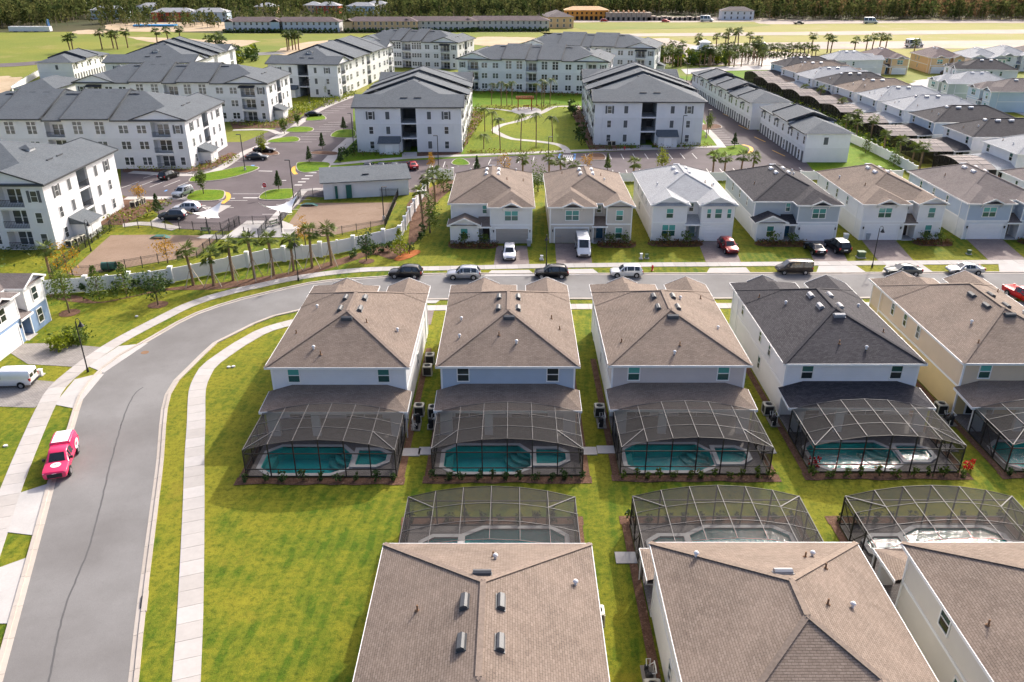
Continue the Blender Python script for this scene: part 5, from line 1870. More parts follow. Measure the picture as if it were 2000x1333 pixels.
def palm(label, x, y, H, kind='sabal', seed=0, group=None, braces=False, leaf='palmleaf', s=1.0):
    h = thing('palm_tree', label, 'palm tree', (x, y, 0), (seed * 1.7) % 6.28, group)
    key = ('palm', kind, round(H, 1), braces, seed % 3)
    if key not in TREEC:
        rg = random.Random(seed % 3 + 31)
        t = MB()
        lean = Vector((rg.uniform(-.25, .25), rg.uniform(-.25, .25), 0)) * (H / 5)
        top = lean + Vector((0, 0, H))
        rt = .17 if kind == 'sabal' else .11
        N = 10
        t.tube([lean * ((k / N) ** 2) + Vector((0, 0, H * k / N)) for k in range(N + 1)], [rt * (1.25 if k == 0 else 1.0 + .12 * (k % 2)) for k in range(N + 1)], 8)
        a = t.build('trunk', MT['palmtrunk'], h)
        c = MB()
        nf = 26 if kind == 'sabal' else 13
        for k in range(nf):
            az = k * 2.399 + rg.uniform(-.2, .2)
            el = rg.uniform(-.5, 1.25) if kind == 'sabal' else rg.uniform(.1, 1.1)
            L = (1.65 if kind == 'sabal' else 2.3) * rg.uniform(.85, 1.15)
            d = Vector((math.cos(az) * math.cos(el), math.sin(az) * math.cos(el), math.sin(el)))
            side = Vector((-math.sin(az), math.cos(az), 0))
            if kind == 'sabal':
                st = top + d * L * .45
                c.beam(top, st, .035, .02)
                for j in range(9):                           # fan of narrow blades
                    w = (j - 4) / 4
                    tip = st + (d * (1 - .35 * abs(w)) + side * w * .85 + Vector((0, 0, -.45 - .2 * abs(w)))).normalized() * L * .62
                    mid = (st + tip) / 2 + Vector((0, 0, .09))
                    ww = side * .075 + Vector((0, 0, .03))
                    c.add([st, mid - ww, tip, mid + ww], [(0, 1, 2, 3)])
            else:
                pts = []
                for j in range(9):
                    q = j / 8
                    pts.append(top + Vector((d.x, d.y, 0)) * L * q + Vector((0, 0, d.z * L * q * .9 - 1.15 * L * q ** 2.1 * .75)))
                for j in range(8):
                    c.beam(pts[j], pts[j + 1], .03, .02)
                    for s2 in (-1, 1):
                        for qq in (.25, .75):
                            p = pts[j].lerp(pts[j + 1], qq)
                            ax = (pts[j + 1] - pts[j]).normalized()
                            ln = .62 * (1 - .6 * abs(j / 8 - .4))
                            tip = p + side * s2 * ln * .85 + ax * ln * .4 + Vector((0, 0, -.28 * ln))
                            c.add([p - ax * .05, p + ax * .05, tip], [(0, 1, 2)])
        b = c.build('crown', MT[leaf], h, uv=False)
        br = None
        if braces:
            m = MB()
            for k in range(3):
                az = k * 2.094
                m.beam((math.cos(az) * 1.25, math.sin(az) * 1.25, 0.02), (math.cos(az) * .2, math.sin(az) * .2, H * .5), .09, .06)
            br = m.build('brace', MT['timber'], h)
        TREEC[key] = (a.data, b.data, br.data if br else None)
    else:
        a = link('trunk', TREEC[key][0], h); b = link('crown', TREEC[key][1], h)
        if TREEC[key][2]:
            link('brace', TREEC[key][2], h)
    b.material_slots[0].link = 'OBJECT'
    b.material_slots[0].material = MT[leaf]
    h.scale = (s, s, s)
    return h

SHRUBC = {}
def shrub(label, x, y, r, H, leaf='leaf_dark', group=None, seed=0, n=70, cat='shrub', z=0.0):
    k = seed % 4
    if k not in SHRUBC:
        rg = random.Random(k + 77)
        c = MB()
        leaf_quads(c, cloud(rg, (0, 0, .55), (.42, .42, .42), n, 8, .3, .3), .17, rg, flat=.5)
        for j in range(5):
            a = rg.uniform(0, 6.28)
            c.tube([(0, 0, 0), (math.cos(a) * .3, math.sin(a) * .3, .6)], [.02, .01], 4)
        o = c.build('shrub', MT['leaf_dark'], uv=False)
        SHRUBC[k] = o.data
        bpy.data.objects.remove(o)
    o = link('shrub', SHRUBC[k], None, (x, y, z), (0, 0, seed * 1.3))
    o.scale = (r * 2, r * 2, H)
    o.material_slots[0].link = 'OBJECT'
    o.material_slots[0].material = MT[leaf]
    return tag(o, label, cat, group)

def bed_plants(name, poly, dens, size, H, leaf, seed, kind='stuff'):
    """ground cover too dense to count: one object"""
    rg = random.Random(seed)
    xs, ys = [p[0] for p in poly], [p[1] for p in poly]
    def inside(x, y):
        c = False
        for i in range(len(poly)):
            x1, y1, x2, y2 = poly[i - 1][0], poly[i - 1][1], poly[i][0], poly[i][1]
            if (y1 > y) != (y2 > y) and x < (x2 - x1) * (y - y1) / (y2 - y1) + x1:
                c = not c
        return c
    area = (max(xs) - min(xs)) * (max(ys) - min(ys))
    pts = []
    for _ in range(int(area * dens)):
        x, y = rg.uniform(min(xs), max(xs)), rg.uniform(min(ys), max(ys))
        if inside(x, y):
            pts.append(Vector((x, y, rg.uniform(.1, H))))
    m = MB()
    leaf_quads(m, pts, size, rg, flat=.8)
    o = m.build(name, MT[leaf], uv=False)
    o['kind'] = kind
    return o

def hedge(label, p, q, w, H, leaf, seed, dens=22, size=.16):
    """clipped row along a wall"""
    rg = random.Random(seed)
    p, q = Vector((*p, 0)), Vector((*q, 0))
    d = q - p
    nrm = Vector((-d.y, d.x, 0)).normalized()
    m = MB()
    pts = []
    for _ in range(int(d.length * w * dens * 2)):
        t, s = rg.random(), rg.uniform(-.5, .5)
        hh = H * (.75 + .25 * math.sin(t * d.length * 2.2 + seed))
        pts.append(p + d * t + nrm * s * w + Vector((0, 0, hh * rg.random() ** .6)))
    leaf_quads(m, pts, size, rg, flat=.5)
    return tag(m.build('hedge', MT[leaf], uv=False), label, 'hedge')

# ------------------------------------------------------------------ street furniture
def street_lamp(label, loc, group, H=5.6, rotz=0):
    h = thing('street_lamp', label, 'street lamp', loc, rotz, group)
    m = MB(); m.tube([(0, 0, 0), (0, 0, .5), (0, 0, .55), (0, 0, H)], [.13, .11, .07, .055], 8); m.build('pole', MT['black'], h)
    m = MB(); m.tube([(0, 0, H), (.1, 0, H + .28), (.32, 0, H + .33), (.46, 0, H + .1), (.46, 0, H - .05)], .035, 6); m.build('arm', MT['black'], h)
    m = MB(); m.tube([(.46, 0, H - .05), (.46, 0, H - .2), (.46, 0, H - .5)], [.07, .12, .30], 10, cap=False); m.tube([(.46, 0, H - .5), (.46, 0, H - .53)], .31, 10); m.build('lantern', MT['black'], h)
    m = MB(); m.tube([(.46, 0, H - .54), (.46, 0, H - .62)], [.2, .1], 8); m.build('lens', MT['lamp_clear'], h)
    return h

def lot_lamp(label, loc, group, H=7.5, rotz=0):
    h = thing('car_park_lamp', label, 'lamp post', loc, rotz, group)
    m = MB(); m.tube([(0, 0, 0), (0, 0, .7)], .22, 8); m.build('base', MT['concrete'], h)
    m = MB(); m.tube([(0, 0, .7), (0, 0, H)], [.09, .07], 8); m.build('pole', MT['black'], h)
    m = MB(); m.box(0, .8, -.17, .17, H - .06, H + .05); m.build('lamp_head', MT['black'], h)
    return h

def vinyl_fence(label, line, H=1.9, step=2.5, piers=True, mat='pvc'):
    L = crom(line, step) if len(line) > 2 else crom([line[0], (Vector((*line[0][:2], 0)) + Vector((*line[1][:2], 0))) / 2, line[1]], step)
    h = thing('vinyl_fence', label, 'fence', L[0])
    off = L[0]
    for i in range(len(L) - 1):
        a, b = L[i] - off, L[i + 1] - off
        m = MB()
        up = Vector((0, 0, 1))
        m.beam(a + up * (H * .5 + .04), b + up * (H * .5 + .04), .05, H - .1)
        m.beam(a + up * (H + .02), b + up * (H + .02), .10, .12); m.beam(a + up * .16, b + up * .16, .09, .14)
        m.build('fence_panel', MT[mat], h)
    for i, p in enumerate(L):
        p = p - off
        big = piers and i % 2 == 0
        w = .24 if big else .08
        hh = H + (.28 if big else .12)
        m = MB(); m.box(p.x - w, p.x + w, p.y - w, p.y + w, 0, hh); po = m.build('post', MT[mat], h)
        m = MB(); m.box(p.x - w - .06, p.x + w + .06, p.y - w - .06, p.y + w + .06, hh, hh + .10); m.build('post_cap', MT[mat], po)
    return h

def iron_fence(label, line, H=1.35, step=2.3):
    h = thing('iron_fence', label, 'fence', (line[0][0], line[0][1], 0))
    off = Vector((line[0][0], line[0][1], 0))
    for a, b in zip(line, line[1:]):
        a, b = Vector((a[0], a[1], 0)) - off, Vector((b[0], b[1], 0)) - off
        n = max(1, round((b - a).length / step))
        for k in range(n):
            p, q = a.lerp(b, k / n), a.lerp(b, (k + 1) / n)
            m = MB()
            for z in (.15, H - .2, H):
                m.beam(p + Vector((0, 0, z)), q + Vector((0, 0, z)), .035, .035)
            npk = int((q - p).length / .16)
            for j in range(1, npk):
                c = p.lerp(q, j / npk)
                m.box(c.x - .011, c.x + .011, c.y - .011, c.y + .011, .08, H)
            m.build('fence_panel', MT['black'], h)
            m = MB(); m.box(p.x - .045, p.x + .045, p.y - .045, p.y + .045, 0, H + .12); m.build('post', MT['black'], h)
    return h

def shade_sail(label, loc, rotz, w=5.2, d=3.8):
    h = thing('shade_sail', label, 'shade sail', loc, rotz, 'white shade sails at the dog park')
    N = 10
    m = MB()
    v = []
    for i in range(N + 1):
        for j in range(N + 1):
            s, t = i / N, j / N
            pin = 1 - .20 * (4 * s * (1 - s)) * abs(2 * t - 1)
            pin2 = 1 - .20 * (4 * t * (1 - t)) * abs(2 * s - 1)
            x, y = (s - .5) * w * pin2, (t - .5) * d * pin
            z = 2.9 + .85 * (2 * s - 1) * (2 * t - 1) + .55 * (2 * s - 1) ** 2 * (2 * t - 1) ** 2
            v.append((x, y, z))
    fs = [(i * (N + 1) + j, (i + 1) * (N + 1) + j, (i + 1) * (N + 1) + j + 1, i * (N + 1) + j + 1) for i in range(N) for j in range(N)]
    m.add(v, fs); m.build('canopy', MT['sail'], h, smooth=True)
    m = MB(); m.tube([(.6, -1.6, 0), (.2, -.4, 2.0), (0, 0, 2.85)], [.09, .08, .07], 8); m.build('mast', MT['black'], h)
    return h

def text_mesh(name, body, size, parent, loc, rot, mat, extrude=.004):
    cu = bpy.data.curves.new(name, 'FONT')
    cu.body = body
    cu.size = size
    cu.align_x = 'CENTER'
    cu.align_y = 'CENTER'
    cu.extrude = extrude
    cu.materials.append(MT[mat])
    t = bpy.data.objects.new(name, cu)
    COL.objects.link(t)
    bpy.context.view_layer.update()
    me = bpy.data.meshes.new_from_object(t.evaluated_get(bpy.context.evaluated_depsgraph_get()))
    bpy.data.objects.remove(t)
    return link(name, me, parent, loc, rot)

# ================================================================== PLACEMENT
# ------------------------------------------------------------------ the apartment estate
apartment('white apartment block with a dark stair slot facing the car park left of the lawn', (-11.4, 179.0, 0), math.pi / 2, 49, 23, ('-y', '0'), 1, cup=1)
apartment('white apartment block right of the courtyard lawn, hipped grey roof corner', (42.6, 186.2, 0), math.pi / 2 + R(-1), 48, 24.4, ('+y', '0'), -1, hip0=1, cup=1)
apartment('long white apartment block closing the far side of the courtyard lawn', (-18, 272.5, 0), R(-11), 48, 20, ('-y', '1'), 1, cup=1)
apartment('far apartment block behind the courtyard beside the tall palm belt', (2, 318, 0), R(-15), 50, 21, ('-y', '1'), 1, awn=True)
apartment('far apartment block with a balcony gable left of the courtyard block', (-62, 338, 0), R(-16), 42, 20, ('-y', '1'), 1, awn=True)
apartment('apartment block with its long balcony side along the inner lane', (-53.5, 256.5, 0), R(82), 62, 22, ('-y', '0'), 1)
apartment('wide apartment block in the second row with a white pediment over balconies', (-113.5, 217.5, 0), R(-2.5), 50, 20, ('-y', '1'), -1, awn=True)
apartment('wide apartment block behind the leftmost one, large white pediment at the corner', (-117.3, 163.3, 0), 0, 52, 22.5, ('-y', '1'), -1)
apartment('nearest apartment block beside the sandy dog park', (-118.9, 113.0, 0), 0, 52, 22.5, ('-y', '1'), -1, cup=1)
apartment('half hidden apartment block whose stepped gables peek over the second row', (-99.0, 262.0, 0), R(91), 44, 27, ('0',), 1)
carriage('long two-storey row over garages beside the right-hand car park', (60.4, 202.5, 0), R(-90), 33.5, 9.2, nsec=3)
carriage('far stepped row over garages continuing beyond the nearer one', (56.6, 268, 0), R(-88), 63, 9.2, nsec=6)
carriage('small two-storey house over garages beside the far left field', (-153.5, 295, 0), R(92), 30, 12, nsec=3)
h = carriage('low grey-roofed garage house in front of the far left field', (-137, 250, 0), R(92), 20, 12, nsec=1, detail=False, z=3.6)

def mail_building():
    h = thing('service_building', 'low white service building with grey roof by the second dog park', 'building', (-33.6, 140.2, 0), R(12.5))
    m = MB(); m.box(0, 15, 0, 6.5, 0, 3.0)
    m.build('wall', MT['w_white'], h)
    m = MB()
    m.add([(-.5, -.6, 3.1), (15.5, -.6, 3.1), (15.5, 7.1, 4.1), (-.5, 7.1, 4.1), (-.5, -.6, 2.95), (15.5, -.6, 2.95), (15.5, 7.1, 3.95), (-.5, 7.1, 3.95)],
          [(0, 1, 2, 3), (7, 6, 5, 4), (0, 4, 5, 1), (1, 5, 6, 2), (2, 6, 7, 3), (3, 7, 4, 0)])
    m.build('roof', MT['roof_apt'], h)
    m = MB(); m.box(1.6, 4.7, -.03, .02, .1, 2.75); m.build('opening', MT['s_apt'], h)
    m = MB(); m.box(2.0, 2.45, -.3, .2, .1, 2.3); m.build('post', MT['bin_green'], h)
    m = MB(); m.box(3.9, 4.9, -.35, .2, .1, 2.4); m.build('open_gate', MT['bin_green'], h)
    m = MB(); m.box(7, 8.2, 2.2, 2.5, 3.55, 3.72); m.build('roof_vent', MT['dark_fascia'], h)
mail_building()

# ------------------------------------------------------------------ homes across the street (fronts to the camera)
F = math.pi
front_specs = [
    (-3.4, 136.2, 20.4, 'white brown-roofed home with a one-storey gabled front room and taupe garage', 'roof_brown', 's_white', 'w_offwhite', 1, 1, 'garage_tan', 'door_brown', 'vent_white'),
    (11.4, 136.2, 20.2, 'taupe brown-roofed home with a tall white van on its drive', 'roof_tan', 's_taupe', 's_taupe', 2, 1, 'garage_tan', 'door_blue', 'vent_white'),
    (26.7, 137.2, 20.2, 'white home with a silver grey roof and twin front gables', 'roof_silver', 's_white', 'w_white', 3, 1, 'garage_white', 'door_teal', 'vent_white'),
    (42.4, 137.0, 20.0, 'blue-grey home with a charcoal roof behind two parked cars', 'roof_black', 's_grey', 'w_bluegrey', 1, 1, 'garage_white', 'door_blue', 'vent_white'),
    (58.2, 137.4, 20.0, 'white brown-roofed home with an empty paver drive and a bin by its garage', 'roof_tan', 's_white', 'w_white', 2, 1, 'garage_white', 'door_brown', 'vent_white'),
    (74.0, 137.8, 20.0, 'pale blue-grey home with a grey-brown roof at the right end of the far street side', 'roof_grey', 's_grey', 'w_blue', 2, 1, 'garage_white', 'door_brown', 'vent_white'),
]
for i, (x, y, D, lab, rf, w, up, pl, mi, gar, dr, vt) in enumerate(front_specs):
    house('family_house', lab, (x, y, 0), F, D, rf, w, up, pl, mi, gar, dr, 'homes across the street', vt, rear=False, seed=i + 3)
for i, x in enumerate((90, 106)):
    house('family_house', ['white grey-roofed home beyond the pale blue-grey one', 'grey home at the far end of the street'][i], (x, 138, 0), F, 20, 'roof_grey', 's_white', 'w_white', 2, 1, group='homes across the street', rear=False, seed=i + 30)

# ------------------------------------------------------------------ pool homes with their backs to the camera, and the three nearest
home_specs = [
    ('white pool home at the bend, brown hip roof, backs to the lawn', 'roof_brown', 's_white', 'w_white', ('g_teal', 'g_green'), 'vent_dark'),
    ('pale blue pool home with a brown hip roof, second from the bend', 'roof_brown', 's_grey', 'w_blue', ('g_dark', 'g_dark'), 'vent_dark'),
    ('greige pool home with a tan roof between the blue and the black-roofed homes', 'roof_tan', 's_white', 'w_greige', ('g_teal', 'g_green'), 'vent_dark'),
    ('white pool home with a charcoal roof and side windows', 'roof_black', 's_white', 'w_white', ('g_green', 'g_dark'), 'galv'),
    ('yellow stucco pool home with a brown roof', 'roof_tan', 's_yellow', 'w_tan', ('g_teal', 'g_green'), 'vent_dark'),
    ('nearest brown roof at the bottom edge with four long roof vents', 'roof_brown', 's_beige', 's_beige', ('g_teal', 'g_green'), 'vent_dark'),
    ('white-walled home at the bottom edge, roof with a darker facing hip', 'roof_tan', 's_white', 's_white', ('g_teal', 'g_green'), 'galv'),
    ('sage beige home in the bottom corner with one green side window', 'roof_tan', 's_beige', 's_beige', ('g_teal', 'g_green'), 'galv'),
]
wnames = ['white house at the bend', 'pale blue house', 'greige house', 'charcoal-roofed house', 'yellow house', 'nearest brown-roofed house', 'white-walled bottom house', 'sage beige corner house']
for i, (hh, sp) in enumerate(zip(BACK_HOMES, home_specs)):
    D = [19.0, 19.0, 19.0, 19.2, 20.5, 20.6, 16.8, 20.0][i]
    house('pool_home', sp[0], (hh[0], hh[1], 0), hh[2], D, sp[1], sp[2], sp[3], 2, -1, 'garage_white', 'door_blue', 'two-storey pool homes', sp[5], rear_glass=sp[4], seed=i + 50,
          sw=((9.0, 12.0, 15.0) if i == 4 else (5.0, 8.2, 15.0) if i == 3 else (4.9,) if i == 7 else (13.0,) if i == 6 else (6.5, 15.0)), nv=i != 6, lw=6.2 if i == 6 else None, ww=.98 if i == 7 else .62)
house('pool_home', 'white-walled home at the right edge with a red pickup behind', (65.0, 65.5, 0), 0, 19.0, 'roof_tan', 's_white', 'w_white', 2, -1, group='two-storey pool homes', seed=77, sw=(9, 12, 15))

cg = cage('screened pool enclosure behind the white house at the bend', (BACK_HOMES[0][0], BACK_HOMES[0][1], 0), 0, 'arched pool enclosures')
pl = pool('turquoise pool and spa behind the white house at the bend', (BACK_HOMES[0][0], BACK_HOMES[0][1], 0), 0, 'screened swimming pools')
for i in range(1, 8):
    hh = BACK_HOMES[i]
    again(cg, (hh[0], hh[1], 0), hh[2], 'screened pool enclosure behind the ' + wnames[i])
    again(pl, (hh[0], hh[1], 0), hh[2], 'turquoise pool and spa behind the ' + wnames[i])
again(cg, (65.0, 65.5, 0), 0, 'screened pool enclosure at the right picture edge')

# mulch strips, shrubs, pads, equipment around the pool homes
def strip_bed(hh, x0, x1, y0, y1, mat='mulch', z=.035):
    P = []
    n = 14
    for k in range(n):
        P.append(to_world(hh, x0 + (x1 - x0) * k / n, y0 + RNG.uniform(-.12, .12)))
    P.append(to_world(hh, x1, y0)); P.append(to_world(hh, x1, y1)); P.append(to_world(hh, x0, y1))
    return sheet('mulch_bed', [p.xy for p in P], MT[mat], z + RNG.uniform(0, .004))
ac0 = pump0 = None
for i, hh in enumerate(BACK_HOMES):
    strip_bed(hh, -6.9, 6.9, -10.35, -9.36)
    strip_bed(hh, 6.2, 6.8, -9.35, 15, 'mulch', .045); strip_bed(hh, -6.8, -6.2, -9.35, 12, 'mulch', .045)
    nb = [9, 11, 12, 10, 10, 10, 10, 10][i]
    leaf = ['leaf_dark', 'leaf_dark', 'leaf_green', 'leaf_green', 'leaf_dark', 'leaf_dark', 'leaf_dark', 'leaf_dark'][i]
    for k in range(nb):
        p = to_world(hh, -6.1 + 12.2 * k / (nb - 1) + RNG.uniform(-.15, .15), -9.8 + RNG.uniform(-.1, .1))
        shrub('small green shrub in mulch by the pool cage of the ' + wnames[i], p.x, p.y, RNG.uniform(.28, .44), RNG.uniform(.6, .95), leaf, 'shrubs by the pool cage of the ' + wnames[i], k + i * 3)
    q = to_world(hh, 6.95, -5.6)
    m = MB(); m.box(-.75, .75, -.6, .6, 0, .07); o = m.build('concrete_pad', MT['concrete'], None, (q.x, q.y, 0), (0, 0, hh[2])); tag(o, 'square concrete pad outside the pool cage door of the ' + wnames[i], 'concrete pad')
    if i in (1, 2, 6):
        q = to_world(hh, -6.95, -5.6)
        m = MB(); m.box(-.75, .75, -.6, .6, 0, .07); o = m.build('concrete_pad', MT['concrete'], None, (q.x, q.y, 0), (0, 0, hh[2])); tag(o, 'concrete pad on the far side of the cage of the ' + wnames[i], 'concrete pad')
    side = 1 if i in (0, 6) else -1
    for k, yy in enumerate((.9, 9.0, 11.6) if i == 0 else (.4,) if i != 6 else (6.4,)):
        p = to_world(hh, side * 6.95, yy)
        lab = ['air conditioner beside the rear corner of the ', 'air conditioner in the side yard of the ', 'farthest air conditioner in the side yard of the '][k] + wnames[i]
        if ac0 is None:
            ac0 = ac_unit(lab, p, hh[2], 'outdoor air conditioners')
        else:
            again(ac0, p, hh[2], lab)
    p = to_world(hh, side * 6.9, 5.0 if i == 6 else -1.2)
    if pump0 is None:
        pump0 = pool_pump('pool pump with white pipes beside the ' + wnames[i], p, hh[2] if side > 0 else hh[2] + math.pi, 'pool pumps')
    else:
        again(pump0, p, hh[2] + (0 if side > 0 else math.pi), 'pool pump with white pipes beside the ' + wnames[i])
for (u, v, r, s) in ((795, 735, .5, 1), (864, 822, .5, 2), (1172, 755, .4, 3), (1180, 800, .45, 4), (1228, 1265, .7, 5), (1236, 1300, .5, 6), (1213, 1130, .5, 7)):
    c = G(u, v)
    sheet('straw_patch', [q.xy for q in blob([(c.x + r * .6 * math.cos(t), c.y + r * 2.2 * math.sin(t)) for t in np.linspace(0, 6.28, 9)[:-1]], 3, .1, s)], straw_soft, .05 + s * .004)
for (u, v, lab) in ((1590, 912, 'red-leaved shrub at the near cage corner of the charcoal-roofed house'), (1890, 918, 'tall red-leaved shrub at the far cage corner of the charcoal-roofed house')):
    p = G(u, v)
    shrub(lab, p.x, p.y, .45, 1.1, 'leaf_red', None, u)

# ------------------------------------------------------------------ the house beside the curve (front to the road)
house('family_house', 'pale blue and white house by the road bend with a dark roof', (-74.6, 81.2, 0), R(-90), 20.2, 'roof_grey', 's_blue', 'w_white', 2, 1, 'garage_white', 'door_brown', None, 'vent_white', rear=False, seed=91, fg=('g_dark', 'g_dark'))

# ------------------------------------------------------------------ the right-hand row of pool homes seen from their backs
row = [(94.2, 157.6, 'roof_silver', 's_white', 'w_white', 'silver-roofed'), (94.0, 173.6, 'roof_black', 's_white', 'w_white', 'charcoal-roofed'), (93.9, 190.0, 'roof_black', 's_grey', 'w_blue', 'charcoal-roofed pale blue'),
       (94.0, 205.8, 'roof_silver', 's_white', 'w_white', 'silver-roofed'), (93.6, 221.0, 'roof_silver', 's_grey', 's_grey', 'silver-roofed'), (92.8, 235.5, 'roof_tan', 's_white', 'w_white', 'brown-roofed'),
       (91.6, 249.0, 'roof_black', 's_white', 'w_white', 'charcoal-roofed'), (90.2, 262.5, 'roof_silver', 's_white', 'w_white', 'silver-roofed'), (90.0, 277.0, 'roof_tan', 's_white', 'w_white', 'brown-roofed'), (91.0, 292.0, 'roof_black', 's_sky', 's_sky', 'charcoal-roofed sky blue')]
ordn = ['first', 'second', 'third', 'fourth', 'fifth', 'sixth', 'seventh', 'eighth', 'ninth', 'tenth']
fc = None
for i, (x, y, rf, w, up, nm) in enumerate(row):
    house('pool_home', '%s home, %s from the near end of the right-hand pool row' % (nm, ordn[i]), (x, y, 0), R(-90 + (0, 0, 0, 1, 2, 4, 5, 6, 6, 7)[i]), 22, rf, w, up, 2, 1, group='right-hand row of pool homes', rear_glass=('g_green', 'g_dark'), vents='vent_white' if rf != 'roof_silver' else 'galv',
          front=i > 6, side=False, seed=i + 120)
    lab = 'dark screened pool cage behind the %s home of the right-hand row' % ordn[i]
    rz = R(-90 + (0, 0, 0, 1, 2, 4, 5, 6, 6, 7)[i])
    if fc is None:
        fc = cage(lab, (x, y, 0), rz, 'pool cages of the right-hand row', True)
    else:
        again(fc, (x, y, 0), rz, lab)

# homes beyond the right-hand row
cl = [(139.5, 331, F - .05, 's_peach', 's_peach', 'roof_far', 1, 'peach home with a front room gable at the cul-de-sac'), (161, 333, F - .05, 's_peach', 's_peach', 'roof_far', 2, 'second peach home at the cul-de-sac'),
      (176, 331, F - .1, 's_white', 'w_white', 'roof_silver', 3, 'white silver-roofed home right of the peach pair'), (191, 340, F - .1, 's_white', 'w_white', 'roof_silver', 2, 'white home with a grey roof behind the cul-de-sac'),
      (206, 345, F - .1, 's_grey', 'w_white', 'roof_grey', 2, 'grey-roofed home in the far right corner'),
      (146, 252, R(90), 's_sage', 's_sage', 'roof_silver', 2, 'sage green home with a silver roof beside the far cages'), (166, 283, R(80), 's_grey', 'w_white', 'roof_black', 2, 'white home with a charcoal roof behind the sage green one'),
      (150, 236, R(90), 's_sky', 's_sky', 'roof_grey', 2, 'sky blue home right of the sage green one'),
      (114, 312, R(-85), 's_white', 'w_white', 'roof_silver', 3, 'white silver-roofed home at the far end of the row'), (187, 262, R(80), 's_white', 'w_white', 'roof_grey', 2, 'white home at the right picture edge')]
for i, (x, y, rz, w, up, rf, pl_, lab) in enumerate(cl):
    house('family_house', lab, (x, y, 0), rz, 19, rf, w, up, pl_, 1, group='homes around the cul-de-sac', rear=i in (5, 7), vents='vent_white', caps=False, seed=i + 160, sw=(5, 8))
again(fc, (146, 252, 0), R(90), 'screened cage behind the sage green home')
again(fc, (150, 236, 0), R(90), 'screened cage behind the sky blue home')

# ------------------------------------------------------------------ vehicles
g = lambda u, v: G(u, v)
E_, W_ = 0.0, math.pi
street = 'cars parked along the far kerb'
car('suv', 'black SUV parked at the kerb behind the white corner house', 'suv', g(793, 541), W_ - .05, (.012, .012, .014), group=street)
car('suv', 'silver SUV parked at the kerb behind the pale blue house', 'suv', g(906, 543), W_, (.42, .43, .46), group=street, metal=.5)
car('suv', 'glossy black SUV parked below the tall white van', 'suv', g(1077, 541), W_, (.006, .006, .008), group=street)
car('suv', 'white SUV parked beside the red hydrant', 'suv', g(1223, 539), W_, (.72, .72, .72), group=street, scale=.96)
car('smallvan', 'dark brown minivan parked at the kerb before two drives', 'minivan', g(1549, 533), W_, (.060, .052, .045), group=street, name='parked_minivan', metal=.5)
car('sedan', 'grey sedan parked near the tilted street lamp', 'car', g(1762, 536), W_, (.13, .14, .14), group=street, metal=.6)
car('sedan', 'silver sedan, last car at the right of the kerb', 'car', g(1883, 534), W_, (.48, .49, .50), group=street, metal=.5)
car('van', 'tall white panel van nosing out of the taupe house drive', 'van', g(1138, 494), -math.pi / 2, (.78, .78, .78))
car('suv', 'white van-like SUV on the drive of the home with the front room', 'suv', g(995, 502), -math.pi / 2, (.70, .70, .72))
car('suv', 'dark red SUV on the silver-roofed house drive', 'suv', g(1421, 490), -math.pi / 2 + .1, (.24, .012, .012), scale=1.04)
car('sedan', 'black sedan on the drive, left of the dark SUV', 'car', g(1590, 492), math.pi / 2 + .08, (.012, .013, .018))
car('suv', 'large black SUV on the drive, right of the black sedan', 'suv', g(1634, 489), math.pi / 2 + .12, (.010, .010, .012), roof=paint('roof_sheen', (.20, .20, .21), .25), scale=1.12)
car('smallvan', 'white work van with a roof rack parked at the left edge', 'van', g(24, 752), math.pi + .05, (.80, .80, .80), glass_sides=False)
tp = G(124, 909)
PINK, WHT = (.78, .035, .125), paint('pickup_white', (.80, .80, .80))
pk = car('pickup', 'pink pickup with white roof panels parked half on the kerb', 'pickup truck', (tp.x, tp.y, 0.06), -math.pi / 2 + .29, PINK, roof=WHT, metal=0)
def disc(parent, name, c, a, b, r0, r1, mat, n=24, k=1.0):
    c, a, b = Vector(c), Vector(a), Vector(b)
    m = MB()
    m.poly([c + a * r0 * math.cos(t) + b * r1 * math.sin(t) for t in np.linspace(0, 6.2832, n + 1)[:-1]])
    return m.build(name, mat, parent)
eb = disc(pk, 'bonnet_emblem', (1.80, 0, 1.125), (0, 1, 0), (1, 0, -.05), .40, .36, WHT)
m = MB()
pts = [(1.86, -.20, 1.135), (1.74, -.16, 1.14), (1.72, -.06, 1.14), (1.84, .02, 1.135), (1.78, .10, 1.137), (1.76, .24, 1.138)]
for a, b in zip(pts, pts[1:]):
    m.beam(a, b, .045, .006)
m.build('emblem_stroke', MT['shutter'], eb)
m = MB()
m.box(2.69, 2.80, -.16, .16, .84, .9); m.build('badge', MT['white'], pk)
for s in (-1, 1):
    eb = disc(pk, 'side_emblem', (-1.55, s * .965, 1.02), (1, 0, 0), (0, -.02, 1), .62, .40, WHT)
    disc(eb, 'emblem_swirl', (-1.42, s * .975, 1.06), (1, 0, 0), (0, -.02, 1), .26, .16, paint('decal_pink', PINK))
car('bedpickup', 'red pickup half hidden behind the right edge roof', 'pickup truck', (63.4, 93.4, 0), -math.pi / 2 + .2, (.55, .012, .016))
lotc = 'cars in the apartment car park'
car('sedan', 'dark grey sedan parked beside the lot hedge island', 'car', g(503, 312), 0.0, (.05, .055, .065), group=lotc, metal=.5)
car('sedan', 'black car behind the planted island of the lot', 'car', g(517, 298), 0.0, (.012, .012, .013), group=lotc)
car('suv', 'black SUV parked below the left apartment pediment', 'suv', g(331, 349), 1.25, (.012, .012, .013), group=lotc)
car('suv', 'silver SUV with a dark windscreen beside the turf island', 'suv', g(358, 382), -1.85, (.36, .39, .43), group=lotc, metal=.5)
car('suv', 'blue-grey SUV parked beside the left shade sail', 'suv', g(339, 428), math.pi, (.045, .055, .075), group=lotc, metal=.4)
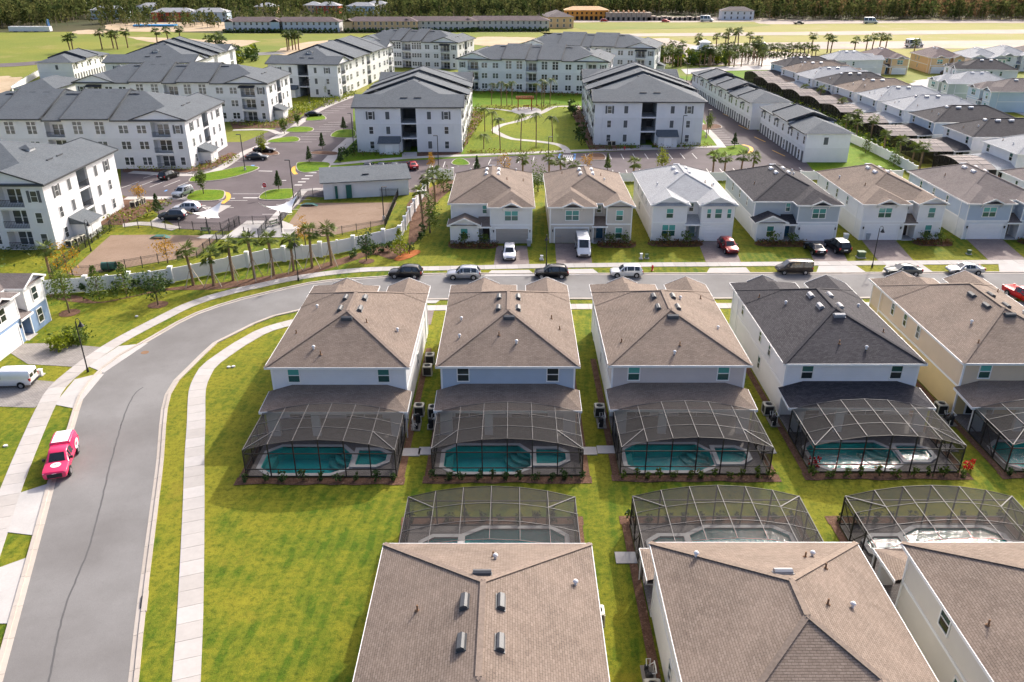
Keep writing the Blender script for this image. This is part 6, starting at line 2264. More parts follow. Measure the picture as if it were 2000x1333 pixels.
car('suv', 'white SUV behind the blue-grey one near the shade sail', 'suv', g(366, 413), math.pi, (.70, .70, .71), group=lotc)
car('sedan', 'red car beside the grey-roofed service building', 'car', g(806, 329), math.pi / 2 + .3, (.36, .012, .016), group=lotc)
for k, (u, c) in enumerate(((720, (.02, .025, .03)), (746, (.03, .04, .06)), (772, (.10, .11, .12)))):
    car('sedan', ['black car nearest the hydrant corner behind the service building', 'dark blue car behind the service building roof', 'grey car next to the red one behind the service building'][k], 'car', g(u, 331), math.pi / 2, c, group=lotc)
car('sedan', 'dark car in the lane between far apartment blocks', 'car', g(612, 228), 0.3, (.015, .015, .017), group=lotc)
car('sedan', 'black car parked by the garage end of the lane', 'car', g(1355, 160), 1.4, (.015, .015, .016), group=lotc)
car('suv', 'dark SUV on the second peach home drive', 'suv', g(1845, 148), -1.6, (.015, .015, .017)); car('suv', 'black SUV next to another on the peach home drive', 'suv', g(1868, 149), -1.6, (.02, .02, .02))

# ------------------------------------------------------------------ lamps, signs, small street things
street_lamp('black street lamp standing on the turf triangle by the bend', G(172, 727), 'black street lamps', 5.7, math.pi * .0)
street_lamp('black street lamp between palms on the outer verge', G(583, 549), 'black street lamps', 5.2, math.pi / 2)
street_lamp('black street lamp leaning over the verge by the grey sedan', G(1703, 523), 'black street lamps', 5.6, 0)
street_lamp('black street lamp beside the glossy black SUV', G(1067, 521), 'black street lamps', 4.2, math.pi / 2)
street_lamp('black lantern at the corner of the nearest apartment block', G(178, 491), 'black street lamps', 4.4, 0)
for (u, v, H, rz, lab) in ((575, 398, 7.6, math.pi, 'tall lamp post beside the right shade sail'), (479, 334, 7.2, math.pi, 'lamp post on the long turf island'), (857, 340, 7.5, math.pi, 'lamp post before the lawn-side apartment block'),
                           (1330, 288, 7.0, 0, 'lamp post in front of the right courtyard block'), (1071, 320, 5.5, 0, 'lamp post at the courtyard path end'), (750, 430, 5.5, 0, 'lamp post inside the second dog park'),
                           (691, 288, 7.5, math.pi, 'lamp post at the corner of the lawn-side block'), (1379, 270, 6.5, 0, 'lamp post beside the right-hand lane'), (1340, 168, 7, 0, 'lamp post at the far end of the right lane'), (605, 205, 7, 0, 'lamp post among the left lane planting')):
    lot_lamp(lab, G(u, v), 'car park lamp posts', H, rz)

def hydrant(label, loc):
    h = thing('fire_hydrant', label, 'fire hydrant', loc)
    m = MB(); m.tube([(0, 0, 0), (0, 0, .08), (0, 0, .1), (0, 0, .58), (0, 0, .62), (0, 0, .74), (0, 0, .8)], [.17, .17, .11, .11, .15, .12, .04], 10); m.build('barrel', MT['red'], h)
    m = MB(); m.tube([(-.22, 0, .46), (.22, 0, .46)], .06, 8); m.tube([(0, -.2, .42), (0, 0, .42)], .075, 8); m.build('outlet', MT['red'], h)
hydrant('red fire hydrant on the verge by the white SUV', G(1274, 529))
hydrant('red fire hydrant at the far apartment walkway', G(1220, 293))

def stop_sign(loc, rz):
    h = thing('stop_sign', 'red octagonal stop sign on the small turf island', 'stop sign', loc, rz)
    m = MB(); m.tube([(0, 0, 0), (0, 0, 2.5)], .035, 6); m.build('post', MT['galv'], h)
    def octo(r, y, d, mat, nm):
        m = MB()
        P = [(r * math.cos(math.pi / 8 + k * math.pi / 4), r * math.sin(math.pi / 8 + k * math.pi / 4)) for k in range(8)]
        m.add([(a, y, 2.4 + b) for a, b in P] + [(a, y + d, 2.4 + b) for a, b in P], [list(range(8)), list(range(8, 16))[::-1]] + [(k, 8 + k, 8 + (k + 1) % 8, (k + 1) % 8) for k in range(8)])
        return m.build(nm, MT[mat], h)
    octo(.46, -.05, .02, 'white', 'border'); octo(.42, -.06, .012, 'red', 'plate')
    text_mesh('lettering', 'STOP', .30, h, (0, -.066, 2.4), (math.pi / 2, 0, 0), 'white')
stop_sign(G(520, 388), 0)

def utility_box(label, loc, w, d, hh, mat, cat='utility box', rz=0):
    h = thing('utility_box', label, cat, loc, rz)
    m = MB(); m.box(-w / 2 - .12, w / 2 + .12, -d / 2 - .12, d / 2 + .12, 0, .1); m.build('pad', MT['concrete'], h)
    m = MB(); m.prism([(-w / 2, -d / 2), (w / 2, -d / 2), (w / 2, d / 2), (-w / 2, d / 2)], .1, hh)
    m.build('cabinet', MT[mat], h, bevel=.03)
    m = MB(); m.box(-w / 2 - .04, w / 2 + .04, -d / 2 - .04, d / 2 + .04, hh, hh + .06); m.build('lid', MT[mat], h)
utility_box('green transformer cabinet on grass by the big black SUV', G(1681, 503), .95, .8, .85, 'green_box')
utility_box('small green utility pedestal on the white house lawn', G(1263, 505), .4, .35, .6, 'green_box')
utility_box('small pale pedestal beside it on the white house lawn', G(1252, 506), .3, .3, .75, 'vent_white')
utility_box('white pedestal on the strip between the two brown-roofed homes', G(1058, 508), .35, .35, .6, 'vent_white')
utility_box('grey pedestal on the lawn of the white right-hand home', G(1892, 497), .45, .4, .6, 'green_box')
utility_box('small beige pedestal on turf beside the white work van', G(80, 733), .4, .35, .6, 'vent_white')

def wheelie_bin(label, loc, mat, rz=0):
    h = thing('wheelie_bin', label, 'bin', loc, rz, 'household bins')
    m = MB()
    m.add([(-.24, -.24, .12), (.24, -.24, .12), (.24, .24, .12), (-.24, .24, .12), (-.31, -.34, 1.0), (.31, -.34, 1.0), (.31, .34, 1.0), (-.31, .34, 1.0)],
          [(3, 2, 1, 0), (4, 5, 6, 7), (0, 1, 5, 4), (1, 2, 6, 5), (2, 3, 7, 6), (3, 0, 4, 7)]); m.build('body', MT[mat], h)
    m = MB(); m.box(-.33, .33, -.38, .36, 1.0, 1.08); m.build('lid', MT[mat], h)
    for s in (-1, 1):
        m = MB(); m.tube([(s * .25, .25, .12), (s * .30, .25, .12)], .12, 10); m.build('wheel', MT['tyre'], h)
wheelie_bin('grey bin at the garage corner of the front-room home', G(1033, 482), 'bin_grey')
wheelie_bin('pale bin beside the taupe garage door', G(1091, 475), 'garage_tan')
wheelie_bin('grey bin standing before the white garage with the empty drive', G(1693, 469), 'bin_grey')
wheelie_bin('pale bin on grass between the charcoal and the brown roofed homes', G(1651, 470), 'vent_white')

for k, (u, v, lab) in enumerate(((447, 718, 'pale valve lid on the lawn inside the road bend'), (456, 717, 'second pale valve lid on the lawn inside the bend'), (11, 872, 'pale valve lid on the verge lawn by the left edge'), (267, 619, 'white marker stone on the corner lawn'), (1056, 506, 'pale lid on the strip between the brown-roofed homes'), (1350, 607, 'pale lid on grass by the greige house'))):
    p = G(u, v)
    h = thing('valve_lid', lab, 'valve lid', p)
    m = MB(); m.tube([(0, 0, 0), (0, 0, .10)], .20, 10); m.build('rim', MT['concrete'], h)
    m = MB(); m.tube([(0, 0, .10), (0, 0, .125)], .15, 10); m.build('lid', MT['vent_white'], h)
# pergola, benches and dog-park furniture
pg = thing('timber_pergola', 'red timber pergola on the round courtyard plaza', 'pergola', (plaza.x - .4, plaza.y + 2, 0))
for x in (-1.9, 1.9):
    for y in (-1.6, 1.6):
        m = MB(); m.box(x - .12, x + .12, y - .12, y + .12, 0, 3.1); m.build('post', MT['redwood'], pg)
for y in (-1.6, 1.6):
    m = MB(); m.box(-2.5, 2.5, y - .08, y + .08, 3.1, 3.36); m.build('beam', MT['redwood'], pg)
for k in range(11):
    m = MB(); m.box(-2.4 + k * .48 - .05, -2.4 + k * .48 + .05, -2.4, 2.4, 3.36, 3.6); m.build('rafter', MT['redwood'], pg)
def bench(label, loc, rz, mat='green_box'):
    h = thing('park_bench', label, 'bench', loc, rz)
    for k in range(3):
        m = MB(); m.box(-.8, .8, -.25 + k * .17, -.12 + k * .17, .42, .46); m.build('seat_slat', MT[mat], h)
    for k in range(2):
        m = MB(); m.box(-.8, .8, .27, .31, .58 + k * .16, .70 + k * .16); m.build('back_slat', MT[mat], h)
    for s in (-1, 1):
        m = MB(); m.box(s * .65 - .04, s * .65 + .04, -.22, -.14, 0, .42); m.box(s * .65 - .04, s * .65 + .04, .24, .31, 0, .88); m.build('leg', MT['black'], h)
bench('dark bench under the left shade sail', G(402, 456), 0); bench('green bench beside the second dog park gate', G(537, 441), .9)
bench('bench beneath the red pergola', (plaza.x, plaza.y + 3.2, .09), 0, 'redwood')
shade_sail('white sail canopy left of the gated yard', G(405, 452), .15)
shade_sail('white sail canopy over the right of the gated yard', G(549, 440), .0)
def tunnel(label, loc, rz):
    h = thing('dog_tunnel', label, 'dog tunnel', loc, rz)
    m = MB(); m.tube([(-.9, 0, .55), (.9, 0, .55)], .55, 14, cap=False); m.tube([(-.9, 0, .55), (.9, 0, .55)], .48, 14, cap=False); m.build('tube', MT['bin_green'], h)
    for s in (-1, 1):
        m = MB(); m.box(s * .6 - .07, s * .6 + .07, -.5, .5, 0, .2); m.build('foot', MT['black'], h)
tunnel('dark green tunnel on the sand of the first dog park', G(214, 527), .1)
def ramp_(label, loc, rz):
    h = thing('dog_ramp', label, 'dog ramp', loc, rz)
    m = MB(); m.box(-.7, .7, -.5, .5, .30, .38); m.build('deck', MT['bin_green'], h)
    for s in (-1, 1):
        m = MB(); m.add([(s * .7, -.5, .36), (s * .7, .5, .36), (s * 1.5, .5, .02), (s * 1.5, -.5, .02), (s * .7, -.5, .30), (s * .7, .5, .30)], [(0, 1, 2, 3), (4, 3, 2, 5), (0, 3, 4), (1, 5, 2)]); m.build('slope', MT['bin_green'], h)
ramp_('low dark ramp at the back of the first dog park', G(313, 465), 0); ramp_('low dark ramp on the second dog park sand', G(604, 402), 0)
for k, (u, v) in enumerate(((478, 462), (487, 464))):
    h = thing('waste_station', ['black dog waste post nearest the fence', 'black dog waste post beside its twin'][k], 'waste station', G(u, v))
    m = MB(); m.box(-.05, .05, -.05, .05, 0, 1.5); m.build('post', MT['black'], h)
    m = MB(); m.box(-.2, .2, -.15, .15, .2, .9); m.build('bin', MT['black'], h)

# ------------------------------------------------------------------ fences
vinyl_fence('white vinyl privacy fence curving behind the braced palms', [p.xy for p in GS([(88, 577), (140, 573), (185, 570), (235, 565), (290, 560), (345, 551), (400, 540), (460, 528), (520, 515), (590, 507), (650, 498), (715, 484), (778, 469)])])
vinyl_fence('white vinyl fence running back along the corner lawn', [p.xy for p in GS([(782, 469), (801, 430), (818, 400), (833, 375), (841, 350)])])
vinyl_fence('short white vinyl fence beside the service building', [p.xy for p in GS([(843, 348), (862, 350), (884, 351)])])
vinyl_fence('white vinyl fence beside the right-hand pool cages', [p.xy for p in GS([(1788, 345), (1760, 328), (1700, 297), (1650, 274)])], piers=False)
vinyl_fence('white vinyl fence along the far left field', [p.xy for p in GS([(25, 182), (50, 165), (72, 152), (92, 140)])], piers=False)
vinyl_fence('white vinyl fence behind the back rows of parking', [(2.5, 152.5), (6, 152.6), (20, 152.8), (40, 153.5), (75, 155)], H=1.6, piers=False)
iron_fence('black iron fence around the first dog park', [p.xy for p in GS([(100, 536), (215, 449), (218, 445), (432, 452), (466, 437)])] )
iron_fence('black iron fence closing the street side of the first dog park', [p.xy for p in GS([(104, 540), (180, 538), (310, 515), (385, 504), (470, 437)])])
iron_fence('black iron fence around the second dog park', [p.xy for p in GS([(546, 440), (588, 384), (778, 384), (752, 446), (640, 464), (556, 466)])])
iron_fence('black iron fence of the gated dog yard', [p.xy for p in GS([(468, 440), (548, 438), (552, 462)])]); iron_fence('black iron gate run between the dog yards', [p.xy for p in GS([(505, 465), (527, 441)])])

# ------------------------------------------------------------------ planting
pp = [(378, 558, 4.6), (418, 558, 4.0), (456, 548, 4.8), (498, 545, 5.2), (535, 538, 5.0), (574, 530, 4.4), (610, 524, 5.0), (648, 519, 5.0)]
for k, (u, v, H) in enumerate(pp):
    p = G(u, v)
    palm('braced sabal palm %s' % ['beside the first fence bend', 'second in the fence row, slimmer', 'before the fence below the dog park tree', 'opposite the gap between dog parks', 'just left of the verge lamp', 'behind the verge lamp', 'right of the verge lamp', 'last in the fence row beside the lawn tree'][k],
         p.x, p.y, H, 'sabal', k, 'braced palms along the white fence', True)
for k, (u, v, H, kd, lab) in enumerate(((838, 420, 6.0, 'sabal', 'dark palm cluster palm by the white corner fence'), (826, 440, 5.2, 'sabal', 'shorter palm in the corner bed near the white fence'), (850, 400, 5.6, 'sabal', 'palm at the back of the corner bed'),
        (1021, 345, 3.4, 'sabal', 'palm behind the gap between the first two front homes'), (1072, 348, 3.4, 'sabal', 'palm behind the taupe home ridge'), (1095, 344, 2.6, 'sabal', 'low palm right of the taupe home ridge'), (1120, 346, 2.2, 'sabal', 'low palm at the crosswalk end'),
        (1236, 350, 3.0, 'sabal', 'palm left of the silver roof'), (1392, 340, 3.4, 'sabal', 'palm right of the silver roof'), (1414, 343, 3.4, 'sabal', 'palm left of the charcoal roof'), (1447, 338, 3.2, 'sabal', 'palm above the charcoal roof'), (1470, 333, 2.6, 'sabal', 'low palm above the charcoal roof ridge'), (100, 545, 4.0, 'sabal', 'palm at the corner of the bend house'))):
    p = G(u, v)
    palm(lab, p.x, p.y, H, kd, k + 2, 'palms behind the front homes')
for k, (u, v, H) in enumerate(((977, 297, 7.0), (1017, 294, 7.6), (1047, 288, 7.2), (1079, 278, 5.5), (947, 258, 5.5), (962, 262, 5.0), (979, 208, 6.5), (990, 208, 6.0), (1000, 207, 6.5), (960, 206, 5.8), (1048, 208, 6.0), (1058, 211, 7.5), (1062, 209, 6.5), (1074, 207, 7.2), (945, 292, 3.0))):
    p = G(u, v)
    palm(['queen palm by the lower courtyard path, leftmost', 'tall queen palm at the middle of the path bend', 'queen palm right of the path bend', 'slim palm on the right courtyard grass', 'drooping palm beside the left courtyard bed', 'second drooping palm beside the left bed',
          'queen palm in the far bed left of the pergola', 'second palm of the far bed left of the pergola', 'third palm of the far bed near the pergola', 'outermost palm of the far bed', 'palm right behind the pergola', 'tallest palm of the clump right of the pergola',
          'palm within the clump right of the pergola', 'outer palm of the clump right of the pergola', 'short palm at the left courtyard corner'][k], p.x, p.y, H, 'queen', k, 'courtyard palms', leaf='palmdark' if k % 3 == 0 else 'palmleaf')
TR = [(136, 612, 5.2, 1.5, 1.8, 'leaf_green', 'round', 'young tree in the mulch ring beside the bend house'), (309, 596, 4.6, 1.5, 1.4, 'leaf_dark', 'round', 'young tree in the second mulch ring of the corner lawn'), (716, 510, 4.2, 1.1, 1.3, 'leaf_dark', 'round', 'young tree in a mulch ring at the end of the fence bed'),
      (195, 585, 4.4, 1.8, .4, 'leaf_green', 'cone', 'bushy conifer-like tree at the left of the fence bed'), (248, 580, 4.6, 1.9, .4, 'leaf_green', 'cone', 'second bushy tree in the fence bed'), (782, 500, 4.0, 1.4, .5, 'leaf_lime', 'cone', 'lime green tree at the corner of the fence'),
      (135, 545, 5.0, 1.6, 1.0, 'leaf_gold', 'round', 'golden autumn tree at the dog park corner'), (328, 514, 4.0, 1.4, 1.2, 'leaf_gold', 'round', 'thin golden tree on the dog park sand'), (597, 480, 4.4, 1.3, 1.0, 'leaf_gold', 'round', 'golden tree between palms and the second dog park'),
      (840, 455, 5.5, 1.4, 1.0, 'leaf_green', 'round', 'tall young tree behind the palm cluster'), (866, 375, 5.0, 1.4, .8, 'leaf_green', 'round', 'tree in the bed beside the short white fence'), (1051, 375, 5.2, 1.5, 1.0, 'leaf_green', 'round', 'tree between the two brown-roofed front homes'),
      (985, 338, 3.8, 1.3, .6, 'leaf_gold', 'round', 'golden tree behind the front-room home'), (1146, 332, 3.6, 1.1, .8, 'leaf_gold', 'round', 'thin golden tree at the crosswalk'), (1293, 330, 4.0, 1.2, 1.0, 'leaf_lime', 'round', 'lime tree above the silver roof'), (1186, 335, 3.6, .7, .8, 'leaf_green', 'cone', 'slim green tree behind the taupe home'), (932, 336, 3.2, .7, .6, 'leaf_dark', 'cone', 'slim dark tree above the front-room home'),
      (842, 330, 3.4, .8, .8, 'leaf_gold', 'round', 'thin tree beside the red car'), (398, 380, 4.4, .9, 1.2, 'leaf_green', 'round', 'young tree on the turf island near the silver SUV'), (545, 372, 3.6, .8, 1.0, 'leaf_dark', 'cone', 'slim dark tree on the right turf island'), (604, 318, 3.4, .7, .8, 'leaf_dark', 'cone', 'slim dark tree on the corner island'), (630, 292, 3.6, .8, .8, 'leaf_dark', 'cone', 'slim dark tree among the painted bays'),
      (672, 256, 3.4, .8, .8, 'leaf_dark', 'cone', 'slim dark tree on the upper bay island'), (512, 300, 4.0, 1.0, 1.4, 'leaf_lime', 'round', 'thin yellowing tree by the lot hedge island'), (556, 262, 3.4, .8, 1.0, 'leaf_green', 'round', 'young tree on the upper turf island'), (582, 247, 3.4, .8, 1.0, 'leaf_green', 'round', 'young tree on the far turf island'), (1434, 288, 3.2, .8, .8, 'leaf_dark', 'cone', 'young conifer on the right corner island'),
      (1383, 262, 4.6, .9, 1.6, 'leaf_green', 'round', 'slim tree beside the right lane path'), (275, 395, 3.4, 1.0, 1.0, 'leaf_gold', 'round', 'thin golden tree by the left parking bays'), (310, 420, 3.6, .9, .8, 'leaf_dark', 'cone', 'slim dark tree beside the blue-grey SUV'), (665, 318, 3.0, .8, .5, 'leaf_dark', 'cone', 'dark tree at the lawn corner of the stair block'), (640, 190, 4, .9, 1.2, 'leaf_lime', 'round', 'thin tree before the inner lane block'),
      (1690, 300, 4.5, 1.2, .6, 'leaf_green', 'cone', 'tree in the planting strip by the far white fence'), (1745, 325, 5.0, 1.4, .6, 'leaf_green', 'cone', 'conifer in the planting strip nearest the front homes'), (120, 680, 1.8, 1.3, .2, 'leaf_lime', 'round', 'lime green bush in the bed of the bend house'), (150, 668, 1.9, 1.5, .2, 'leaf_green', 'round', 'large green bush beside the lamp at the bend')]
for k, (u, v, H, r, th, lf, sh, lab) in enumerate(TR):
    p = G(u, v)
    gold = lf == 'leaf_gold'
    small_tree(lab, p.x, p.y, H, r, th, lf, 280 if gold else 480, .14 if gold else .17, sh, k, group='young trees of the estate')
for (u, v, r) in ((136, 612, 1.2), (309, 596, 1.2), (716, 511, 1.1)):
    c = G(u, v)
    setting(sheet('mulch_ring', [q.xy for q in blob([(c.x + r * math.cos(t), c.y + r * math.sin(t)) for t in np.linspace(0, 6.28, 10)[:-1]], 3, .06, u)], MT['mulch'], .04))
for k, (u, v) in enumerate(((145, 570), (165, 571), (226, 570), (268, 566), (290, 565), (328, 562), (690, 503), (730, 495), (748, 492), (765, 490), (800, 490), (822, 470), (830, 455), (845, 430), (880, 372))):
    p = G(u, v)
    shrub('dark round shrub in the mulch along the white fence', p.x, p.y, .75, 1.3, 'leaf_dark', 'round shrubs along the white fence', k)
# bed in front of each home across the street
for i, (x, lo_, hi_) in enumerate(((-3.4, -9.2, -3.0), (11.4, 12.8, 17.6), (26.7, 20.6, 27.5), (42.4, 36.5, 43.2), (58.2, 60.2, 65.0), (74.0, 76.2, 81))):
    y0, y1 = 113.2, 115.6
    y0 += (0, .4, .9, .9, 1.2, 1.5)[i]; y1 += (0, .2, .7, .6, 1.2, 1.6)[i]
    P = [p.xy for p in blob([(lo_, y0 + .3), ((lo_ + hi_) / 2, y0), (hi_, y0 + .2), (hi_ + .2, y1), (lo_, y1)], 4)]
    sheet('mulch_bed', P, MT['mulch'], .035)
    bed_plants('ground_cover', P, 34, .15, .55, 'leaf_brown' if i % 2 == 0 else 'leaf_brown', i)
    bed_plants('ground_cover', P, 7, .15, .60, 'leaf_green', i + 40)
    for k, t in enumerate((.3, .75)):
        small_tree('small leafy shrub tree %s before the %s' % (['left in the bed', 'right in the bed'][k], ['front-room home', 'taupe home', 'silver-roofed home', 'charcoal-roofed home', 'white home with the empty drive', 'last blue-grey home'][i]), lo_ + (hi_ - lo_) * t, y1 - .7, 1.9, .75, .7, 'leaf_green', 110, .16, 'round', k + i, group='front bed shrub trees')
# planting beds around the apartments
def bed(px, leafs, seed, H=.8):
    P = [p.xy for p in blob(GS(px), 3)]
    for j, (lf, dn, sz) in enumerate(leafs):
        bed_plants('ground_cover', P, dn, sz, H, lf, seed + j)
    return P
sheet('mulch_bed', [p.xy for p in GS([(1153, 297), (1118, 225), (1130, 205), (1160, 280), (1250, 291), (1250, 295)])], MT['mulch'], .065)
sheet('mulch_bed', [p.xy for p in GS([(900, 302), (945, 225), (925, 215), (905, 275), (815, 300), (815, 307)])], MT['mulch'], .065)
bed([(1153, 297), (1118, 225), (1130, 205), (1160, 280)], [('leaf_brown', 1.2, .25), ('leaf_dark', .6, .25)], 301)
bed([(900, 302), (948, 225), (928, 212), (910, 270)], [('leaf_lime', 2.4, .28), ('leaf_green', 1.6, .28), ('leaf_brown', .8, .25)], 302, 1.2)
bed([(250, 328), (360, 331), (365, 336), (250, 335)], [('leaf_lime', 3, .22)], 303)
bed([(370, 332), (455, 305), (465, 316), (400, 333)], [('leaf_lime', 2, .25), ('leaf_brown', 2.2, .22), ('leaf_green', 1, .25)], 304)
bed([(450, 240), (545, 238), (560, 222), (575, 210), (588, 232), (545, 250), (455, 246)], [('leaf_lime', 2, .25), ('leaf_green', 2, .25)], 305)
bed([(575, 205), (640, 192), (690, 180), (690, 190), (620, 215), (580, 225)], [('leaf_lime', 2.5, .3), ('leaf_green', 1.5, .3)], 306)
bed([(1160, 289), (1248, 286), (1248, 293), (1160, 296)], [('leaf_green', 3, .2), ('leaf_brown', 2, .2)], 307)
bed([(1280, 284), (1360, 282), (1390, 290), (1280, 292)], [('leaf_brown', 2.5, .2), ('leaf_lime', 2, .22)], 308)
bed([(690, 300), (785, 300), (785, 306), (690, 310)], [('leaf_green', 3, .2), ('leaf_brown', 1.5, .2)], 309)
bed([(0, 487), (110, 489), (112, 494), (0, 494)], [('leaf_dark', 6, .2)], 310)
bed([(205, 425), (260, 410), (320, 395), (335, 400), (280, 430), (215, 440)], [('leaf_lime', 2, .25), ('leaf_green', 2, .25), ('leaf_brown', 1.5, .2)], 311)
bed([(140, 480), (215, 445), (225, 452), (150, 490)], [('leaf_green', 6, .22)], 312)
bed([(930, 297), (1090, 298), (1085, 302), (930, 303)], [('leaf_brown', 3, .2), ('leaf_lime', 2, .2)], 313)
bed([(925, 178), (1140, 186), (1140, 190), (925, 183)], [('leaf_brown', 2, .3), ('leaf_green', 1, .3)], 314, 1.0)
bed([(960, 209), (1010, 210), (1090, 205), (1080, 213), (1000, 216), (950, 214)], [('leaf_brown', 1.2, .25), ('leaf_green', 1.2, .25)], 315)
bed([(1660, 275), (1795, 338), (1770, 330), (1720, 270), (1690, 240), (1560, 190), (1480, 155), (1500, 170)], [('leaf_lime', .7, .35), ('leaf_green', .8, .35), ('leaf_dark', .6, .35)], 316, 1.6)
bed([(0, 505), (100, 508), (100, 528), (0, 530)], [('leaf_green', .5, .3)], 317, 1.0)
bed([(90, 660), (130, 650), (160, 655), (168, 672), (110, 672)], [('leaf_green', 5, .2), ('leaf_lime', 3, .2)], 318, .9)
for k, px in enumerate(((1650, 262), (1668, 255), (1700, 272), (1672, 270), (1640, 228), (1600, 205), (1570, 196), (1725, 300), (1796, 330), (1780, 322), (1755, 312))):
    p = G(*px)
    palm('sabal palm in the planting strip before the right-hand cages, %s' % ['by the carriage row end', 'above the fence start', 'mid strip', 'beside the fence start', 'farther up the strip', 'near the third cage', 'near the fourth cage', 'close to the big conifer', 'last by the front homes', 'second last by the front homes', 'between conifer and front homes'][k], p.x, p.y, 3.4 + (k % 3) * .5, 'sabal', k, 'planting strip palms')
p = G(1120, 232)
for k, (u, v) in enumerate(((1111, 217), (1117, 228), (1131, 262), (1136, 285))):
    p = G(u, v)
    shrub('dark clipped bush in the right courtyard bed, %s' % ['farthest', 'second farthest', 'third', 'nearest the car park'][k], p.x, p.y, 1.4, 2.8, 'leaf_dark', 'courtyard bushes', k)
for k, (u, v) in enumerate(((676, 308), (690, 300), (700, 296))):
    p = G(u, v)
    shrub('round bush at the left corner of the stair block, %s' % ['outer', 'middle', 'inner'][k], p.x, p.y, 1.1, 2.2, 'leaf_dark', None, k + 5)
# condensers beside the apartment ends
for k, (u, v) in enumerate(((138, 482), (150, 477), (160, 472), (262, 405), (270, 402), (278, 398), (1190, 284), (1198, 284), (1340, 281))):
    again(ac0, G(u, v), 0, 'air conditioner at the foot of the apartment wall, %s' % ['first by the near block', 'second by the near block', 'third by the near block', 'first beside the store room', 'second beside the store room', 'third beside the store room', 'left of the courtyard stair', 'next to the courtyard stair', 'right of the courtyard stair'][k])

# ------------------------------------------------------------------ far away: terraces, houses, building site, palms, forest
def far_house(label, u, v, w, d, hgt, wall, roof, storeys=1, rz=0.0, cat='house', name='distant_house', group='distant houses', n=4):
    p = G(u, v)
    h = thing(name, label, cat, p, rz, group)
    m = MB(); m.box(-w / 2, w / 2, 0, d, 0, hgt); m.build('wall', MT[wall], h)
    m = MB(); roof_faces(m, -w / 2 - .6, w / 2 + .6, -.6, d + .6, hgt + .02, .38, 'x' if w > d else 'y'); m.build('roof', MT[roof], h)
    for s in range(storeys):
        for k in range(n):
            x = -w / 2 + w * (k + .5) / n
            small_window(h, x, 0, .9 + s * 2.9, 1.1, 1.5, '-y', 'one')
    return h
terr = [(498, 63, 33, 's_white'), (598, 63, 39, 's_grey'), (745, 62.5, 42, 's_peach'), (860, 61.5, 43, 's_beige'), (990, 60.5, 50, 's_beige'), (340, 59, 1, 's_white')]
for k, (u, v, w, mat) in enumerate(terr[:5]):
    h = far_house('distant terrace of homes with a mauve roof, %s' % ['white walls at its left end', 'pale grey walls', 'pinkish walls in the middle', 'beige walls behind the courtyard roofs', 'beige walls at its right end'][k], u, v, w, 11, 5.6, mat, 'roof_far', 2, 0, 'terrace', 'distant_terrace', 'distant terraces', int(w / 3.2))
    m = MB()
    roof_faces(m, -w / 2 - .5, -w / 2 + 5, -2.2, 4, 5.7, .5, 'y', 'gable', 'gable'); m.build('gable_roof', MT['roof_far'], h)
    m = MB(); m.box(-w / 2, -w / 2 + 4.5, -1.8, 1, 0, 5.6); m.build('gable_wall', MT['s_sky' if k in (1, 3) else mat], h)
    hd = G(u, v)
    hedge('dark hedge row before the distant terrace with %s' % ['white walls', 'pale grey walls', 'pinkish walls', 'beige walls left', 'beige walls right'][k], (hd.x - w / 2, hd.y - 5), (hd.x + w / 2, hd.y - 5), 3, 2.2, 'leaf_dark', k, 3, .7)
fh = [(212, 38, 24, 's_sky', 'roof_silver', 'pale blue far house with silver roof at the forest edge'), (340, 43, 28, 's_coral', 'roof_silver', 'long coral red house by the blue tarp'), (410, 43, 24, 's_sky', 'roof_silver', 'pale blue house right of the coral one'), (295, 30, 20, 's_white', 'roof_silver', 'white house among the trees behind the coral one'),
      (612, 27, 14, 's_peach', 'roof_silver', 'peach far house amid trees'), (640, 28, 18, 's_coral', 'roof_silver', 'red far house amid trees'), (705, 29, 22, 's_sky', 'roof_silver', 'pale blue far house before the wood'), (735, 25, 18, 's_peach', 'roof_silver', 'cream far house before the wood'), (520, 30, 16, 's_peach', 'roof_silver', 'cream far house above the terraces'),
      (1160, 14, 26, 's_sky', 'roof_grey', 'pale blue house rising above the forest'), (1050, 3, 24, 's_white', 'roof_grey', 'white house in the woods behind the building site'), (890, 5, 34, 's_white', 'roof_grey', 'long white house above the woods'), (800, 5, 26, 's_grey', 'roof_grey', 'grey house above the woods'), (1265, 3, 26, 's_white', 'roof_grey', 'white house between forest crowns'), (1440, 40, 22, 's_grey', 'roof_grey', 'small grey house at the edge of the building site'),
      (140, 8, 24, 's_white', 'roof_silver', 'white house over the left woods'), (690, 4, 30, 's_white', 'roof_silver', 'white house deep in the woods')]
CLEAR = []
for k, (u, v, w, wl, rf, lab) in enumerate(fh):
    CLEAR.append((G(u, v).x, G(u, v).y, w * .62))
    far_house(lab, u, v, w, 12, 6.0 if v > 20 else 9, wl, rf, 2, RNG.uniform(-.15, .15), n=5)

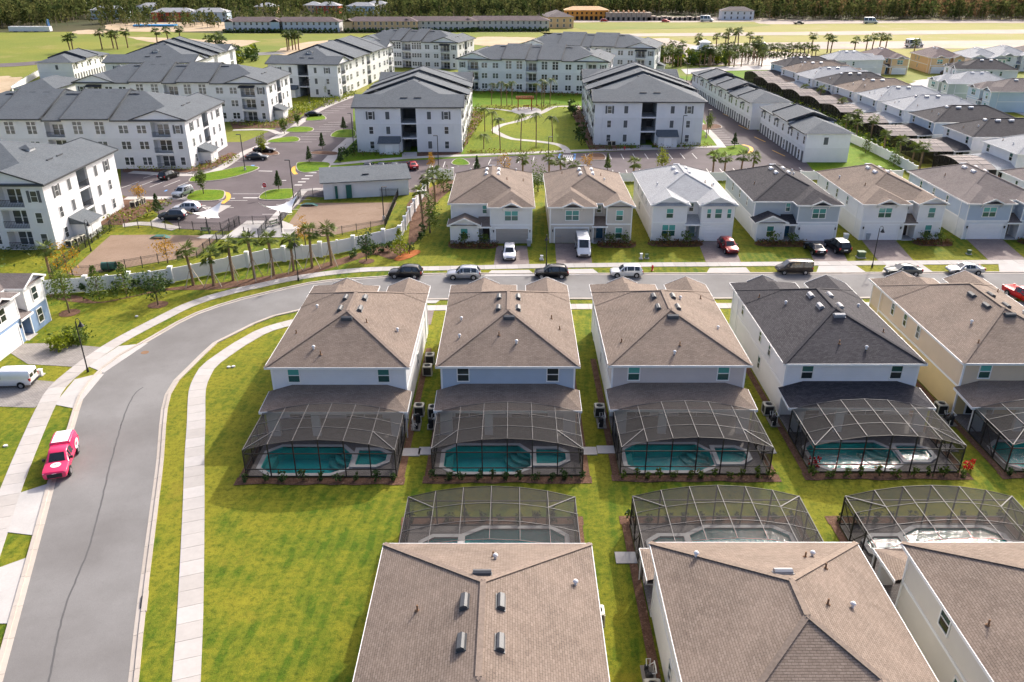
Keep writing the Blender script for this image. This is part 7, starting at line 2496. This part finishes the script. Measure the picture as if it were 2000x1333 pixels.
sb = thing('building_shell', 'orange sheathed unfinished building on the sandy site', 'building', G(1145, 40), 0)
m = MB(); m.box(-15, 15, 0, 12, 0, 6.5); m.build('wall', MT['osb'], sb)
m = MB(); roof_faces(m, -15.6, 15.6, -.6, 12.6, 6.5, .35, 'x'); m.build('roof_deck', MT['osb_roof'], sb)
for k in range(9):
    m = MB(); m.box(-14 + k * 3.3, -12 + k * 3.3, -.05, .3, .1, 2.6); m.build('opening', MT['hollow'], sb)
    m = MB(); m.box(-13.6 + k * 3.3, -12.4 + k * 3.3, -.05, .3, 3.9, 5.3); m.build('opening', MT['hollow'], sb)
for j, (u, v, n, hh) in enumerate(((1228, 41, 9, 5.2), (1318, 41, 11, 3.0))):
    sb = thing('building_shell', ['grey block building shell beside the orange one', 'low row of half built block walls'][j], 'building', G(u, v), 0)
    for k in range(n):
        x0 = -n * 1.75 + k * 3.5
        m = MB(); m.box(x0, x0 + 3.2, 0, 8, 0, hh * (1 if j == 0 else RNG.uniform(.5, 1))); m.build('block_wall', MT['block'], sb)
        m = MB(); m.box(x0 + .7, x0 + 2.4, -.05, .3, .1, 2.3); m.build('opening', MT['hollow'], sb)
    if j == 0:
        for k in range(8):
            m = MB(); m.box(-14 + k * 3.5, -13.6 + k * 3.5, 0, 8, hh, hh + 1.2); m.build('roof_truss', MT['osb_roof'], sb)
hw = far_house('half finished grey-roofed house with peach walls beside the site', 1095, 56, 16, 26, 6.5, 's_peach', 'roof_grey', 2, .12)
for k, (u, v, kd, col, lab) in enumerate(((1560, 48, 'bedpickup', (.05, .05, .05), 'dark truck on the far dry field'), (1700, 47, 'van', (.8, .8, .8), 'white box truck at the far field edge'), (1785, 93, 'van', (.8, .8, .8), 'white lorry parked behind the peach homes'), (1490, 92, 'bedpickup', (.05, .05, .06), 'dark truck on the sandy track by the palms'), (1180, 43, 'suv', (.4, .02, .02), 'red car on the building site'), (1300, 44, 'suv', (.6, .05, .04), 'red machine-like car at the block walls'), (1380, 43, 'van', (.7, .7, .7), 'white van on the building site'), (1375, 86, 'suv', (.3, .02, .02), 'red vehicle beyond the pavilion'))):
    car(kd, lab, 'vehicle', G(u, v), RNG.uniform(-.4, .4), col, scale=1.6 if kd == 'van' else 1.2, name='distant_vehicle', group='distant vehicles')
for (u, v, w, d, hh, mat, nm, lab, cat) in ((58, 63, 24, 3, 2.6, 'pvc', 'long_trailer', 'long white trailer parked at the left field edge', 'trailer'), (300, 53, 26, 6, .8, 'blue_tarp', 'blue_tarp', 'bright blue tarpaulin on the sand before the coral house', 'tarpaulin')):
    h = thing(nm, lab, cat, G(u, v), 0)
    m = MB(); m.box(-w / 2, w / 2, 0, d, .4, hh + .4); m.build('body', MT[mat], h)
    for k in range(4):
        m = MB(); m.box(-w / 2 + w * (k + .4) / 4, -w / 2 + w * (k + .6) / 4, .2, d - .2, 0, .4); m.build('support', MT['black'], h)
fl = thing('advertising_flag', 'tall blue and white feather flag at the field edge', 'flag', G(97, 62))
m = MB(); m.tube([(0, 0, 0), (0, 0, 7)], .08, 6); m.build('pole', MT['white'], fl)
m = MB(); m.box(.1, .9, -.05, .05, 1.5, 6.8); m.build('banner', MT['blue'], fl)
m = MB(); m.box(-.8, -.1, -.05, .05, 1.5, 6); m.build('banner', MT['door_blue'], fl)

pv = thing('pool_pavilion', 'white pavilion with arched openings in the palm belt', 'pavilion', G(1375, 122), -.1)
m = MB(); m.box(-5, 5, 0, 7, 0, 5); m.build('wall', MT['s_white'], pv)
m = MB(); roof_faces(m, -5.6, 5.6, -.6, 7.6, 5, .35, 'x'); m.build('roof', MT['white'], pv)
m = MB(); m.box(-1.8, 1.8, 1.5, 5, 6, 7.6); o = m.build('lantern', MT['s_white'], pv)
m = MB(); roof_faces(m, -2.3, 2.3, 1, 5.5, 7.6, .4, 'x'); m.build('lantern_roof', MT['white'], o)
for x in (-3.4, -.6, 2.4):
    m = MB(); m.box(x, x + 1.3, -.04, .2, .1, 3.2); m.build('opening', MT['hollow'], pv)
kb = ['palm in the belt behind the far right block', 'palm standing in the belt by the pavilion', 'palm in the belt before the pond', 'tall palm at the sandy track']
rg = random.Random(5)
for k in range(46):
    u, v = rg.uniform(1285, 1500), rg.uniform(116, 132)
    if 1355 < u < 1395:
        v = rg.choice((130, 114))
    p = G(u, v)
    zone = 0 if u < 1350 else 1 if u < 1420 else 2
    palm(kb[zone], p.x, p.y, rg.uniform(3.2, 5.2), 'sabal', k, kb[zone] + ' group', s=1.25, leaf='palmleaf' if k % 2 else 'palmdark')
for k in range(40):
    u, v = rg.uniform(1285, 1420), rg.uniform(118, 130)
    p = G(u, v)
    shrub('large green bush in the palm belt by the pavilion', p.x, p.y, rg.uniform(1.5, 2.4), rg.uniform(3, 5.5), rg.choice(('leaf_green', 'leaf_lime', 'leaf_dark')), 'bushes of the palm belt', k)
for k in range(26):
    u = 1405 + k * 7.5
    p = G(u, 112 + rg.uniform(-1, 1))
    palm('palm in the row along the pond bank', p.x, p.y, rg.uniform(2.5, 4), 'sabal', k, 'palms along the pond bank', s=1.2)
bed([(1400, 111), (1560, 110), (1560, 113), (1400, 114)], [('leaf_dark', 1.5, .5), ('leaf_green', 1.5, .5)], 330, 2.0)
for k, (u, v, H) in enumerate(((1420, 108, 13), (1432, 108, 13), (1415, 104, 10), (1440, 106, 13), (1398, 98, 8), (1363, 98, 8), (1462, 105, 10), (1480, 110, 9), (1585, 100, 9), (1622, 104, 8), (1615, 104, 9), (1690, 106, 9), (1702, 103, 9), (1716, 102, 9), (1728, 103, 9), (1668, 104, 7), (1785, 103, 6))):
    p = G(u, v)
    palm(kb[3] if u < 1500 else 'palm beyond the homes at the end of the right row', p.x, p.y, H * .48, 'sabal', k, 'tall palms at the sandy track' if u < 1500 else 'palms beyond the right row', s=1.5)
for k, (u, v) in enumerate(((138, 103), (144, 104), (200, 97), (222, 95), (230, 97), (250, 94), (308, 88), (330, 88), (354, 88), (410, 105), (425, 108), (432, 104), (436, 108), (565, 98), (572, 98), (578, 98), (584, 99), (562, 100))):
    p = G(u, v)
    palm('windswept palm on the field edge behind the left blocks' if u < 390 else 'palm clump beside the sandy clearing', p.x, p.y, 3.4 + .4 * (k % 3), 'sabal', k, 'field edge palms' if u < 390 else 'clearing palms', s=1.7, leaf='palmdark')
for k in range(30):
    u, v = rg.uniform(418, 500), rg.uniform(108, 126)
    p = G(u, v)
    shrub('lush bush beside the half hidden apartment block', p.x, p.y, rg.uniform(1.5, 2.6), rg.uniform(3, 5), rg.choice(('leaf_green', 'leaf_lime', 'leaf_dark')), 'lush bushes by the hidden block', k)

# forest: one mass of leaf clumps
def forest(name, n, region, seed, palette, hrange, cone=.4):
    rg = np.random.default_rng(seed)
    xs, ys = region(rg, n)
    n = len(xs)
    K = 46
    H = rg.uniform(hrange[0], hrange[1], n)
    Rr = H * rg.uniform(.20, .34, n)
    kind = rg.random(n) < cone
    t = rg.random((n, K)) ** .8
    ang = rg.uniform(0, 2 * np.pi, (n, K))
    prof = np.where(kind[:, None], 1.05 - .95 * t, np.sqrt(np.clip(1 - (2 * t - 1) ** 2, .03, 1)))
    rad = Rr[:, None] * prof * rg.uniform(.35, 1.05, (n, K))
    c = np.stack([xs[:, None] + rad * np.cos(ang), ys[:, None] + rad * np.sin(ang), H[:, None] * (.18 + .82 * t)], -1).reshape(-1, 3)
    m = len(c)
    a = rg.normal(size=(m, 3)); a /= np.linalg.norm(a, axis=1)[:, None]
    b = rg.normal(size=(m, 3)); b -= (a * b).sum(1)[:, None] * a; b /= np.linalg.norm(b, axis=1)[:, None]
    s = (np.repeat(Rr, K) * rg.uniform(.16, .36, m))[:, None]
    v = np.stack([c - a * s, c - b * s * .8, c + a * s, c + b * s * .8], 1).reshape(-1, 3)
    # trunks
    me = bpy.data.meshes.new(name)
    tv = np.stack([np.stack([xs - .18, ys, 0 * H], -1), np.stack([xs + .18, ys, 0 * H], -1), np.stack([xs, ys, H * .9], -1)], 1).reshape(-1, 3)
    allv = np.concatenate([v, tv])
    me.vertices.add(len(allv)); me.vertices.foreach_set('co', allv.ravel().astype(np.float32))
    nl = m * 4 + n * 3
    me.loops.add(nl)
    me.loops.foreach_set('vertex_index', np.arange(nl, dtype=np.int32))
    me.polygons.add(m + n)
    ls = np.concatenate([np.arange(m) * 4, m * 4 + np.arange(n) * 3]).astype(np.int32)
    lt = np.concatenate([np.full(m, 4), np.full(n, 3)]).astype(np.int32)
    me.polygons.foreach_set('loop_start', ls); me.polygons.foreach_set('loop_total', lt)
    pal = np.array(palette(xs, ys, rg))
    pv_ = np.concatenate([np.repeat(pal, K * 4, 0), np.tile(np.array([[.22, .18, .14]]), (n * 3, 1))])
    at = me.color_attributes.new('tint', 'FLOAT_COLOR', 'POINT')
    at.data.foreach_set('color', np.concatenate([pv_, np.ones((len(pv_), 1))], 1).ravel().astype(np.float32))
    me.update(calc_edges=True)
    me.materials.append(MT['forest'])
    o = link(name, me)
    return setting(o, 'stuff')

def edge_y(x):
    """near edge of the woods"""
    return np.interp(x, [-420, -330, -300, -255, -235, -120, -60, 0, 60, 130, 175, 260, 420], [500, 515, 545, 575, 620, 620, 610, 600, 650, 660, 604, 606, 600])
def pal_mix(xs, ys, rg):
    n = len(xs)
    dark, olive, brown, rust = np.array([.070, .098, .030]), np.array([.150, .150, .050]), np.array([.240, .160, .080]), np.array([.300, .155, .085])
    w = np.clip((xs - 130) / 280 + rg.normal(0, .22, n), 0, 1)[:, None]
    u = rg.random((n, 1))
    green = dark * u + olive * (1 - u)
    br = brown * u + rust * (1 - u)
    near = (ys < edge_y(xs) + 22)[:, None]
    out = green * (1 - w) + br * w
    return np.where(near & (rg.random((n, 1)) < .8), green, out)
def reg_near(rg, n):
    x = rg.uniform(-430, 470, n); d = rg.random(n) ** 1.3 * 150
    y = edge_y(x) + d
    keep = ~((x > -262) & (x < -85) & (d < 55) & (rg.random(n) < .80)) & ~((np.abs(x - 50) < 75) & (d < 6))
    for cx, cy, cw in CLEAR:
        keep &= ~((np.abs(x - cx) < cw) & (y > cy - 60) & (y < cy + 16) & (rg.random(n) < .93))
    return x[keep], y[keep]
forest('woodland', 5200, reg_near, 1, pal_mix, (8, 14), .45)
def reg_far(rg, n):
    y = 730 + rg.random(n) ** 1.2 * 900
    x = rg.uniform(-.62, .66, n) * y
    keep = np.ones(n, bool)
    for cx, cy, cw in CLEAR:
        keep &= ~((np.abs(x - cx) < cw) & (y > cy - 90) & (y < cy + 16) & (rg.random(n) < .93))
    return x[keep], y[keep]
forest('distant_woodland', 6500, reg_far, 2, pal_mix, (9, 17), .4)
def reg_gap(rg, n):
    x = rg.uniform(-262, 20, n); y = rg.uniform(535, 640, n)
    return x, y
forest('tree_belt', 420, reg_gap, 3, pal_mix, (5, 9), .2)
